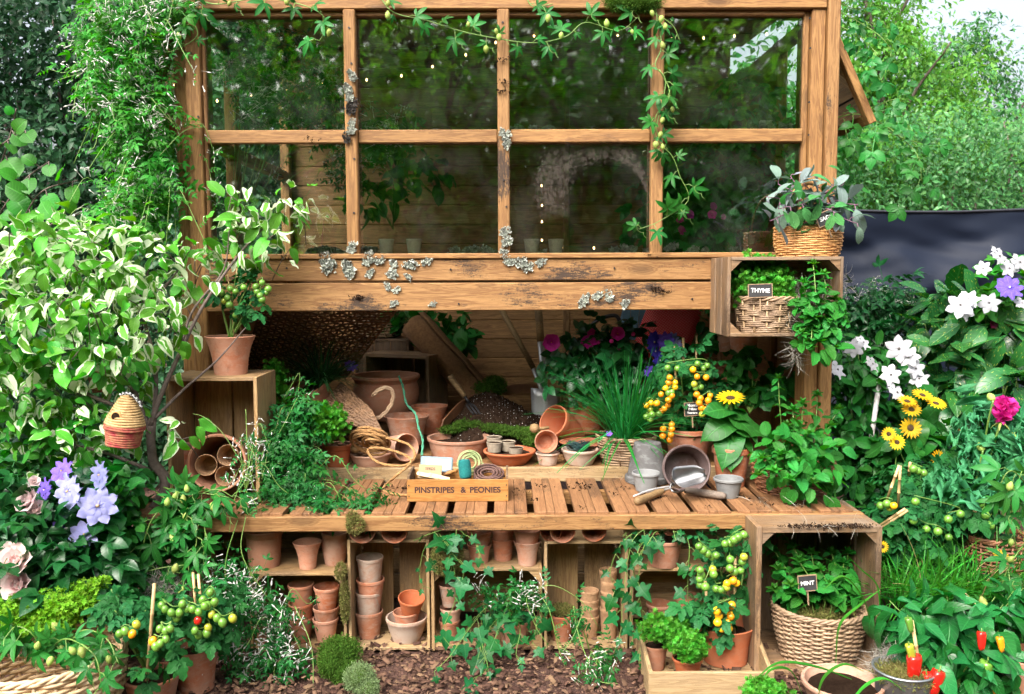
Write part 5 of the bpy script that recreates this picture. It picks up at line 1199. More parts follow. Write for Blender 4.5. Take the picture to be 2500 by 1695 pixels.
b.tube(pts, 0.0026, 5); b.lathe([(0.022, -hh / 2), (0.0235, 0), (0.022, hh / 2)], 16, Wt); b.build('wound_twine', MAT['twine_teal'], o, smooth=True)

# rope and string
def rope(name, label, pts, r, mat, base, strands=3, cat='rope'):
    o = thing(name, label, cat, base); b = MB(); pth = cr(pts, 5)
    for s_ in range(strands):
        q = []
        for i, p in enumerate(pth):
            t = (pth[min(i + 1, len(pth) - 1)] - pth[max(i - 1, 0)]).normalized(); u = t.orthogonal().normalized(); w = t.cross(u); a = i * 1.3 + s_ * 2 * math.pi / strands
            q.append(p + (u * math.cos(a) + w * math.sin(a)) * r * 0.5)
        b.tube(q, r * 0.62, 5)
    b.build('strands', mat, o, smooth=True); return o
rp = []
for k in range(84):
    q = k * 0.72; a_ = 0.7 + 0.3 * math.sin(k * 0.37); rp.append(P(908 + 50 * a_ * math.cos(q) + 5 * math.sin(k * 0.6), 1086 + 24 * a_ * math.sin(q + 0.25) - k * 0.28 + 4 * math.sin(k * 0.9), 0.05 + 0.05 * math.sin(q)))
rp += [P(985, 1080, 0.0), P(1012, 1105, -0.06), P(1005, 1128, -0.08), P(975, 1138, -0.1), P(920, 1128, -0.05), P(898, 1098, -0.02), P(935, 1095, -0.04), P(990, 1112, -0.08), P(1003, 1130, -0.12), P(970, 1160, -0.2), PZ(938, 1188, BZ + .006), PZ(945, 1202, BZ + .006), PZ(985, 1209, BZ + .006), PZ(1040, 1207, BZ + .006)]
rope('coir_rope', 'loose coil of tan coir rope trailing down to the lettered tray', rp, 0.0062, MAT['coir'], P(912, 1100, 0.06))
rope('green_string', 'length of green string hanging from the large urn', [P(974, 919, 0.60), P(984, 945, 0.52), P(992, 985, 0.42), P(1014, 1010, 0.30), P(1022, 1045, 0.25), P(1032, 1075, 0.2), P(1030, 1112, 0.15)], 0.0062, MAT['twine_green'], P(1000, 1000, 0.5), 2, 'string')
b = MB()
for k in range(26):
    c = P(1412 + random.uniform(-10, 10), 1088 + random.uniform(-6, 4), POTS['wire'][0].y); pts = []
    a1 = random.uniform(0, 3); rr = random.uniform(0.02, 0.05)
    for j in range(12): q = j * 0.55 + a1; pts.append(c + Vector((rr * math.cos(q), rr * 0.6 * math.sin(q), 0.012 * math.sin(q * 2 + a1))))
    b.tube(pts, 0.0016, 4)
o = thing('garden_wire', 'tangle of dark green garden wire in the pale bowl', 'wire', P(1412, 1095, 0.1)); b.build('wire_loops', MAT['wire'], o, smooth=True)
o = thing('dibber_knob', 'round wooden dibber knob beside the tipped orange pot', 'hand tool', P(1305, 1046, 0.2), 'garden tools'); b = MB().lathe([(0.001, -0.024), (0.014, -0.02), (0.023, -0.008), (0.024, 0.004), (0.018, 0.018), (0.001, 0.024)], 14, Matrix.Translation(P(1305, 1046, 0.2))); b.tube([P(1305, 1050, 0.2), P(1340, 1044, 0.22)], 0.008, 8); b.build('turned_wood', MAT['handle'], o, smooth=True)
o = thing('wooden_dibber', 'round wooden knob handle lying by the coir rope pan', 'hand tool', P(870, 1096, 0.1), 'garden tools'); b = MB().lathe([(0.001, -0.024), (0.016, -0.018), (0.025, -0.004), (0.024, 0.006), (0.014, 0.02), (0.001, 0.024)], 14, Matrix.Translation(P(868, 1094, 0.1))); b.tube([P(866, 1094, 0.1), P(895, 1102, 0.12)], 0.012, 8); b.build('turned_wood', MAT['handle'], o, smooth=True)

# trowel and scoop on the bench
def scoop(b, c, fr, L, w, depth):
    NX, NY = 10, 12; o = len(b.v)
    for j in range(NY + 1):
        v = j / NY; ww = w / 2 * (min(1, v * 5) ** 0.5) * (1 - 0.25 * v) * (1 - max(0, v - 0.72) ** 2 * 9)
        for i in range(NX + 1):
            u = i / NX * 2 - 1; b.v.append(tuple(c + fr @ Vector((v * L, u * ww, depth * (u * u * (1 - 0.4 * v) - 0.7 * (1 - v) * (1 - u * u)) ))))
    for j in range(NY):
        for i in range(NX): a = o + j * (NX + 1) + i; b.f.append((a, a + 1, a + NX + 2, a + NX + 1))
o = thing('soil_scoop', 'steel scoop with a grey wooden handle resting in the rusty pot', 'hand tool', PZ(1740, 1200, BZ), 'garden tools')
A = PZ(1668, 1195, BZ + 0.02); hb, he = PZ(1672, 1197, BZ + 0.022), PZ(1772, 1212, BZ + 0.020)
b = MB(); bc = P(1638, 1178, -0.39); bt = P(1718, 1160, -0.36)
fr = frame(bt - bc, (-0.15, -0.75, 0.66)); scoop(b, bc, fr, (bt - bc).length * 1.05, 0.112, 0.030); ob = b.build('blade', MAT['scoop'], o, smooth=True); md = ob.modifiers.new('t', 'SOLIDIFY'); md.thickness = 0.0016
b = MB().tube(cr([P(1640, 1180, -0.385), P(1636, 1192, -0.40), P(1648, 1202, -0.41), hb], 5), 0.0048, 8); b.build('neck', MAT['scoop'], o, smooth=True)
b = MB().tube([hb.lerp(he, t) for t in (0, .06, .12, .35, .7, .92, 1)], [.0115, .0145, .013, .0155, .0165, .0155, .011], 12); b.build('handle', MAT['grey_handle'], o, smooth=True)
o = thing('hand_trowel', 'steel trowel with a pale carved handle lying face down on the slats', 'hand tool', PZ(1590, 1215, BZ), 'garden tools')
ha, hb = PZ(1552, 1226, BZ + 0.016), PZ(1620, 1198, BZ + 0.024)
b = MB().tube([ha.lerp(hb, t) for t in (0, .05, .25, .5, .8, .95, 1)], [.010, .0165, .0175, .0145, .0155, .012, .010], 12); b.build('handle', MAT['handle'], o, smooth=True)
b = MB().tube([hb, P(1640, 1190, -0.36)], 0.006, 8); b.tube(cr([P(1546, 1212, -0.50), P(1590, 1196, -0.44), P(1640, 1188, -0.38), P(1660, 1192, -0.36)], 5), [0.003, 0.0045, 0.005, 0.005, 0.005, 0.005, 0.005, 0.005, 0.005, 0.005, 0.005, 0.005, 0.005, 0.005, 0.004, 0.003], 6); b.build('blade', MAT['steel'], o, smooth=True)

# ------------------------------------------------------------------ string lights
def bulb_mat():
    t = NT('lit bulb'); e = t.new('Emission'); e.inputs[0].default_value = (1.0, 0.58, 0.25, 1); e.inputs[1].default_value = 6.0; return t.done(e.outputs[0])
MAT['bulb'] = bulb_mat()
def lights(label, pts):
    o = thing('string_light', label, 'string light', P(*pts[0]), 'strings of small lights'); wp = [P(*p) for p in pts]
    b = MB().tube(cr(wp, 4), 0.0016, 4); b.build('wire', MAT['dark_metal'], o, smooth=True)
    for p in wp:
        b = MB().lathe([(0.001, -0.009), (0.0045, -0.005), (0.005, -0.001), (0.003, 0.004), (0.0015, 0.007)], 8, Matrix.Translation(p - Vector((0, 0, 0.008)))); b.build('bulb', MAT['bulb'], o, smooth=True)
lights('string of small warm bulbs hung across the upper left windows', [(530, 242, 0.5), (614, 228, 0.6), (701, 217, 0.7), (787, 203, 0.8), (895, 191, 0.9), (980, 181, 1.0), (1056, 159, 1.1), (1137, 130, 1.2), (1210, 100, 1.3), (1304, 84, 1.4)])
lights('string of small warm bulbs hung across the upper right windows', [(1380, 76, 1.4), (1465, 80, 1.4), (1508, 82, 1.4), (1552, 86, 1.3), (1640, 92, 1.2), (1718, 89, 1.1), (1793, 84, 1.0), (1872, 79, 0.9)])
lights('string of small warm bulbs hanging down the back wall then along the sill', [(1322, 450, 1.5), (1323, 498, 1.5), (1323, 538, 1.5), (1323, 583, 1.5), (1372, 600, 1.3), (1450, 602, 1.0), (1518, 585, 0.8), (1573, 581, 0.7), (1670, 586, 0.6), (1748, 582, 0.55), (1821, 570, 0.5)])

# ------------------------------------------------------------------ lichen and soil crumbs on the timber
LS = [(858, 185, 14, 0), (852, 222, 15, 0), (853, 243, 12, 0), (860, 262, 18, 1), (860, 300, 12, 0), (856, 320, 13, 0), (846, 338, 12, 1), (860, 606, 15, 0),
      (1234, 328, 14, 0), (1236, 350, 14, 0), (1232, 566, 15, 0), (1238, 590, 14, 0), (1230, 614, 14, 0), (1240, 636, 16, 0),
      (802, 645, 26, 0), (852, 657, 20, 0), (898, 632, 18, 0), (925, 636, 15, 0), (905, 668, 12, 0), (960, 648, 14, 0), (957, 672, 14, 0), (1000, 646, 16, 0), (996, 676, 10, 0), (1043, 640, 14, 0),
      (1278, 645, 20, 0), (1320, 642, 13, 0), (946, 699, 11, 0), (968, 708, 11, 0), (962, 742, 11, 0), (1056, 744, 11, 0), (1426, 734, 17, 0), (1458, 722, 13, 0), (1487, 722, 15, 0), (1526, 742, 13, 0)]
SL = [(1265, 314, 16), (1300, 315, 14), (1340, 314, 14), (1545, 316, 10), (1585, 310, 13), (900, 614, 22), (1110, 614, 20), (1150, 612, 22), (1190, 614, 22), (1325, 616, 12), (1500, 612, 16), (1535, 608, 20), (1580, 614, 14), (1640, 604, 18), (1690, 614, 20), (1720, 614, 14), (1800, 614, 20), (780, 616, 26), (820, 615, 20), (1870, 308, 22), (1915, 312, 20)]
where = {}
def lichen(px, py, r, dark, Y, facing, wh):
    k = where[wh] = where.get(wh, 0) + 1
    on = ['first', 'second', 'third', 'fourth', 'fifth', 'sixth', 'seventh', 'eighth', 'ninth', 'tenth', 'eleventh', 'twelfth', 'thirteenth', 'fourteenth', 'fifteenth', 'sixteenth', 'seventeenth', 'eighteenth', 'nineteenth', 'twentieth', 'twenty-first'][k - 1]
    t = thing('lichen_clump', f'{"blackish" if dark else "pale grey"} crinkled lichen clump, {on} {wh}', 'lichen', P(px, py, Y), 'lichen clumps')
    m = M(Y); n = int(20 + r * 1.6); q = rng.random(n) * 6.28; rr = np.sqrt(rng.random(n)) * r * m * (0.95 + 0.35 * np.sin(2 * q + px)) * 0.85
    flat = facing == 'up'
    pos = np.array(P(px, py, Y)) + np.stack([rr * np.cos(q), -rng.random(n) * 0.006, rr * np.sin(q) * (0.5 if flat else 1)], 1)
    d = _nrm(np.stack([np.cos(q), -0.5 + 0 * q, np.sin(q) + (0.4 if flat else 0)], 1) + rng.normal(size=(n, 3)) * 0.4); nn = _nrm(np.array((0, -1, 0.35)) + rng.normal(size=(n, 3)) * 0.5)
    scatter('flakes', T_FLAKE, pos, d, nn, r * m * (0.14 + 0.28 * rng.random(n) ** 1.5), MAT['lichen_dark' if dark else 'lichen'], t, None)
for px, py, r, dk in sorted(LS, key=lambda a: (a[1] > 620, a[0])):
    wh = 'down the first mullion' if px < 870 and py < 620 else 'down the middle mullion' if 1200 < px < 1260 and py < 640 else 'along the upper front board' if py < 690 else 'along the lower front board'
    lichen(px, py, r, dk, -0.052, 'front', wh)
for px, py, r in sorted(SL):
    lichen(px, py, r, 0, 0.05, 'up', 'along the window sill behind the glass' if py > 500 else 'on the glazing bar behind the glass')
def crumbs(name, label, spots, n, size, mat='soil', T=None):
    t = thing(name, label, 'soil crumbs', spots[0][0]); t['kind'] = 'stuff'
    pos = []
    for c, rx, ry, rz, w in spots:
        k = int(n * w); pos.append(np.array(c) + rng.normal(size=(k, 3)) * np.array((rx, ry, rz)) * 0.6)
    pos = np.vstack(pos); k = len(pos)
    return scatter('crumbs', T or T_CHIP, pos, rng.normal(size=(k, 3)), rng.normal(size=(k, 3)) + np.array((0, 0, 1)), size * (0.3 + rng.random(k) ** 2 * 1.4), MAT[mat], t)
sp_ = []
for k in range(30):
    x = random.choice([960, 1000, 1300, 1390, 1450, 1520, 1560, 1760, 1850, 1900, 1960, 2030]) + random.uniform(-50, 50); y = random.uniform(1172, 1244); sp_.append((PZ(x, y, BZ + 0.002), 0.035, 0.03, 0.0005, 1 / 30))
crumbs('soil_crumbs', 'dark soil crumbs strewn over the bench slats', sp_, 460, 0.010)
crumbs('root_hairs', 'pale dry roots strewn over the bench slats at the right', [(PZ(x, y, BZ + 0.004), 0.05, 0.03, 0.002, 0.25) for x, y in ((1850, 1222), (1950, 1236), (2040, 1232), (1510, 1175))], 90, 0.05, 'spanish', T_GRASS)
crumbs('soil_crumbs', 'dark soil spilled on top of the large mint crate', [(PZ(x, 1284, cr6[4] + 0.006), 0.05, 0.02, 0.003, 0.2) for x in (1950, 1990, 2030, 2070, 2100)], 900, 0.007)
crumbs('root_hairs', 'pale roots in the soil on top of the large mint crate', [(PZ(x, 1284, cr6[4] + 0.012), 0.05, 0.02, 0.006, 0.25) for x in (1950, 1990, 2030, 2080)], 50, 0.05, 'spanish', T_GRASS)
crumbs('soil_crumbs', 'dark soil lying along the sill and front boards', [(P(x, y, -0.058), 0.03, 0.002, 0.008, w) for x, y, w in ((700, 628, 0.2), (730, 628, 0.1), (1590, 625, 0.1), (878, 728, 0.15), (1620, 712, 0.1), (1600, 704, 0.1), (762, 340, 0.06), (1232, 145, 0.08), (1234, 200, 0.12), (1230, 222, 0.1))], 420, 0.009)

# ------------------------------------------------------------------ woven bird houses hanging in the shrub
def birdhouse(label, px, py, w, h, Y, tilt):
    m = M(Y); c = P(px, py, Y); W = Matrix.Translation(c) @ Matrix.Rotation(tilt, 4, 'Y')
    o = bpy.data.objects.new('bird_house', None); reg(o, W); tag(o, label, 'bird house', 'woven bird houses')
    N = 22; H = h * m; Rm = w * m / 2
    rad = lambda t: Rm * (0.80 + 0.35 * t if t < 0.3 else 1.0 - 1.35 * max(0, t - 0.42) ** 1.25 - 0.15 * (t - 0.3)) * (0.55 if t < 0.02 else 1)
    for part, i0, i1, mat in (('red_base', 0, 9, plain('red straw', (0.26, 0.02, 0.03), 0.85, c2=(0.34, 0.15, 0.07), nscale=45)), ('straw_top', 9, N, plain('natural straw', (0.46, 0.31, 0.14), 0.75, c2=(0.32, 0.20, 0.08), nscale=60))):
        b = MB()
        for i in range(i0, i1):
            t = (i + 0.5) / N; r = max(rad(t), 0.008); pts = []
            for k in range(30):
                q = 2 * math.pi * k / 30; pts.append(Vector((r * math.cos(q), r * math.sin(q), (t - 0.5) * H + 0.0012 * math.sin(q * 3 + i))))
            b.tube(pts, H / N * 0.62, 6, True)
        if part == 'straw_top': b.lathe([(rad(0.93), H * 0.44), (0.004, H * 0.5)], 14)
        me = b.mesh(part, smooth=True); me.materials.append(mat); reg(bpy.data.objects.new(part, me), W, o)
    hz = 0.10 * H; hy = -rad(0.6) - 0.001; b = MB(); pts = [Vector((-0.012 + 0.017 * math.cos(q), hy, hz + 0.019 * math.sin(q))) for q in [2 * math.pi * k / 20 for k in range(20)]]; b.tube(pts, 0.005, 6, True)
    me = b.mesh('entrance_ring', smooth=True); me.materials.append(MAT['wicker_gold']); reg(bpy.data.objects.new('entrance_ring', me), W, o)
    b = MB().lathe([(0.016, 0), (0.016, 0.004)], 18, Matrix.Translation((-0.012, hy - 0.001, hz)) @ Matrix.Rotation(R(90), 4, 'X')); me = b.mesh('entrance_shade'); me.materials.append(MAT['soil']); reg(bpy.data.objects.new('entrance_shade', me), W, o)  # flat dark disc stands in for the shaded hole
    b = MB(); wt = MAT['white']
    for s_ in (0, 1):
        pts = [Vector((-0.02 + 0.085 * t + 0.004 * math.cos(40 * t + s_ * 3.14), -0.02, H * 0.47 + 0.006 + 0.014 * math.sin(math.pi * t) - 0.035 * t * t + 0.004 * math.sin(40 * t + s_ * 3.14))) for t in [k / 30 for k in range(31)]]
        b2 = MB().tube(pts, 0.0042, 5); me = b2.mesh('cord', smooth=True); me.materials.append(MAT['white'] if s_ else MAT['slate']); reg(bpy.data.objects.new('cord', me), W, o)
birdhouse('straw bird house with a red base hanging in the variegated shrub', 306, 1025, 92, 128, -0.62, R(8))
birdhouse('second straw and red bird house half hidden by the variegated leaves', 255, 900, 80, 110, -0.35, R(-6))

# ------------------------------------------------------------------ black fabric screen and white bean poles at the right
scr = thing('fabric_screen', 'black fabric screen stretched behind the flower bed at the right', 'screen', (2.6, 2.2, 0))
b = MB(); NX, NZ = 90, 90
for j in range(NZ + 1):
    for i in range(NX + 1):
        u, v = i / NX, j / NZ; x = 1.3 + 3.2 * u; zt = P(2280, 512, 2.2).z + 0.012 * math.sin(u * 9); z = zt * (1 - v) - 0.05 * v
        fo = min(1, v * 9) * (0.10 * mnoise.noise((u * 7 + v * 6, v * 9, 1.3)) + 0.03 * mnoise.noise((u * 11 - v * 9, v * 15, 5.1)) + 0.006 * mnoise.noise((u * 30, v * 30, 9.7)))
        b.v.append((x, 2.2 + fo, z))
for j in range(NZ):
    for i in range(NX): a = j * (NX + 1) + i; b.f.append((a, a + 1, a + NX + 2, a + NX + 1))
b.build('sheet', plain('black fabric', (0.005, 0.009, 0.021), 0.6, spec=0.22), scr, smooth=True)
b = MB().tube([(1.3 + 3.2 * k / 60, 2.195, P(2280, 512, 2.2).z + 0.012 * math.sin(k / 60 * 9) - 0.004) for k in range(61)], 0.009, 6); b.build('hem', plain('hem tape', (0.012, 0.014, 0.022), 0.7), scr, smooth=True)
for x in (1.35, 2.9, 4.4):
    plank('post', (x, 2.36, 0), (x, 2.36, P(2280, 512, 2.2).z - 0.02), 0.05, 0.05, MAT['crate_old'], scr, UPY)
for k, (a, b_, Y) in enumerate((((2148, 925), (2105, 1225), 0.15), ((2190, 1000), (2125, 1240), 0.3), ((2080, 960), (2095, 1240), 0.35))):
    o = thing('bean_pole', ['white peeling birch pole in front of the clematis', 'white peeling birch pole leaning behind the first one', 'thin birch pole next to the shed corner'][k], 'pole', (P(*b_, Y).x, Y, 0), 'birch poles')
    A, B = P(*a, Y), P(*b_, Y); B = B + (B - A) * (B.z / max(0.05, A.z - B.z)); mb = MB().tube([A, A.lerp(B, .5), B], 0.012, 8); mb.build('pole', plain('birch bark', (0.62, 0.62, 0.64), 0.6, c2=(0.32, 0.30, 0.29), nscale=18), o, smooth=True)
# galvanised bucket, bottom right
c = Vector((P(2205, 1670, -1.0).x, -1.0, 0.0)); m = M(-1.0)
o = thing('tin_bucket', 'galvanised tin bucket with moss at the bottom right', 'bucket', c); hb_ = P(2205, 1632, -1.0).z
b = MB().lathe([(58 * m, 0), (60 * m, 0.004), (72 * m, hb_ - 0.006), (74 * m, hb_), (72 * m, hb_ + 0.004), (70 * m, hb_ - 0.002), (62 * m, hb_ * 0.6)], 32, Matrix.Translation(c)); b.build('bucket_wall', MAT['galv'], o, smooth=True)
b = MB().tube([c + Vector((74 * m * math.cos(q), 74 * m * math.sin(q), hb_)) for q in [2 * math.pi * k / 40 for k in range(40)]], 0.004, 6, True); b.build('rolled_rim', MAT['galv'], o, smooth=True)
moss('moss_bed', 'moss and grey hair moss filling the tin bucket', [(np.array((c.x, c.y, hb_ - 0.02)), np.array((66 * m, 66 * m, 0.03)))], 1200, 0.02, 'moss_dry', c + Vector((0, 0, hb_)))
dg = bpy.context.evaluated_depsgraph_get()            # lettering becomes plain mesh
for o in [x for x in col.objects if x.type == 'FONT']:
    me = bpy.data.meshes.new_from_object(o.evaluated_get(dg)); W = WM[o]; par = o.parent; old = o.data
    bpy.data.objects.remove(o); n_ = bpy.data.objects.new('lettering', me); reg(n_, W, par)

T_THIN = [blade(0.014, 0.25, 0.5, 6, 0.4, d_, 0, 0, 0.3) for d_ in (0.1, 0.35, 0.75)]
# ------------------------------------------------------------------ flowers and fruit shapes
T_CLEM = join([ring(blade(0.60, 0.6, 0.7, 6, -0.25, 0.15, 0.7), 8, 0.12, 1.0, 0, 0, 0.02)])
T_CLEMW = join([ring(blade(0.60, 0.6, 0.8, 6, -0.25, 0.3, 0.6), 6, 0.22, 1.0, 0, 0, 0.02)])
_pt = blade(0.95, 0.55, 0.35, 6, 0.5, -0.35, 0.4)
T_ROSEF = join([ring(_pt, 5, 0.25, 1.0), ring(_pt, 5, 0.62, 0.85, 0.02, 0.5), ring(_pt, 5, 0.95, 0.66, 0.03, 0.2), ring(_pt, 4, 1.25, 0.5, 0.04, 0.8), ring(_pt, 3, 1.42, 0.4, 0.04, 0.1)])
T_ROSEO = join([ring(blade(1.0, 0.55, 0.35, 6, 0.3, 0.1, 0.5), 5, 0.35, 1.0), ring(blade(0.9, 0.55, 0.35, 5, 0.3, 0.0, 0.5), 4, 0.8, 0.55, 0.02, 0.5)])
_sp = blade(0.27, 0.6, 0.8, 4, 0.25, 0.05)
T_SUN = join([ring(_sp, 17, 0.12, 0.72, 0, 0, 0.28), ring(_sp, 15, 0.28, 0.62, 0.02, 0.2, 0.26)])
T_CALYX = join([ring(blade(0.22, 0.5, 0.9, 3, 0.2, 0.5), 5, -0.15, 1.0)])
T_BELL = join([ring(blade(0.6, 0.5, 0.6, 5, 0.4, -0.2, 0.3), 5, 0.55, 1.0)])
_pb = blade(1.0, 0.5, 0.4, 8, 0.6, -0.5, 1.6, serr=0.1)
T_PBUD = join([ring(_pb, 4, 1.05, 1.0), ring(_pb, 4, 1.25, 0.92, 0.02, 0.6), ring(_pb, 3, 1.4, 0.8, 0.04, 0.2)])
def lathe_T(prof_, n=10):
    b = MB().lathe(prof_, n); return dict(v=np.array(b.v, np.float32), f=b.f, uv=np.array([(0.5, (i // n) / max(1, len(prof_) - 1)) for i in range(len(b.v))], np.float32))
T_BALL = lathe_T([(0.05, -1), (0.5, -0.86), (0.86, -0.5), (1, 0), (0.87, 0.5), (0.5, 0.86), (0.12, 0.97)], 14)
T_PLUM = lathe_T([(0.05, -1.25), (0.5, -1.08), (0.85, -0.6), (1, 0), (0.85, 0.6), (0.5, 1.0), (0.12, 1.12)], 14)
T_OBUD = lathe_T([(0.05, 0), (0.26, 0.12), (0.36, 0.4), (0.33, 0.65), (0.18, 0.9), (0.03, 1.05)], 8)
def bell_T():
    b = MB(); n = 16; pr = [(0.10, 0), (0.30, -0.04), (0.36, 0.12), (0.34, 0.4), (0.30, 0.75), (0.22, 1.0), (0.05, 1.06)]
    for r, y in pr:
        for k in range(n):
            q = 2 * math.pi * k / n; rr = r * (1 + 0.13 * math.cos(3 * q + y * 1.5)); b.v.append((rr * math.cos(q), y + 0.05 * math.cos(3 * q) * (y > 0.9), rr * math.sin(q)))
    for i in range(len(pr) - 1):
        for k in range(n): l = (k + 1) % n; b.f.append((i * n + k, (i + 1) * n + k, (i + 1) * n + l, i * n + l))
    return dict(v=np.array(b.v, np.float32), f=b.f, uv=np.zeros((len(b.v), 2), np.float32))
T_PEPF = bell_T()
def fruit(parent, p, r, mat, T=None, name='tomato', calyx=True):
    W = Matrix.Translation(p) @ Matrix.Rotation(random.uniform(-.4, .4), 4, 'X') @ Matrix.Rotation(random.uniform(-.4, .4), 4, 'Y')
    o = reg(bpy.data.objects.new(name, tmesh(T or T_BALL, MAT[mat], name)), W @ Matrix.Scale(r * random.uniform(0.9, 1.08), 4), parent)
    if calyx: reg(bpy.data.objects.new('calyx', tmesh(T_CALYX, L_['toml'], 'calyx')), W @ Matrix.Translation((0, 0, r * 0.95)) @ Matrix.Scale(r * 1.1, 4), o)
def cane(label, a, b, r=0.005):
    A, B = P(*a), P(*b); o = thing('bamboo_cane', label, 'cane', B, 'bamboo canes'); mb = MB().tube([A.lerp(B, t) for t in (0, .3, .31, .32, .62, .63, .64, 1)], [r, r, r * 1.25, r, r, r * 1.25, r, r], 7); mb.build('cane', MAT['cane'], o, smooth=True)
def vine(t, pts, r, Ts, mat, step, size, stemmat='greenstem', down=0.5, face=0.8, up=0.4, var=0.25, side=1.0, pet=0.5, collect=None):
    """a stem through (px, py, Y) points with leaves set alternately along it; leaf placements are gathered in collect"""
    path = cr([P(*p) if len(p) == 3 and not isinstance(p, Vector) else p for p in pts], 8); b = MB(); k = len(path)
    b.tube(path, [r * (1 - 0.5 * i / k) for i in range(k)], 5)
    acc = 0; sgn = 1; pos, dr, nn, ss = [], [], [], []
    for i in range(1, k):
        seg = path[i] - path[i - 1]; acc += seg.length
        if acc > step:
            acc = 0; sgn = -sgn; t_ = seg.normalized(); sd_ = t_.cross(Vector((0, -1, 0.2))).normalized() * sgn * side
            d = (sd_ + t_ * random.uniform(0.0, 0.7) + Vector((0, -0.35, -down)) + Vector([random.gauss(0, 0.3) for _ in range(3)])).normalized()
            s = size * max(0.45, random.gauss(1, var)); a = path[i]; e = a + d * s * pet + Vector((0, -0.01, 0))
            b.tube([a, a.lerp(e, 0.5) + Vector((0, 0, 0.1 * s)), e], r * 0.5, 4, caps=False)
            pos.append(tuple(e)); dr.append(tuple(d)); nn.append((random.gauss(0, 0.3), -face + random.gauss(0, 0.25), up + random.gauss(0, 0.3))); ss.append(s)
    b.build('vine', MAT[stemmat], t, smooth=True)
    if collect is not None: collect.append((pos, dr, nn, ss))
    return pos, dr, nn, ss
def flush(t, coll, Ts, mat, indiv=300, name='leaf'):
    P_, D_, N_, S_ = [np.array(sum([list(c[i]) for c in coll], [])) for i in range(4)]; leaves(t, Ts, mat, P_, D_, N_, S_, indiv, name)
def buds(t, centres, per, size, T=None, mat='pinkbud', name='buds', spread=0.8, aim=(0, -0.3, 0.3), rad=0.02):
    c = np.repeat(np.asarray(centres, np.float32).reshape(-1, 3), per, axis=0); k = len(c)
    d = _nrm(np.repeat(_nrm(rng.normal(size=(len(c) // per, 3)) + np.array(aim)), per, axis=0) + rng.normal(size=(k, 3)) * spread * 0.6)
    scatter(name, T or T_BUDW, c + rng.normal(size=(k, 3)) * rad, d, rng.normal(size=(k, 3)), size * (0.6 + 0.6 * rng.random(k)), MAT[mat], t)
def tuft(t, base, n, L, rad, T, mat, lean=0.35, name='blades', kind='stuff', bias=(0, 0, 0)):
    q = rng.random(n) * 6.283; r = np.sqrt(rng.random(n)) * rad; o = np.stack([np.cos(q), np.sin(q), 0 * q], 1); pos = np.array(base) + o * r[:, None]
    d = _nrm(np.array((0, 0, 1)) + o * lean * rng.random((n, 1)) * 1.6 + rng.normal(size=(n, 3)) * 0.12 + np.array(bias)); nn = -o + np.array((0, 0, 0.4)) + rng.normal(size=(n, 3)) * 0.2
    return scatter(name, T, pos, d, nn, L * (0.55 + 0.55 * rng.random(n)), MAT[mat], t, kind)

# ------------------------------------------------------------------ far planting
def slab(name, label, x0, x1, y0, y1, z0, z1, n, Ts, size, mat, cat='hedge', corem=None):
    t = thing(name, label, cat, ((x0 + x1) / 2, (y0 + y1) / 2, 0), 'hedges and trees around the garden')
    pos = rng.random((n, 3)) * np.array((x1 - x0, y1 - y0, z1 - z0)) + np.array((x0, y0, z0)); pos[:, 1] += 0.15 * np.sin(pos[:, 0] * 4) + 0.12 * np.sin(pos[:, 2] * 5 + pos[:, 0] * 2)
    out = np.tile(np.array((0, -1.0, 0.3)), (n, 1)); d, nn = orient(out, 0.3, 0.5, 0.7, 0.7, 0.6)
    scatter('foliage', Ts, pos, d, nn, size * (0.6 + 0.8 * rng.random(n)), mat, t)
    if corem:
        b = MB()
        for k in range(70):
            x = random.uniform(x0, x1); z = random.uniform(z0, z1 - 0.4); yy = y1 - 0.05; b.tube(cr([(x, yy, z0), (x + random.uniform(-.3, .3), yy - 0.1, (z0 + z) / 2), (x + random.uniform(-.6, .6), yy - random.uniform(0, .3), z + 0.4)], 4), 0.012, 4)
        b.build('branches', corem, t, smooth=True)
    return t
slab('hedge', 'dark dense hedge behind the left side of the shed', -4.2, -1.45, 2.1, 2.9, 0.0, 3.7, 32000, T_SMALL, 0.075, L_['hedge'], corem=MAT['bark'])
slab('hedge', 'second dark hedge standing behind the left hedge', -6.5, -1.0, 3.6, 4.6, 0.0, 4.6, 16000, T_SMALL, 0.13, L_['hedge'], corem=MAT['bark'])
slab('hedge', 'clipped hedge above the black fabric screen', 1.3, 7.2, 4.4, 5.6, 0.0, 3.15, 46000, T_SMALL, 0.062, L_['rhedge'], corem=MAT['bark'])
def tree(label, base, ells, n, size, mat, tr=0.09, Ts=T_SMALL, nb=16):
    t = thing('tree', label, 'tree', base, 'hedges and trees around the garden'); b = MB(); base = Vector(base); top = Vector(np.mean([e[0] for e in ells], axis=0).tolist())
    b.tube(cr([base, base.lerp(top, 0.4) + Vector((0.1, 0, 0)), top], 6), [tr * (1 - 0.045 * i) for i in range(13)], 8); b.build('trunk', MAT['bark'], t, smooth=True)
    pos, out = cloud(ells, n, 0.25, 0.2); d, nn = orient(out, 0.5, 0.5, 0.8, 0.4, 0.6)
    cl = pos + 0.22 * np.sin(pos[:, [1, 2, 0]] * 6.0)
    stems(t, base.lerp(top, 0.55), cl[rng.integers(0, len(cl), nb)], tr * 0.35, MAT['bark'], 'limbs')
    scatter('crown', Ts, cl, d, nn, size * (0.6 + 0.8 * rng.random(n)), mat, t)
E = lambda x, y, z, a, b_, c: (np.array((x, y, z)), np.array((a, b_, c)))
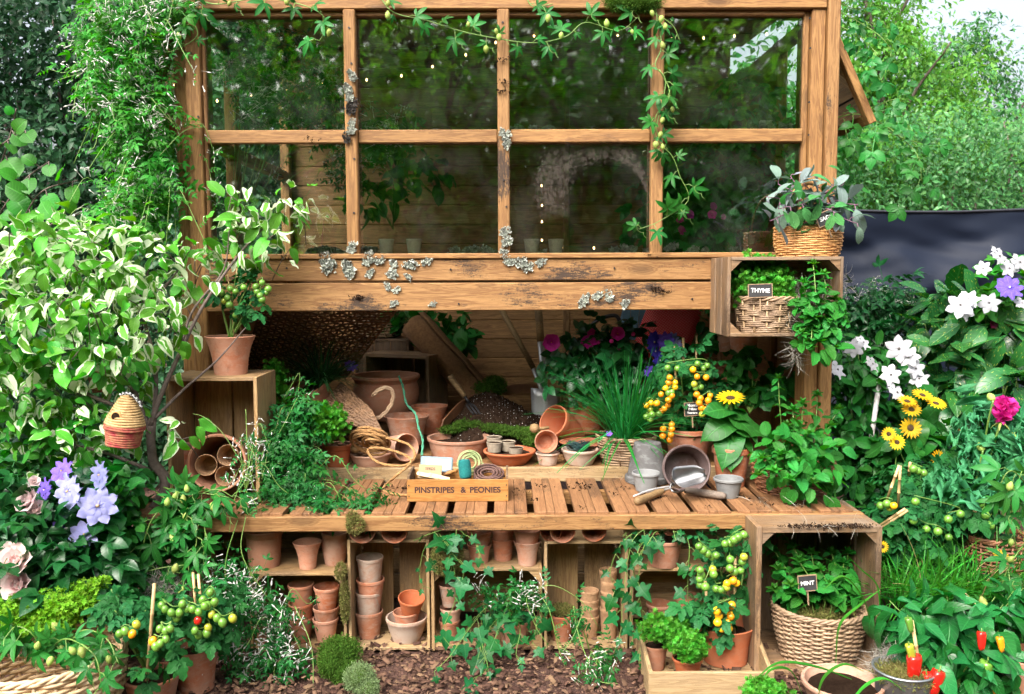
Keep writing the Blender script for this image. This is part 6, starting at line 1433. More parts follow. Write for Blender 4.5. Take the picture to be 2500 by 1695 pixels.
tree('light green tree leaning over the shed corner against the white sky', (4.3, 6.8, 0), [E(4.1, 6.3, 4.4, 0.7, 0.9, 0.9), E(4.6, 6.4, 3.5, 1.0, 0.9, 0.8), E(4.0, 6.0, 2.8, .9, .9, .7), E(5.2, 6.4, 2.9, .9, .8, .6)], 24000, 0.07, L_['tree'])
tree('leafy tree to the far right above the clipped hedge', (7.4, 9.0, 0), [E(5.6, 9.0, 3.2, 1.6, 1.0, 1.1), E(7.4, 9.0, 3.2, 1.5, 1.0, 1.1), E(6.6, 8.8, 2.4, 2.4, 0.9, 0.8), E(6.4, 8.8, 4.5, 1.0, .8, .5), E(8.8, 9, 4.6, .7, .8, .9)], 36000, 0.085, L_['rhedge'])
tree('tree crown behind the shed seen through the windows', (-1.0, 4.6, 0), [E(-1.5, 4.4, 2.4, 1.4, 0.8, 1.2), E(0.6, 4.8, 2.6, 1.6, 0.8, 1.2), E(2.6, 4.3, 2.9, .9, .6, 1.2)], 9000, 0.10, L_['mid'])
# the garden on the viewer's side, mirrored in the panes
for k, (x, y, h, w) in enumerate(((-8.5, -9.0, 4.0, 2.8), (-5.0, -10.0, 4.5, 2.8), (-1.8, -10.8, 4.9, 2.7), (1.4, -10.8, 4.8, 2.6), (4.6, -10.0, 4.5, 2.7), (8.2, -9.0, 4.2, 2.8))):
    tree('tall garden tree across the lawn, mirrored in the window panes', (x, y, 0), [E(x, y, h * 0.68, w, 1.4, h * 0.62), E(x + 0.8, y + .4, h * 0.3, w * 0.9, 1.2, h * 0.3)], 6500, 0.26, L_[('tree', 'fresh', 'tree', 'fresh', 'tree', 'tree')[k]], 0.15)
slab('hedge', 'tall unseen hedge added to close sky gaps behind the mirrored trees', -15, 15, -16.5, -15.3, 0.0, 7.4, 24000, T_SMALL, 0.42, L_['deep'])  # added out of view to keep bright sky gaps out of the pane reflections
# ------------------------------------------------------------------ left border
t = thing('redbud_branch', 'branch of large round green leaves at the left edge', 'shrub', (P(-40, 600, 0.35).x, 0.35, 0)); cl = []
for pts in (((-60, 620, .35), (0, 520, .3), (60, 440, .25), (120, 395, .2)), ((-60, 520, .35), (-10, 430, .3), (25, 330, .25), (40, 265, .2)), ((-40, 640, .3), (40, 560, .25), (100, 470, .2), (190, 440, .2)), ((-60, 420, .3), (10, 350, .25), (60, 320, .2)), ((-50, 700, .3), (20, 620, .2), (100, 560, .15), (200, 520, .1))):
    vine(t, pts, 0.006, T_ROUND, None, 0.055, 0.082, 'bark', 0.5, 0.8, 0.5, collect=cl, pet=0.4)
flush(t, cl, T_ROUND, L_['fresh'], 300)
def jas(name, label, base, ells, n, size, nb, per, bs, strands=(), mat='jasmine', nst=14, droop=0.6, indiv=0):
    t, pos, out = bush(name, label, 'jasmine', base, ells, n, T_JAS, size, L_[mat], MAT['greenstem'], indiv, droop, 0.35, nst, 0.0025, group='jasmine plants', spread=0.5)
    if nb: buds(t, pos[rng.integers(0, len(pos), nb)] + np.array((0, -0.015, 0)), per, bs)
    for s_ in strands: vine(t, s_, 0.0022, None, None, 9, 0.1)
    b = MB(); wp, wd = [], []
    for i in rng.integers(0, len(pos), max(4, n // 40)):
        a = Vector(pos[i].tolist()); o_ = Vector(out[i].tolist()); L = random.uniform(.06, .2); a2 = random.uniform(-1, 1)
        pts = cr([a, a + o_ * L * .5 + Vector((0, -.02, .02)), a + o_ * L * .8 + Vector((a2 * .05, -.03, -L * .5)), a + o_ * L + Vector((a2 * .1, -.03, -L * random.uniform(.4, 1.2)))], 4); b.tube(pts, .0015, 4)
        for q in pts[3::3]: wp.append(tuple(q)); wd.append((random.gauss(0, 1), -.3, random.gauss(-.3, .5)))
    tag(b.build('tendrils', MAT['greenstem'], t, smooth=True), kind='stuff'); scatter('foliage', T_JAS, wp, wd, np.array((0, -.5, .8)) + rng.normal(size=(len(wp), 3)) * .4, size * .7, L_[mat], t)
    if nb: buds(t, np.array(wp)[rng.integers(0, len(wp), max(3, nb // 5))], per, bs)
    return t, pos
jas('jasmine_climber', 'white budded jasmine hanging beside the left window post', P(330, 560, 0.1), [ell(330, 60, -0.05, 110, 90, .16), ell(300, 190, -0.08, 100, 110, .16), ell(345, 300, -0.1, 95, 110, .15), ell(365, 420, -0.1, 80, 100, .14), ell(330, 520, -0.1, 90, 60, .14), ell(250, 90, -.02, 60, 60, .1), ell(420, 10, -.05, 60, 40, .1)], 1900, 0.068, 230, 7, 0.048,
    [((300, 130, -.15), (220, 170, -.18), (160, 190, -.2), (130, 200, -.2)), ((370, 240, -.2), (420, 300, -.2), (410, 280, -.2), (440, 330, -.18)), ((250, 240, -.2), (210, 330, -.2), (180, 400, -.2)), ((390, 380, -.2), (450, 320, -.15), (500, 310, -.1))], 'fresh', nst=26)
jas('jasmine_climber', 'jasmine climbing inside the left window behind the glass', P(560, 620, 0.4), [ell(700, 200, 0.35, 130, 110, .12), ell(800, 280, 0.35, 60, 90, .1), ell(850, 380, .3, 40, 90, .1), ell(600, 120, .5, 90, 80, .12), ell(940, 330, .4, 60, 50, .1)], 800, 0.07, 110, 9, 0.05, nst=14)
# variegated shrub
base = PZ(372, 1350, 0.0); base.y = -0.35
vs = thing('variegated_shrub', 'large white and green variegated shrub at the left of the bench', 'shrub', base)
VE = [ell(70, 620, -0.35, 160, 110, .22), ell(220, 640, -0.40, 150, 110, .24), ell(360, 650, -0.30, 110, 110, .2), ell(90, 790, -0.5, 170, 110, .25), ell(280, 790, -0.5, 150, 120, .25), ell(60, 950, -0.5, 120, 110, .22), ell(190, 1040, -0.45, 150, 90, .2), ell(385, 780, -0.35, 80, 100, .18), ell(460, 640, -0.25, 50, 70, .12), ell(310, 920, -.42, 60, 80, .15)]
pos, out = cloud(VE, 1250, 0.35, 0.75); d, nn = orient(out, 0.45, 0.6, 0.8, 0.55, 0.45)
ex, eo = cloud([ell(585, 530, -0.22, 80, 50, .08), ell(690, 500, -0.22, 50, 28, .06), ell(650, 600, -0.22, 60, 40, .08), ell(560, 610, -.22, 60, 40, .08), ell(740, 520, -.22, 12, 20, .03), ell(580, 480, -.2, 40, 24, .05)], 110, 0.2, 0.6); d2, n2 = orient(eo, 0.5, 0.6, 0.7, 0.6, 0.45)
lo, loo = cloud([ell(440, 1050, -0.47, 50, 36, .05)], 12, 0.2, 0.6); d3, n3 = orient(loo, 0.9, 0.5, 0.7, 0.6)
pos = np.vstack([pos, ex, lo]); d = np.vstack([d, d2, d3]); nn = np.vstack([nn, n2, n3])
pos = pos + rng.normal(size=pos.shape) * np.array((.03, .02, .03)); s = 0.062 * (1 + 0.40 * rng.normal(size=len(pos))).clip(0.4, 1.8)
leaves(vs, T_VAR, L_['varieg'], pos, d, nn, s, 300)
b = MB(); trunk = [base, P(385, 1230, -0.42), P(372, 1120, -0.45), P(365, 1040, -0.45)]
b.tube(cr(trunk, 6), [0.026 - 0.0006 * i for i in range(19)], 9)
for pts, r in (([(365, 1040, -.45), (395, 960, -.42), (440, 860, -.38), (500, 740, -.32), (585, 620, -.25), (640, 560, -.22)], .013), ([(368, 1060, -.45), (330, 960, -.45), (270, 900, -.45), (180, 850, -.4), (90, 770, -.35)], .012), ([(365, 1050, -.45), (300, 1000, -.5), (210, 960, -.5), (120, 900, -.45), (40, 860, -.4)], .011), ([(372, 1080, -.45), (380, 900, -.4), (350, 760, -.35), (365, 640, -.3)], .012), ([(380, 1020, -.44), (450, 950, -.36), (530, 880, -.3), (600, 800, -.25)], .008), ([(370, 1150, -.45), (270, 1110, -.5), (150, 1080, -.5), (40, 1060, -.45)], .009), ([(440, 860, -.38), (470, 760, -.34), (545, 660, -.27), (560, 560, -.24)], .007), ([(270, 900, -.45), (250, 780, -.42), (200, 680, -.38), (150, 600, -.3)], .007), ([(350, 760, -.35), (420, 680, -.3), (470, 600, -.28)], .006)):
    w = cr([P(*p) for p in pts], 6); b.tube(w, [r * (1 - 0.75 * i / len(w)) for i in range(len(w))], 6)
b.build('trunk', MAT['bark'], vs, smooth=True)
tw = rng.integers(0, len(pos), 130); b = MB()
for i in tw:
    a = Vector([float(x) for x in pos[i]]); e = a + Vector((random.uniform(-.1, .1), random.uniform(.02, .1), -random.uniform(.05, .14))); b.tube([a, a.lerp(e, .5) + Vector((0, 0, .012)), e], 0.0022, 4)
tag(b.build('twigs', MAT['bark'], vs, smooth=True), kind='stuff')
gp, go = cloud([ell(80, 960, -0.5, 130, 90, .2), ell(200, 1060, -0.45, 150, 80, .2), ell(120, 830, -.5, 170, 70, .22), ell(280, 880, -.5, 90, 70, .2)], 420, 0.5, 0.75); gd, gn = orient(go, .45, .6, .8, .5)
scatter('green_foliage', T_OV, gp, gd, gn, 0.058 * (0.6 + 0.7 * rng.random(len(gp))), L_['fresh'], vs)
# clematis and roses
def flowers(t, items, T, mat, eyemat=None, eyer=0.1, aim=(0.1, -1, 0.45), name='flower'):
    for px, py, r, Y in items: flower(t, T, MAT[mat], P(px, py, Y), r * M(Y) * random.uniform(.82, 1.05), (aim[0] + random.uniform(-.8, .8), aim[1], aim[2] + random.uniform(-.5, .6)), name, None, eyer, eyemat)
t, pos, _ = bush('clematis', 'clematis with large pale lilac stars at the lower left', 'clematis', PZ(240, 1500, 0), [ell(250, 1290, -0.6, 110, 70, .12), ell(300, 1200, -0.55, 60, 90, .1), ell(120, 1300, -0.62, 90, 60, .1), ell(200, 1400, -.62, 110, 40, .1)], 420, T_OV, 0.066, L_['mid'], MAT['greenstem'], 140, 0.6, 0.4, 16, 0.003, group='flowering border plants')
flowers(t, [(165, 1200, 58, -.78), (242, 1160, 46, -.74), (238, 1235, 50, -.78), (205, 1305, 36, -.76)], T_CLEM, 'petal_lilac', MAT['cane'], 0.09)
flowers(t, [(150, 1150, 34, -.70), (108, 1196, 38, -.70), (146, 1284, 22, -.74)], T_CLEM, 'petal_purple', MAT['cane'], 0.09)
t, pos, _ = bush('rose_bush', 'rose bush with blush pink blooms at the left edge', 'rose', PZ(60, 1560, 0), [ell(70, 1290, -0.7, 110, 90, .14), ell(110, 1390, -0.75, 110, 60, .14), ell(30, 1200, -0.6, 60, 70, .1), ell(200, 1360, -.7, 60, 60, .1)], 330, T_ROSE, 0.13, L_['dark'], MAT['greenstem'], 120, 0.5, 0.4, 14, 0.004, group='flowering border plants')
flowers(t, [(45, 1375, 46, -.92), (30, 1350, 32, -.9), (56, 1428, 46, -.92), (80, 1222, 36, -.78), (90, 1250, 30, -.78), (82, 1178, 16, -.78)], T_ROSEF, 'petal_pink', None, aim=(0.15, -1, 0.5), name='rose_bloom')
t = thing('lady_mantle', 'frothy lime yellow flower mass below the roses', 'plant', PZ(120, 1600, 0), 'flowering border plants')
pos, out = cloud([ell(60, 1480, -0.95, 70, 34, .1), ell(140, 1485, -0.95, 75, 44, .1), ell(200, 1460, -0.93, 45, 36, .08), ell(110, 1520, -.98, 80, 24, .08), ell(240, 1425, -.9, 22, 20, .05)], 4200, 0.4, 0.7); d, nn = orient(out, 0, 0.5, 0.8, 0.4)
cl_ = pos + 0.01 * np.sin(pos[:, [1, 2, 0]] * 90); scatter('froth', [join([ring(blade(0.6, 0.5, 0.6, 2, 0.3, 0), 4, 0.3, 1.0)])], cl_, d, nn, 0.0105, L_['lime'], t); stems(t, PZ(120, 1600, 0), pos[rng.integers(0, len(pos), 30)], 0.002, MAT['greenstem'])
bush('border_filler', 'mixed low leafy plants filling the left border behind the roses', 'plant', PZ(120, 1560, 0), [ell(60, 1150, -0.3, 140, 80, .2), ell(260, 1300, -0.35, 150, 140, .2), ell(90, 1400, -0.5, 140, 140, .2), ell(330, 1420, -.5, 110, 110, .15), ell(420, 1330, -.45, 60, 60, .12)], 1500, T_OV, 0.06, L_['mid'], MAT['greenstem'], 0, 0.4, 0.3, 20, 0.003, group='flowering border plants', th=None)
def passion(label, base, paths, size, nbud=10, indiv=200, mat='fresh', step=0.055, budr=0.03, fillers=None, nf=60, fmat=None):
    t = thing('passion_vine', label, 'vine', base, 'passion flower vines'); cl = []; bp = []
    for p in paths:
        pos, *_ = vine(t, p, 0.0032, None, None, step, size, collect=cl); bp += pos
    if fillers:
        pos, out = cloud(fillers, nf, 0.4, 0.7); d, nn = orient(out, 0.5, 0.6, 0.7, 0.6); cl.append((pos.tolist(), d.tolist(), nn.tolist(), (size * (0.7 + 0.5 * rng.random(nf))).tolist())); bp += pos.tolist()
    flush(t, cl, T_PASS, L_[mat], indiv)
    b = MB()
    for i in range(nbud):
        p = Vector(random.choice(bp)) + Vector((random.uniform(-.02, .02), -0.03, random.uniform(-.03, .02)))
        fr_ = frame(Vector((random.uniform(-1, 1), -1, 0)), (random.uniform(-.4, .4), -0.5, random.choice((-1, 0.8))))
        reg(bpy.data.objects.new('bud', tmesh(T_OBUD, MAT['bud'], 'bud')), Matrix.Translation(p) @ fr_.to_4x4() @ Matrix.Scale(budr * random.uniform(0.8, 1.25), 4), t)
        q = [p]; 
    for i in range(nbud):                 # curling tendrils
        p = Vector(random.choice(bp)); b.tube([p + Vector((0.012 * math.cos(k * .8) * (1 - k / 16) + 0.003 * k, -0.01 - 0.002 * k, -0.004 * k + 0.012 * math.sin(k * .8) * (1 - k / 16))) for k in range(15)], 0.0011, 4)
    tag(b.build('tendrils', MAT['greenstem'], t, smooth=True), kind='stuff')
    return t
passion('passion vine with fat green buds spilling over the bench left end', P(450, 1240, -0.5), [((400, 1190, -.5), (450, 1205, -.57), (500, 1205, -.57), (560, 1215, -.57)), ((380, 1200, -.5), (440, 1250, -.58), (480, 1320, -.6), (440, 1400, -.6)), ((470, 1210, -.55), (500, 1290, -.6), (490, 1370, -.6), (420, 1440, -.62)), ((420, 1220, -.55), (370, 1270, -.6), (340, 1350, -.62), (280, 1400, -.66)), ((480, 1210, -.56), (530, 1195, -.57), (570, 1215, -.56)), ((450, 1380, -.6), (380, 1390, -.62), (300, 1420, -.64), (262, 1500, -.66))], 0.074, 12, 200, 'mid', 0.046, 0.034, [ell(450, 1225, -.54, 80, 34, .05), ell(440, 1290, -.55, 60, 50, .05)], 44)
passion('passion vine growing out of the large pale basket', BBL + Vector((0, 0, 0.2)), [((110, 1600, -1.05), (160, 1560, -1.15), (230, 1600, -1.25), (250, 1690, -1.28)), ((110, 1600, -1.05), (80, 1550, -1.1), (40, 1530, -1.1), (10, 1560, -1.12)), ((130, 1600, -1.05), (200, 1540, -1.1), (260, 1560, -1.15), (290, 1620, -1.2))], 0.070, 9, 160, 'mid', 0.042, 0.034, [ell(110, 1545, -1.0, 110, 24, .12), ell(230, 1585, -1.1, 40, 30, .06)], 50)
passion('passion vine with lime buds at the right edge', P(2480, 1400, -0.7), [((2510, 1420, -.7), (2480, 1330, -.75), (2470, 1230, -.8), (2495, 1150, -.8)), ((2520, 1200, -.7), (2470, 1150, -.8), (2440, 1190, -.8), (2430, 1260, -.8)), ((2520, 1300, -.75), (2465, 1380, -.8), (2440, 1440, -.8), (2400, 1500, -.85))], 0.068, 14, 100, 'mid', 0.046, 0.036)
passion('passion vine trained along the top beam and down the right mullion', P(1545, 20, -0.05), [((440, -30, -.05), (520, 10, -.08), (640, -5, -.07), (760, 20, -.07), (800, 60, -.07), (780, 100, -.07)), ((440, 0, -.05), (470, 50, -.08), (480, 90, -.08), (420, 125, -.1), (370, 125, -.12)), ((920, -20, -.06), (960, 30, -.07), (1040, 50, -.07), (1120, 75, -.07), (1200, 92, -.07), (1300, 105, -.07), (1380, 90, -.07), (1430, 55, -.07), (1510, 75, -.07), (1560, 40, -.07)), ((1540, 10, -.06), (1590, 30, -.07), (1640, 60, -.07), (1660, 100, -.07)), ((1600, 20, -.06), (1615, 110, -.07), (1600, 160, -.08), (1625, 200, -.08), (1605, 300, -.08), (1600, 340, -.08), (1640, 380, -.08), (1660, 430, -.08), (1680, 490, -.08), (1610, 540, -.08), (1560, 560, -.08)), ((1610, 170, -.07), (1635, 230, -.08), (1600, 290, -.08), (1615, 360, -.08)), ((1280, -20, -.06), (1300, 15, -.07), (1350, 10, -.07))], 0.060, 24, 280, 'mid', 0.056, 0.028)

# ------------------------------------------------------------------ plants on the bench and crate
def tomato(label, base, ells, n, lsize, trusses, Y, r, T=None, canes=(), indiv=120, mat='toml', stemr=0.006):
    t, pos, out = bush('tomato_plant', label, 'tomato plant', base, ells, n, T_TOM, lsize, L_[mat], MAT['greenstem'], indiv, 0.6, 0.3, 9, stemr, group='tomato plants', spread=0.6)
    for tr_ in trusses:
        b = MB(); pts = [P(x, y, Y - 0.02 + random.uniform(-.02, .02)) for x, y, *_ in tr_]
        if len(pts) > 1: b.tube(cr([p + Vector((0, 0.01, r * M(Y) * 1.4)) for p in pts], 4), 0.002, 4).build('truss', MAT['greenstem'], t, smooth=True)
        for (x, y, k), p in zip(tr_, pts): fruit(t, p, r * M(Y), {'g': 'green_tom', 'l': 'lime_tom', 'o': 'orange_tom', 'y': 'yellow_tom', 'r': 'red_tom'}[k], T)
    return t
G = lambda s: [(int(a), int(b), c) for a, b, c in (q.split(',') for q in s.split())]
pA = POTS['tomA']
tomato('tomato plant with green fruit in the flared pot on the crate', pA[0] + Vector((0, 0, pA[3] * .9)), [ell(600, 745, -.18, 36, 26, .05), ell(560, 690, -.16, 40, 30, .05), ell(625, 700, -.18, 40, 24, .05)], 40, 0.075, [G('540,715,g 562,705,g 575,712,g 595,702,g 555,728,g'), G('625,700,g 640,690,g 635,722,g 650,715,g 655,706,g 628,712,g 640,732,g'), G('560,745,g 575,770,g'), G('530,715,g 548,735,l')], -.22, 8.5)
cane('cane stake behind the potted tomato on the crate', (578, 655, -.14), (588, 822, -.14), 0.004)
cane('short cane stake in the potted tomato on the crate', (556, 670, -.17), (572, 822, -.17), 0.003)
jas('jasmine_plant', 'bushy jasmine sprawling over the left of the bench', P(740, 1180, -0.25), [ell(715, 1060, -.10, 58, 86, .10), ell(695, 1120, -.2, 62, 86, .12), ell(728, 1165, -.28, 58, 54, .10), ell(705, 1210, -.35, 66, 44, .10), ell(820, 1222, -.42, 80, 26, .06), ell(905, 1208, -.42, 42, 18, .04), ell(725, 985, -.05, 34, 36, .06)], 880, 0.066, 8, 4, 0.036, nst=20)
jas('jasmine_plant', 'sparse white jasmine sprays over the big tipped pot', P(600, 1200, -0.5), [ell(600, 1120, -.5, 40, 100, .05), ell(610, 1230, -.56, 50, 40, .05)], 22, 0.042, 16, 5, 0.042, [((640, 1230, -.5), (600, 1150, -.52), (545, 1060, -.5), (500, 1020, -.48), (470, 1010, -.46)), ((620, 1200, -.52), (605, 1100, -.52), (600, 1000, -.5)), ((640, 1180, -.5), (600, 1160, -.55), (570, 1230, -.58), (560, 1300, -.6))], nst=8)
jas('jasmine_curtain', 'white budded jasmine trailing from the bench to the bark', P(600, 1300, -0.55), [ell(560, 1400, -.58, 70, 70, .07), ell(620, 1450, -.60, 60, 60, .07), ell(560, 1530, -.62, 60, 70, .07), ell(680, 1520, -.6, 60, 60, .07), ell(700, 1590, -.68, 70, 50, .06), ell(610, 1610, -.68, 80, 50, .07)], 460, 0.052, 64, 7, 0.044, [((600, 1260, -.56), (590, 1350, -.6), (640, 1440, -.62), (700, 1520, -.62), (740, 1600, -.7)), ((580, 1270, -.56), (550, 1380, -.6), (560, 1500, -.64), (540, 1600, -.7)), ((720, 1480, -.6), (760, 1580, -.7), (765, 1690, -.78))], 'jasmine', 0, 0.8)
moss_t = None
def thyme(label, base, ells, n, size, mat='thyme', nst=40):
    t = thing('thyme_plant', label, 'herb', base, 'small leaved herbs'); pos, out = cloud(ells, n, 0.35, 0.6); d, nn = orient(out, -0.5, 0.6, 0.5, 0.4)
    scatter('foliage', T_SPRIG, pos, d, nn, size * (0.6 + 0.7 * rng.random(len(pos))), L_[mat], t); stems(t, base, pos[rng.integers(0, len(pos), nst)], 0.0014, MAT['greenstem'], sag=0.05, n=4); return t
thyme('thyme in the pink pot beside the left crate', P(662, 994, 0.22), [ell(660, 950, .2, 42, 44, .08), ell(668, 915, .2, 26, 36, .05)], 520, 0.026)
thyme('bushy thyme behind the orange pot on the bench', P(800, 1080, 0.0), [ell(805, 1030, -.02, 48, 44, .09), ell(770, 1010, 0, 36, 30, .07)], 620, 0.028)
thyme('thyme mound in the chunky basket of the window crate', P(1860, 728, -.23), [ell(1820, 690, -.22, 52, 54, .1), ell(1880, 690, -.24, 56, 46, .1), ell(1850, 660, -.2, 60, 40, .08), ell(1905, 720, -.28, 30, 26, .06)], 1400, 0.026)
thyme('low wispy herb in the dark pot of the tray', POTS['hbA'][0] + Vector((0, 0, POTS['hbA'][3])), [ell(1605, 1530, -.72, 44, 34, .06), ell(1650, 1540, -.7, 40, 36, .06)], 500, 0.026, 'thyme')
thyme('round bright green herb cushion in the orange pot of the tray', POTS['hbB'][0] + Vector((0, 0, POTS['hbB'][3])), [ell(1684, 1575, -.82, 36, 36, .065)], 640, 0.022, 'thyme')
thyme('bright herb cushion behind the round one in the tray', P(1640, 1580, -.68), [ell(1640, 1545, -.72, 34, 36, .06)], 480, 0.024, 'thyme')
thyme('bright green herb at the bottom edge before the tray', PZ(1860, 1740, 0), [ell(1865, 1690, -1.1, 56, 26, .08)], 500, 0.024, 'thyme')
# dark grass in the tilted pot, chives
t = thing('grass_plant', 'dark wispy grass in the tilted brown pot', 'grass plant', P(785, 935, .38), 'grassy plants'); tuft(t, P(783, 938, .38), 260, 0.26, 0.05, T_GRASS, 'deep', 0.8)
t = thing('chives', 'tall green chives in the small wicker basket', 'chives', CHV + Vector((0, 0, .12)), 'grassy plants'); tuft(t, CHV + Vector((0.0, 0, 0.11)), 360, 0.42, 0.07, T_THIN, 'chive', 0.36); tuft(t, CHV + Vector((-0.02, -0.05, 0.11)), 46, 0.36, 0.05, T_GRASS[1:], 'chive', 1.2, 'blades', 'stuff', (0, -0.4, 0))
flowers(t, [(1488, 1063, 12, 0.05)], T_BELL, 'petal_purple')
# magenta rose
def potrose(label, base, ells, n, fl, buds_, size=0.11, mat='dark', ind=110):
    t, pos, out = bush('rose_plant', label, 'rose', base, ells, n, T_ROSE, size, L_[mat], MAT['greenstem'], ind, 0.4, 0.35, 14, 0.0035, group='rose plants')
    flowers(t, fl, T_ROSEO, 'petal_magenta', MAT['yellow_tom'], 0.10, (0, -1, .3), 'rose_bloom')
    for x, y, Y in buds_: reg(bpy.data.objects.new('rose_bud', tmesh(T_OBUD, MAT['petal_hot'], 'rose_bud')), Matrix.Translation(P(x, y, Y)) @ Matrix.Rotation(R(70), 4, 'X') @ Matrix.Scale(0.03, 4), t)
    return t
pr = POTS['rose'][0] + Vector((0, 0, POTS['rose'][3]))
potrose('dark leaved rose with magenta blooms in the ridged pot', pr, [ell(1425, 900, .42, 64, 66, .14), ell(1490, 880, .42, 75, 80, .14), ell(1550, 920, .42, 50, 60, .1), ell(1450, 825, .42, 70, 36, .1), ell(1375, 870, .4, 22, 40, .05)], 230, [(1346, 836, 24, .30), (1438, 838, 26, .30), (1508, 815, 22, .30), (1444, 812, 14, .3)], [(1460, 838, .3), (1492, 835, .3), (1545, 818, .3), (1510, 852, .3)], 0.105)
t, pos, _ = bush('bellflower', 'blue violet clematis behind the yellow tomato plant', 'clematis', P(1610, 1000, .5), [ell(1610, 890, .45, 60, 60, .1), ell(1735, 790, .6, 40, 60, .1), ell(1700, 860, .5, 50, 40, .1)], 100, T_OV, 0.07, L_['mid'], MAT['greenstem'], 40, 0.5, 0.4, 8, group='flowering border plants')
flowers(t, [(1597, 835, 28, .30), (1625, 832, 24, .30), (1600, 858, 24, .3), (1612, 880, 22, .3), (1590, 908, 22, .3)], T_CLEM, 'petal_blue', MAT['chalk'], .1)
flowers(t, [(1650, 842, 26, .3), (1640, 828, 20, .32)], T_CLEM, 'petal_lilac', MAT['chalk'], .1)
flowers(t, [(857, 893, 20, .5)], T_CLEM, 'petal_purple', MAT['chalk'], .1)
# yellow tomato on the counter
pB = POTS['tomB']
tomato('tomato plant hung with yellow orange fruit on the counter', pB[0] + Vector((0, 0, pB[3] * .9)), [ell(1640, 890, .12, 50, 50, .08), ell(1700, 880, .14, 55, 50, .08), ell(1720, 940, .12, 50, 50, .07), ell(1630, 970, .12, 50, 60, .07), ell(1680, 1010, .14, 50, 40, .06), ell(1745, 950, .1, 30, 40, .05)], 120, 0.085,
    [G('1635,922,o 1632,935,o 1648,935,y 1625,948,y 1648,946,y 1632,960,g 1640,958,g 1614,963,o 1640,966,o 1632,977,o 1631,990,o 1603,985,o 1622,998,o 1615,1004,o 1590,984,y 1578,990,y 1588,1000,l 1608,1010,g 1592,1012,g 1588,1024,g 1578,1018,g'), G('1692,903,y 1702,920,o 1724,922,o 1695,938,l 1698,948,g 1711,945,g 1701,963,o 1710,973,o 1707,984,o 1734,966,o 1729,978,o 1730,987,o 1712,996,o 1724,1000,o 1729,1003,o 1714,1012,l'), G('1640,1037,o 1640,1048,o 1619,1048,o 1638,1062,o 1618,1065,o 1635,1074,o'), G('1654,900,g 1630,898,g 1703,888,g 1727,893,g 1718,900,g 1668,905,l')], 0.03, 8.2)
cane('cane stake in the yellow tomato, tallest of three', (1668, 825, .2), (1672, 1044, .2), 0.006)
cane('cane stake in the yellow tomato, leftmost of three', (1645, 845, .12), (1658, 1044, .12), 0.006)
cane('cane stake in the yellow tomato, rightmost of three', (1701, 820, .25), (1696, 1044, .2), 0.005)
# sunflower in its pot
def sunflower_bloom(t, px, py, r, Y, aim):
    flower(t, T_SUN, MAT['petal_yellow'], P(px, py, Y), r * M(Y), aim, 'sunflower_head', None, 0.27, MAT['disc'])
s0 = POTS['sunA'][0] + Vector((0, 0, POTS['sunA'][3] * .9)); t = thing('sunflower', 'potted sunflower with one open yellow bloom on the bench', 'sunflower', s0, 'sunflowers')
top = P(1782, 982, s0.y - 0.02); b = MB().tube(cr([s0, s0.lerp(top, .5) + Vector((0.008, 0, 0)), top], 6), 0.008, 8); b.build('stalk', MAT['greenstem'], t, smooth=True)
sunflower_bloom(t, 1783, 972, 38, s0.y - .02, (-0.1, -0.35, 1)); ym = s0.y
items = [(1790, 1000, -1.0, -.25, .15, 84), (1780, 1010, 1.0, -.4, .2, 60), (1785, 1030, -1, -.5, -.2, 90), (1790, 1040, 1, -.3, .1, 100), (1788, 1020, 1, -.8, -.3, 84), (1786, 1060, -.5, -1, -.6, 96), (1790, 1055, .8, -.6, -.5, 70), (1784, 1075, -.2, -1, -.8, 84), (1790, 1000, .5, .6, .2, 70), (1790, 1065, .4, -.9, -.6, 60)]
leaves(t, T_SUNL, L_['mid'], [tuple(P(a, b_, ym - .02)) for a, b_, *_ in items], [i[2:5] for i in items], [(random.gauss(0, .2), -.5, .8) for i in items], [i[5] * M(ym) for i in items], 300)
scatter('calyx', [T_CALYX], [tuple(P(1783, 978, ym - .02))] * 4, [(0.2, 1, 0), (0, 1, .2), (1, .4, 0), (-1, .5, 0)], [(0, 0, 1)] * 4, .05, L_['fresh'], t, None)
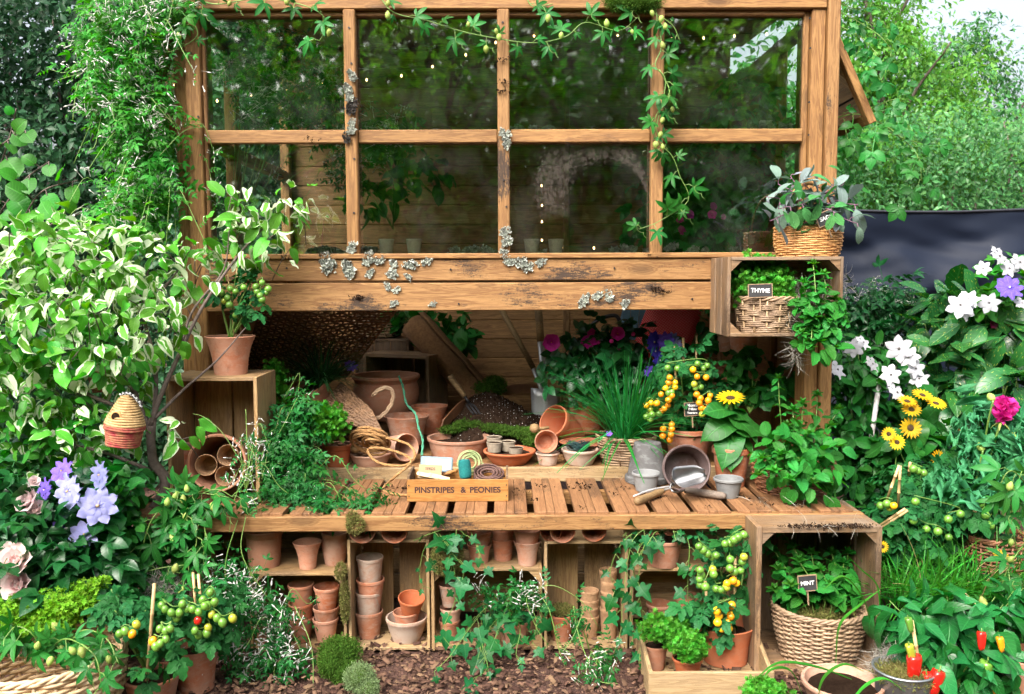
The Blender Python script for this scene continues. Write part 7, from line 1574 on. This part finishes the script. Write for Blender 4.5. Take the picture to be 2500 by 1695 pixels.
def mint(label, base, shoots, n_nodes, lsize, ind, ells=None, nf=0, mat='mint'):
    """upright shoots with opposite leaf pairs and a tuft at the tip"""
    t = thing('mint_plant', label, 'mint', base, 'mint plants'); cl = [[], [], [], []]; tips = []; b = MB(); base = Vector(base)
    for px, py, Y, bx in shoots:
        tip = P(px, py, Y); bs = base + Vector((bx * 0.6, random.uniform(-.05, .03), 0)); mid = bs.lerp(tip, .5) + Vector((random.uniform(-.02, .02), -0.02, .03)); path = cr([bs, mid, tip], n_nodes); b.tube(path, 0.0026, 5)
        k = len(path)
        for i in range(2, k):
            f = i / k; q = random.uniform(0, 3.14) + i * 1.57; s = lsize * (1.1 - 0.6 * f) * random.uniform(.8, 1.15)
            for sg in (0, math.pi):
                d = Vector((math.cos(q + sg), math.sin(q + sg), random.uniform(-.5, .25)));
                cl[0].append(tuple(path[i])); cl[1].append(tuple(d)); cl[2].append((random.gauss(0, .25), -.35, 1)); cl[3].append(s)
        tips.append(tuple(tip))
    if ells is not None:
        pos, out = cloud(ells, nf, .4, .8); d, nn = orient(out, .5, .8, .8, .5); cl[0] += pos.tolist(); cl[1] += d.tolist(); cl[2] += nn.tolist(); cl[3] += (lsize * (.7 + .5 * rng.random(nf))).tolist()
    b.build('stems', MAT['greenstem'], t, smooth=True); leaves(t, T_MINT, L_[mat], *cl, ind)
    for p in tips: reg(bpy.data.objects.new('shoot_tip', tmesh(T_TIP[0], L_['fresh'], 'shoot_tip')), Matrix.Translation(p) @ Matrix.Rotation(random.uniform(-.3, .3), 4, 'X') @ Matrix.Rotation(random.uniform(0, 3), 4, 'Z') @ Matrix.Scale(lsize * .55, 4), t)
    return t
mint('mint bursting from the russet basket at the bench right end', MB_ + Vector((0, 0, .12)), [(1900, 925, -.2, -.05), (1960, 985, -.25, 0), (1995, 965, -.2, .05), (1880, 1085, -.35, -.1), (1920, 1040, -.35, -.05), (1975, 1060, -.4, 0), (2030, 1040, -.3, .1), (2050, 1000, -.2, .1), (1860, 1120, -.42, -.12), (1905, 1110, -.45, -.06), (1960, 1130, -.46, 0), (2010, 1120, -.4, .08), (2050, 1090, -.3, .12), (1930, 1170, -.5, 0), (1985, 1180, -.5, .04), (1890, 1150, -.48, -.1), (2020, 1180, -.48, .08), (1850, 1160, -.45, -.12), (1935, 1000, -.2, -.02)], 4, .068, 260, [ell(1950, 1120, -.34, 110, 80, .16), ell(1980, 1170, -.44, 70, 40, .08)], 130)
mint('mint cascading from the front of the window crate', P(1985, 800, -.38), [(1985, 645, -.38, 0), (1960, 690, -.4, -.02), (2010, 670, -.38, .02), (1950, 740, -.42, -.03), (2000, 740, -.44, .01), (2040, 730, -.4, .04), (1970, 780, -.45, -.01), (2025, 790, -.46, .03), (2065, 790, -.42, .05), (1955, 815, -.46, -.02), (2005, 835, -.48, .02), (2045, 850, -.46, .04), (2060, 770, -.4, .05), (1980, 850, -.48, 0)], 4, .062, 200, [ell(2000, 770, -.40, 60, 80, .08), ell(1990, 840, -.44, 50, 36, .05)], 70)
mint('mint growing from the basket in the large crate', MINT + Vector((0, 0, MINTH - MINT.z - .02)), [(1890, 1345, -.5, -.08), (1935, 1335, -.52, -.04), (1900, 1390, -.6, -.08), (1950, 1370, -.6, -.02), (2030, 1350, -.5, .05), (2060, 1375, -.55, .08), (2000, 1390, -.6, .02), (2080, 1420, -.56, .1), (1930, 1430, -.66, -.04), (2020, 1430, -.66, .04), (1890, 1440, -.6, -.08), (2070, 1350, -.5, .08), (1910, 1300, -.46, -.05), (1980, 1350, -.5, 0)], 4, .072, 160, [ell(1930, 1420, -.55, 70, 60, .1), ell(2040, 1420, -.55, 60, 60, .1)], 40)
# sage
t = thing('sage_plant', 'purple grey sage overflowing the golden basket', 'sage', SAGE + Vector((0, 0, .12)), 'small leaved herbs'); cl = []
for px, py, Y in [(1870, 480, -.3), (1880, 540, -.35), (1900, 450, -.25), (1930, 430, -.22), (1960, 445, -.25), (2000, 440, -.22), (2040, 460, -.25), (2070, 490, -.28), (2095, 500, -.3), (2090, 545, -.35), (1950, 500, -.36), (2000, 490, -.36), (1900, 510, -.36), (2040, 520, -.36), (2060, 450, -.2)]:
    b0 = SAGE + Vector((random.uniform(-.05, .05), random.uniform(-.05, .02), .11)); vine(t, [b0, b0.lerp(P(px, py, Y), .5) + Vector((0, 0, .05)), P(px, py, Y)], .0035, None, None, .021, .078, 'purplestem', .0, .3, .9, collect=cl, pet=.25)
half = len(cl) // 2; flush(t, cl[:half + 3], T_SAGE, L_['sage'], 120); flush(t, cl[half + 3:], T_SAGE, L_['sage_green'], 120)
# strawberry
bush('strawberry_plant', 'dark strawberry plant behind the sunflower', 'strawberry', P(1830, 1010, .15), [ell(1830, 900, .2, 60, 50, .1), ell(1880, 950, .15, 60, 40, .08), ell(1790, 930, .2, 40, 40, .08), ell(1920, 920, .2, 40, 30, .06)], 46, T_STRAW, .075, L_['mid'], MAT['greenstem'], 46, .4, .4, 12, .002, group='small leaved herbs')
# plants inside the shed
bush('inner_climber', 'dark climber behind the coir roll at the back of the shed', 'climber', P(1050, 880, 1.4), [ell(1060, 790, 1.3, 100, 40, .12), ell(1110, 830, 1.3, 50, 40, .1), ell(1000, 770, 1.3, 60, 24, .1)], 150, T_OV, .085, L_['mid'], MAT['greenstem'], 40, .6, .4, 8, group='climbers inside the shed')
t, pos, _ = bush('inner_climber', 'leafy rose climbing behind the right windows', 'climber', P(1780, 640, .4), [ell(1680, 420, .35, 80, 80, .12), ell(1760, 470, .4, 90, 100, .14), ell(1850, 440, .35, 60, 90, .1), ell(1640, 520, .4, 60, 70, .1), ell(1820, 250, .4, 60, 80, .1), ell(1700, 540, .4, 80, 50, .1), ell(1880, 550, .3, 40, 60, .08)], 330, T_ROSE, .12, L_['mid'], MAT['greenstem'], 60, .5, .35, 12, .004, group='climbers inside the shed')
flowers(t, [(1683, 525, 14, .2), (1660, 540, 12, .2), (1662, 565, 18, .2), (1740, 505, 12, .22), (1738, 525, 13, .22), (1765, 530, 9, .22)], T_ROSEO, 'petal_magenta', None, name='rose_bloom')
bush('inner_climber', 'dark foliage hanging behind the second window', 'climber', P(960, 560, .9), [ell(960, 330, .9, 90, 50, .1), ell(1020, 420, .9, 80, 60, .1), ell(900, 480, .9, 50, 60, .1)], 160, T_OV, .08, L_['mid'], MAT['greenstem'], 0, .6, .4, 8, group='climbers inside the shed')

# ------------------------------------------------------------------ ivy, jasmine and tomatoes below the bench
def ivy(label, base, paths, size=.058, ind=160, step=.042):
    t = thing('ivy_plant', label, 'ivy', base, 'ivy plants'); cl = []
    for p in paths: vine(t, p, .0018, None, None, step, size, 'greenstem', .9, 1.0, .35, .3, collect=cl, pet=.5)
    flush(t, cl, T_IVS, L_['ivy'], ind); return t
ivy('ivy tumbling over the moss ball and low crate to the bark', P(1100, 1300, -.5), [((1010, 1320, -.5), (1060, 1300, -.54), (1110, 1290, -.54), (1140, 1310, -.54)), ((1070, 1300, -.52), (1090, 1330, -.56), (1120, 1370, -.57), (1150, 1400, -.57)), ((1090, 1310, -.52), (1110, 1400, -.58), (1110, 1470, -.58), (1080, 1540, -.6), (1100, 1580, -.62)), ((1040, 1330, -.5), (1030, 1360, -.5), (1025, 1420, -.5), (1055, 1440, -.5)), ((1150, 1300, -.52), (1170, 1350, -.57), (1185, 1390, -.57)), ((1060, 1290, -.5), (1140, 1300, -.5), (1080, 1320, -.55))], .050)
ivy('ivy spilling from the swirled pot across the bark', POTS['ivyB'][0] + Vector((0, 0, .12)), [((1250, 1500, -.36), (1210, 1470, -.48), (1170, 1500, -.55), (1140, 1540, -.58)), ((1250, 1500, -.36), (1240, 1480, -.5), (1220, 1530, -.57), (1200, 1580, -.62), (1170, 1620, -.68)), ((1260, 1500, -.36), (1290, 1480, -.5), (1310, 1520, -.55), (1300, 1570, -.58)), ((1240, 1500, -.36), (1190, 1490, -.5), (1150, 1530, -.58), (1100, 1600, -.7), (1060, 1640, -.76)), ((1260, 1500, -.4), (1270, 1540, -.55), (1260, 1600, -.64), (1280, 1620, -.7)), ((1250, 1490, -.4), (1180, 1560, -.58), (1190, 1630, -.72), (1150, 1660, -.78)), ((1250, 1500, -.4), (1215, 1510, -.5), (1175, 1570, -.6), (1180, 1600, -.66)), ((1250, 1480, -.4), (1300, 1470, -.5), (1330, 1510, -.52))], .050, 200)
ivy('ivy hanging from the lime streaked pot over the crates', POTS['ivyC'][0] + Vector((0, 0, .12)), [((1610, 1300, -.45), (1580, 1290, -.53), (1545, 1320, -.56), (1530, 1390, -.57), (1520, 1470, -.58), (1515, 1540, -.59), (1500, 1590, -.6)), ((1620, 1300, -.45), (1590, 1300, -.54), (1565, 1360, -.56), (1560, 1440, -.57), (1570, 1520, -.58), (1560, 1620, -.7)), ((1600, 1300, -.45), (1550, 1300, -.53), (1510, 1340, -.55), (1490, 1400, -.56), (1510, 1450, -.57)), ((1620, 1300, -.42), (1640, 1290, -.52), (1650, 1320, -.56)), ((1590, 1295, -.45), (1545, 1290, -.5), (1520, 1310, -.54)), ((1640, 1300, -.42), (1680, 1320, -.54), (1680, 1400, -.56), (1678, 1480, -.56)), ((1600, 1300, -.45), (1560, 1340, -.56), (1545, 1420, -.57), (1540, 1500, -.58), (1545, 1560, -.6)), ((1620, 1298, -.45), (1600, 1300, -.55), (1580, 1330, -.57))], .044, 200)
jas('jasmine_plant', 'wispy jasmine sprays over the ivy in the low crate', P(1250, 1500, -.45), [ell(1220, 1450, -.5, 90, 26, .05), ell(1290, 1440, -.5, 60, 26, .05)], 100, .05, 12, 6, .038, [((1240, 1500, -.45), (1290, 1450, -.52), (1350, 1430, -.55), (1420, 1470, -.56), (1460, 1530, -.58))], nst=10)
jas('jasmine_plant', 'jasmine spray lying on the bark beside the tray', PZ(1440, 1590, .0), [ell(1450, 1640, -.74, 40, 30, .05), ell(1410, 1500, -.52, 20, 50, .04), ell(1480, 1590, -.62, 30, 30, .04)], 100, .045, 7, 6, .038, [((1400, 1480, -.5), (1410, 1540, -.56), (1430, 1600, -.66), (1460, 1660, -.78), (1510, 1670, -.8))], nst=8)
tc = POTS['tomC'][0] + Vector((0, 0, POTS['tomC'][3] * .7))
tomato('staked tomato with green and yellow fruit in the big tray pot', tc, [ell(1740, 1320, -.56, 50, 40, .07), ell(1800, 1320, -.56, 40, 40, .06), ell(1730, 1400, -.6, 40, 50, .06), ell(1800, 1390, -.58, 40, 40, .06), ell(1740, 1470, -.66, 60, 40, .06), ell(1690, 1480, -.64, 40, 50, .05), ell(1760, 1520, -.68, 40, 30, .05)], 110, .085,
    [G('1706,1334,g 1716,1343,g 1727,1352,g 1738,1360,g 1748,1356,g'), G('1770,1328,g 1783,1326,g 1792,1318,g 1802,1312,g 1815,1306,g'), G('1709,1392,g 1712,1404,g 1708,1414,g 1710,1428,g 1722,1433,g 1740,1390,l 1742,1402,g 1748,1438,g 1760,1440,g'), G('1783,1366,g 1782,1388,g 1793,1396,g 1808,1393,g 1812,1372,g 1816,1360,l'), G('1775,1424,y 1790,1418,o 1798,1424,y 1773,1434,l'), G('1752,1485,o 1786,1478,o 1750,1492,y 1787,1490,o 1782,1498,y 1755,1504,y 1784,1506,o 1752,1520,y 1778,1518,y 1762,1535,y 1779,1534,y')], -.72, 10.5, indiv=110)
cane('cane stake in the big tray pot, left one', (1722, 1420, -.66), (1732, 1545, -.62), .006); cane('cane stake in the big tray pot, right one', (1795, 1350, -.6), (1793, 1550, -.62), .006)
td = POTS['tomD'][0] + Vector((0, 0, POTS['tomD'][3] * .8))
tomato('tomato with clusters of green plum fruit in the tall pot at the lower left', td, [ell(480, 1470, -.85, 70, 44, .08), ell(540, 1490, -.82, 50, 50, .07), ell(430, 1480, -.88, 50, 40, .06), ell(500, 1530, -.85, 60, 40, .06)], 100, .085, [G('403,1488,g 395,1478,g 418,1496,g 438,1496,g 432,1508,g'), G('445,1475,g 458,1485,g 470,1488,g 485,1494,g 500,1480,g 507,1478,g 524,1470,g 513,1447,g 495,1465,g'), G('517,1500,l 530,1509,g 543,1520,g 568,1510,l'), G('476,1540,g 485,1550,g 505,1546,g 508,1532,l 483,1515,r')], -.95, 10, T_PLUM)
te = POTS['tomE'][0] + Vector((0, 0, POTS['tomE'][3] * .8))
tomato('small tomato with green and orange plum fruit in the low corner pot', te, [ell(310, 1490, -1.0, 60, 36, .07), ell(400, 1560, -1.0, 60, 40, .06), ell(350, 1620, -1.05, 40, 20, .04), ell(290, 1450, -.95, 50, 30, .06)], 60, .085, [G('292,1548,g 305,1541,g 323,1548,o 333,1525,l'), G('373,1565,o 391,1571,g 405,1560,g 390,1535,g 404,1540,g 416,1535,g 380,1578,g')], -1.08, 10, T_PLUM)
cane('tall cane stake in the low corner pot', (377, 1425, -1.05), (358, 1662, -1.05), .006); cane('cane in the tall plum tomato pot, left one', (471, 1398, -.85), (486, 1590, -.85), .005); cane('cane in the tall plum tomato pot, right one', (484, 1402, -.85), (500, 1590, -.85), .005)

# ------------------------------------------------------------------ right border
t = thing('rose_branch', 'leafy rose branch reaching out through the open side window', 'rose', P(2050, 300, .2), 'rose plants'); cl = []
for pts in (((2030, 290, .2), (2100, 280, .1), (2180, 320, .05), (2240, 380, 0), (2250, 440, 0)), ((2100, 290, .1), (2160, 250, .05), (2200, 240, .05)), ((2150, 310, .05), (2210, 340, 0), (2260, 350, 0)), ((2060, 290, .2), (2070, 340, .1), (2090, 370, .1)), ((2030, 20, .1), (2090, 50, .05), (2150, 90, 0), (2180, 130, 0)), ((2040, 60, .1), (2100, 90, .05), (2140, 130, 0)), ((2040, 0, .1), (2080, 20, .05), (2130, 20, .05))):
    vine(t, pts, .003, None, None, .05, .105, 'greenstem', .5, .6, .5, collect=cl, pet=.2)
flush(t, cl, T_ROSE, L_['mid'], 120)
jas('jasmine_bush', 'dark jasmine bush with white stars before the black screen', PZ(2140, 1000, .0), [ell(2100, 750, .9, 60, 50, .15), ell(2170, 740, .9, 70, 60, .15), ell(2130, 810, .85, 80, 50, .15)], 420, .11, 40, 7, .045, mat='dark')
t, pos, _ = bush('clematis', 'white clematis climbing the birch poles', 'clematis', (P(2130, 1200, .3).x, .3, 0), [ell(2110, 880, .3, 90, 60, .12), ell(2160, 960, .25, 100, 70, .14), ell(2100, 1060, .25, 80, 80, .14), ell(2160, 1120, .2, 90, 70, .14), ell(2080, 1180, .2, 60, 80, .1), ell(2230, 1010, .3, 60, 60, .1), ell(2060, 960, .4, 50, 90, .1)], 640, T_OV, .072, L_['mid'], MAT['greenstem'], 160, .5, .35, 18, .003, group='flowering border plants')
flowers(t, [(2085, 850, 32, .02), (2108, 836, 26, .04), (2045, 902, 28, 0), (2130, 888, 28, 0), (2195, 852, 38, 0), (2218, 870, 32, 0), (2175, 915, 30, -.02), (2236, 900, 30, 0), (2244, 925, 28, 0), (2190, 958, 34, -.04)], T_CLEMW, 'petal_white', MAT['lichen_dark'], .1)
t, pos, _ = bush('spotted_laurel', 'spotted laurel with big yellow flecked leaves at the right', 'laurel', (P(2380, 1100, .5).x, .5, 0), [ell(2330, 770, .45, 100, 60, .2), ell(2420, 800, .35, 110, 80, .22), ell(2330, 880, .3, 110, 60, .2), ell(2430, 930, .2, 110, 70, .2), ell(2290, 740, .6, 60, 40, .14), ell(2320, 970, .25, 80, 50, .15)], 250, T_AUC, .165, L_['aucuba'], MAT['greenstem'], 250, .35, .4, 14, .007, group='flowering border plants', up=1.0, face=.5)
t, pos, _ = bush('clematis', 'white and violet clematis at the right edge before the screen', 'clematis', (P(2470, 900, .35).x, .35, 0), [ell(2460, 690, .3, 70, 70, .12), ell(2420, 740, .3, 60, 40, .1), ell(2480, 760, .3, 40, 50, .1)], 190, T_OV, .07, L_['fresh'], MAT['greenstem'], 80, .5, .35, 12, .003, group='flowering border plants')
flowers(t, [(2440, 625, 30, .12), (2465, 655, 28, .12), (2490, 640, 28, .12), (2400, 655, 26, .12), (2415, 740, 34, .1), (2345, 745, 36, .1), (2365, 730, 30, .12), (2495, 740, 24, .1), (2360, 760, 26, .1)], T_CLEMW, 'petal_white', MAT['lichen_dark'], .08)
flowers(t, [(2465, 702, 36, .08)], T_CLEM, 'petal_purple', MAT['chalk'], .08)
flowers(t, [(2390, 840, 24, .25), (2420, 790, 22, .25), (2360, 840, 18, .25)], T_BELL, 'maroon')
t, pos, _ = bush('sunflower_clump', 'clump of yellow sunflowers at the right of the bench', 'sunflower', (P(2230, 1250, .0).x, .0, 0), [ell(2260, 1060, -.02, 70, 60, .1), ell(2210, 1100, -.02, 60, 60, .1), ell(2300, 1130, -.05, 50, 50, .1)], 70, T_SUNL, .09, L_['mid'], MAT['greenstem'], 70, .6, .35, 10, .005, group='sunflowers')
for px, py, r, aim in ((2252, 965, 34, (.1, -.5, 1)), (2215, 980, 32, (0, -.5, 1)), (2225, 1000, 32, (-.1, -.7, .8)), (2285, 985, 34, (.1, -.5, .9)), (2223, 1045, 36, (-.1, -1, .3)), (2290, 1120, 30, (.3, -1, .2)), (2340, 1052, 28, (1, -.8, .2)), (2170, 1060, 24, (-.5, -1, .3)), (2443, 1355, 26, (0, -.4, 1)), (2190, 1080, 26, (-.2, -1, .2)), (2155, 1335, 20, (0, -1, .3))):
    sunflower_bloom(t, px, py, r * .8, -.12 if py < 1200 else -.6, aim)
t, pos, _ = bush('poppy_plant', 'ruffled blue green poppy with one hot pink bud at the right', 'poppy', (P(2410, 1300, -.3).x, -.3, 0), [ell(2400, 1060, -.3, 60, 60, .1), ell(2440, 1130, -.32, 70, 70, .12), ell(2360, 1180, -.32, 60, 60, .1), ell(2460, 1050, -.3, 40, 60, .1), ell(2310, 1190, -.3, 40, 50, .08)], 280, T_POPPY, .085, L_['glauc'], MAT['greenstem'], 120, .4, .35, 16, .006, group='flowering border plants')
o = reg(bpy.data.objects.new('poppy_bud', tmesh(T_PBUD, MAT['petal_hot'], 'poppy_bud')), Matrix.Translation(P(2443, 1028, -.42)) @ Matrix.Rotation(R(15), 4, 'Y') @ Matrix.Scale(44 * M(-.42), 4), t)
b = MB().tube(cr([P(2443, 1030, -.42), P(2425, 1090, -.40), P(2400, 1180, -.36), P(2390, 1280, -.32)], 6), .005, 6)
for x, y in ((2425, 978), (2478, 1070), (2400, 1100)): b.tube(cr([P(x, y, -.42), P(x - 12, y + 50, -.40), P(x - 30, y + 160, -.34)], 6), .004, 6)
b.build('flower_stalks', MAT['greenstem'], t, smooth=True)
scatter('sepals', [T_CALYX], [tuple(P(2443, 1032, -.425))], [(0, 1, 0)], [(0, 0, 1)], .05, MAT['bud'], t, None)
for x, y in ((2425, 978), (2478, 1070), (2400, 1100), (2480, 1130), (2490, 1110)): reg(bpy.data.objects.new('seed_pod', tmesh(T_OBUD, MAT['bud'], 'seed_pod')), Matrix.Translation(P(x, y, -.42)) @ Matrix.Rotation(R(-60), 4, 'X') @ Matrix.Scale(.045, 4), t)
tomato('sprawling tomato plants with green fruit at the right of the mint crate', (P(2250, 1350, -.3).x, -.3, 0), [ell(2200, 1180, -.2, 90, 60, .14), ell(2280, 1200, -.25, 90, 80, .14), ell(2220, 1280, -.35, 90, 60, .12), ell(2370, 1230, -.35, 80, 50, .1), ell(2150, 1290, -.3, 60, 50, .1)], 260, .10, [G('2230,1145,g 2240,1150,g 2255,1155,g'), G('2150,1235,g 2165,1230,g 2182,1235,y 2172,1240,l'), G('2230,1272,g 2262,1292,g 2290,1298,g 2316,1312,g'), G('2395,1230,g 2402,1245,g 2406,1258,g 2410,1280,g 2418,1284,g'), G('2315,1268,g 2345,1255,g 2235,1225,g')], -.44, 10, indiv=160)
for k, (a, b_, lab) in enumerate((((2195, 1137), (2165, 1220), 'slim cane leaning in the right tomatoes, left of the pair'), ((2198, 1138), (2192, 1240), 'slim cane standing in the right tomatoes, right of the pair'), ((2222, 1130), (2219, 1160), 'short cane among the right tomato plants'), ((2390, 1203), (2360, 1225), 'thick cane end poking out below the poppy'), ((2387, 1242), (2363, 1262), 'cane end poking out above the grass'), ((2210, 1242), (2150, 1282), 'bundle cane at the crate corner, upper one'), ((2216, 1246), (2152, 1288), 'bundle cane at the crate corner, lower one'))):
    cane(lab, (*a, -.45), (*b_, -.40), .006)
t = thing('ornamental_grass', 'clump of long green grass between tomatoes and peppers', 'grass plant', PZ(2300, 1560, .0), 'grassy plants')
for x in (2190, 2250, 2310, 2370, 2430): q = P(x, 1475, -.55); tuft(t, q, 150, .30, .09, T_GRASS, 'grass', .8, 'blades', 'stuff', (.15, -.1, 0))
tuft(t, P(2330, 1460, -.5), 40, .32, .2, T_GRASS, 'straw', .9)
t = thing('arching_grass', 'long arching blades growing before the mint crate', 'grass plant', PZ(2080, 1700, 0), 'grassy plants')
for bx, by, pts in ((0, 0, ((2080, 1660, -.95), (1990, 1630, -1.0), (1900, 1622, -1.02), (1835, 1668, -1.05))), (0, 0, ((1990, 1730, -1.05), (2010, 1660, -1.05), (2060, 1625, -1.05), (2110, 1640, -1.05))), (0, 0, ((2130, 1560, -.8), (2110, 1470, -.85), (2060, 1410, -.85), (2010, 1440, -.85))), (0, 0, ((2040, 1620, -.8), (2050, 1530, -.85), (2100, 1480, -.85), (2150, 1440, -.85))), (0, 0, ((2150, 1500, -.8), (2140, 1430, -.82), (2100, 1390, -.82), (2070, 1358, -.82))), (0, 0, ((2060, 1740, -1.1), (2110, 1680, -1.1), (2160, 1660, -1.1), (2210, 1690, -1.1))), (0, 0, ((1960, 1700, -1.0), (1930, 1640, -1.0), (1880, 1640, -1.0), (1850, 1690, -1.0)))):
    w = cr([P(*p) for p in pts], 8); b = MB(); k = len(w); b.uv = []
    for i, p in enumerate(w):
        hw = .010 * math.sin(math.pi * min(.97, i / k * .85 + .12)); b.v += [tuple(p + Vector((0, hw, hw * .6))), tuple(p), tuple(p - Vector((0, hw, -hw * .6)))]; b.uv += [(-1, i / k), (0, i / k), (1, i / k)]
    for i in range(k - 1):
        for j in (0, 1): a = i * 3 + j; b.f.append((a, a + 1, a + 4, a + 3))
    b.build('blade', L_['grass'], t, smooth=True)
t, pos, _ = bush('pepper_plant', 'pepper plants with red fruit at the bottom right', 'pepper plant', PZ(2320, 1720, 0), [ell(2200, 1500, -.85, 70, 50, .1), ell(2300, 1500, -.85, 90, 60, .12), ell(2400, 1520, -.9, 100, 70, .12), ell(2330, 1590, -.95, 100, 60, .12), ell(2430, 1620, -.98, 80, 60, .1), ell(2230, 1570, -.92, 50, 60, .08), ell(2460, 1470, -.85, 60, 50, .1), ell(2350, 1660, -1.0, 60, 40, .08)], 330, T_PEP, .10, L_['pepper'], MAT['greenstem'], 300, .6, .4, 16, .005, group='pepper plants')
for px, py, r, mt_, s_ in ((2232, 1632, 30, 'red_tom', -1), (2292, 1668, 28, 'red_tom', -1), (2396, 1562, 18, 'red_tom', -1), (2410, 1645, 28, 'green_tom', -1), (2219, 1592, 17, 'lime_tom', -1), (2217, 1525, 15, 'green_tom', -1), (2262, 1668, 22, 'red_tom', -1), (2440, 1572, 15, 'orange_tom', -1), (2428, 1690, 16, 'orange_tom', -1)):
    Y = -1.06; W = Matrix.Translation(P(px, py - r, Y)) @ Matrix.Rotation(R(-90) + random.uniform(-.2, .2), 4, 'X') @ Matrix.Rotation(random.uniform(-.3, .3), 4, 'Z') @ Matrix.Scale(2.3 * r * M(Y), 4) @ Matrix.Diagonal((.74, 1, .74, 1))
    o = reg(bpy.data.objects.new('pepper', tmesh(T_PEPF, MAT[mt_], 'pepper')), W, t); b = MB().tube([(0, -.25, 0), (0.02, -.1, 0), (0, .02, 0)], [.05, .045, .10], 6); me = b.mesh('stalk', smooth=True); me.materials.append(MAT['greenstem']); reg(bpy.data.objects.new('stalk', me), W, o)
cane('pale cane stake beside the red pepper', (2226, 1515, -1.04), (2258, 1710, -1.04), .006)
for lab, ells_, n_ in (('grey hair moss stuffed around the thyme basket', [ell(1950, 720, -.22, 30, 70, .08), ell(2030, 690, -.2, 40, 40, .06), ell(1925, 770, -.3, 20, 30, .04), ell(1940, 860, -.38, 14, 40, .02)], 700), ('grey hair moss by the mint crate foot', [ell(2175, 1600, -.9, 40, 30, .06), ell(2150, 1640, -.9, 30, 30, .05)], 500), ('grey hair moss below the bench left end', [ell(400, 1420, -.6, 60, 24, .06)], 300)):
    t = thing('hair_moss', lab, 'moss', P(1, 1, 1) * 0 + Vector(ells_[0][0].tolist()), 'moss cushions'); pos, out = cloud(ells_, n_, .2, .3); scatter('strands', [blade(.02, .4, .4, 8, 0, .9, 0, 0, 1.5)], pos, rng.normal(size=pos.shape) + np.array((0, -.2, -.5)), rng.normal(size=pos.shape), .07, L_['spanish'], t)
# undergrowth that closes the beds at both sides
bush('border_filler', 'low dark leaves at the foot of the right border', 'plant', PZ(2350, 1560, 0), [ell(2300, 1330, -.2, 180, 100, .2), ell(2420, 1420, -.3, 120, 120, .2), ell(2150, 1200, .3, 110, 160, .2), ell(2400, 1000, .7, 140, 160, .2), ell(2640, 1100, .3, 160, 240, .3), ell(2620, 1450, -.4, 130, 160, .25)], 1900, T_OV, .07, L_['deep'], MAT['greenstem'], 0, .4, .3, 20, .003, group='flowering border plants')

# ------------------------------------------------------------------ bark chips on the ground
n = 9000; xy = np.stack([rng.uniform(-1.75, 1.9, n), rng.uniform(-1.25, -0.3, n), rng.uniform(-.004, .02, n)], 1)
d = rng.normal(size=(n, 3)) * np.array((1, 1, .25)); nn = rng.normal(size=(n, 3)) * .35 + np.array((0, 0, 1))
o = scatter('bark_chips', T_CHIP, xy, d, nn, .010 + .034 * rng.random(n) ** 2.2, L_['bark_chip']); tag(o, 'reddish brown bark chips covering the ground', 'bark chips')
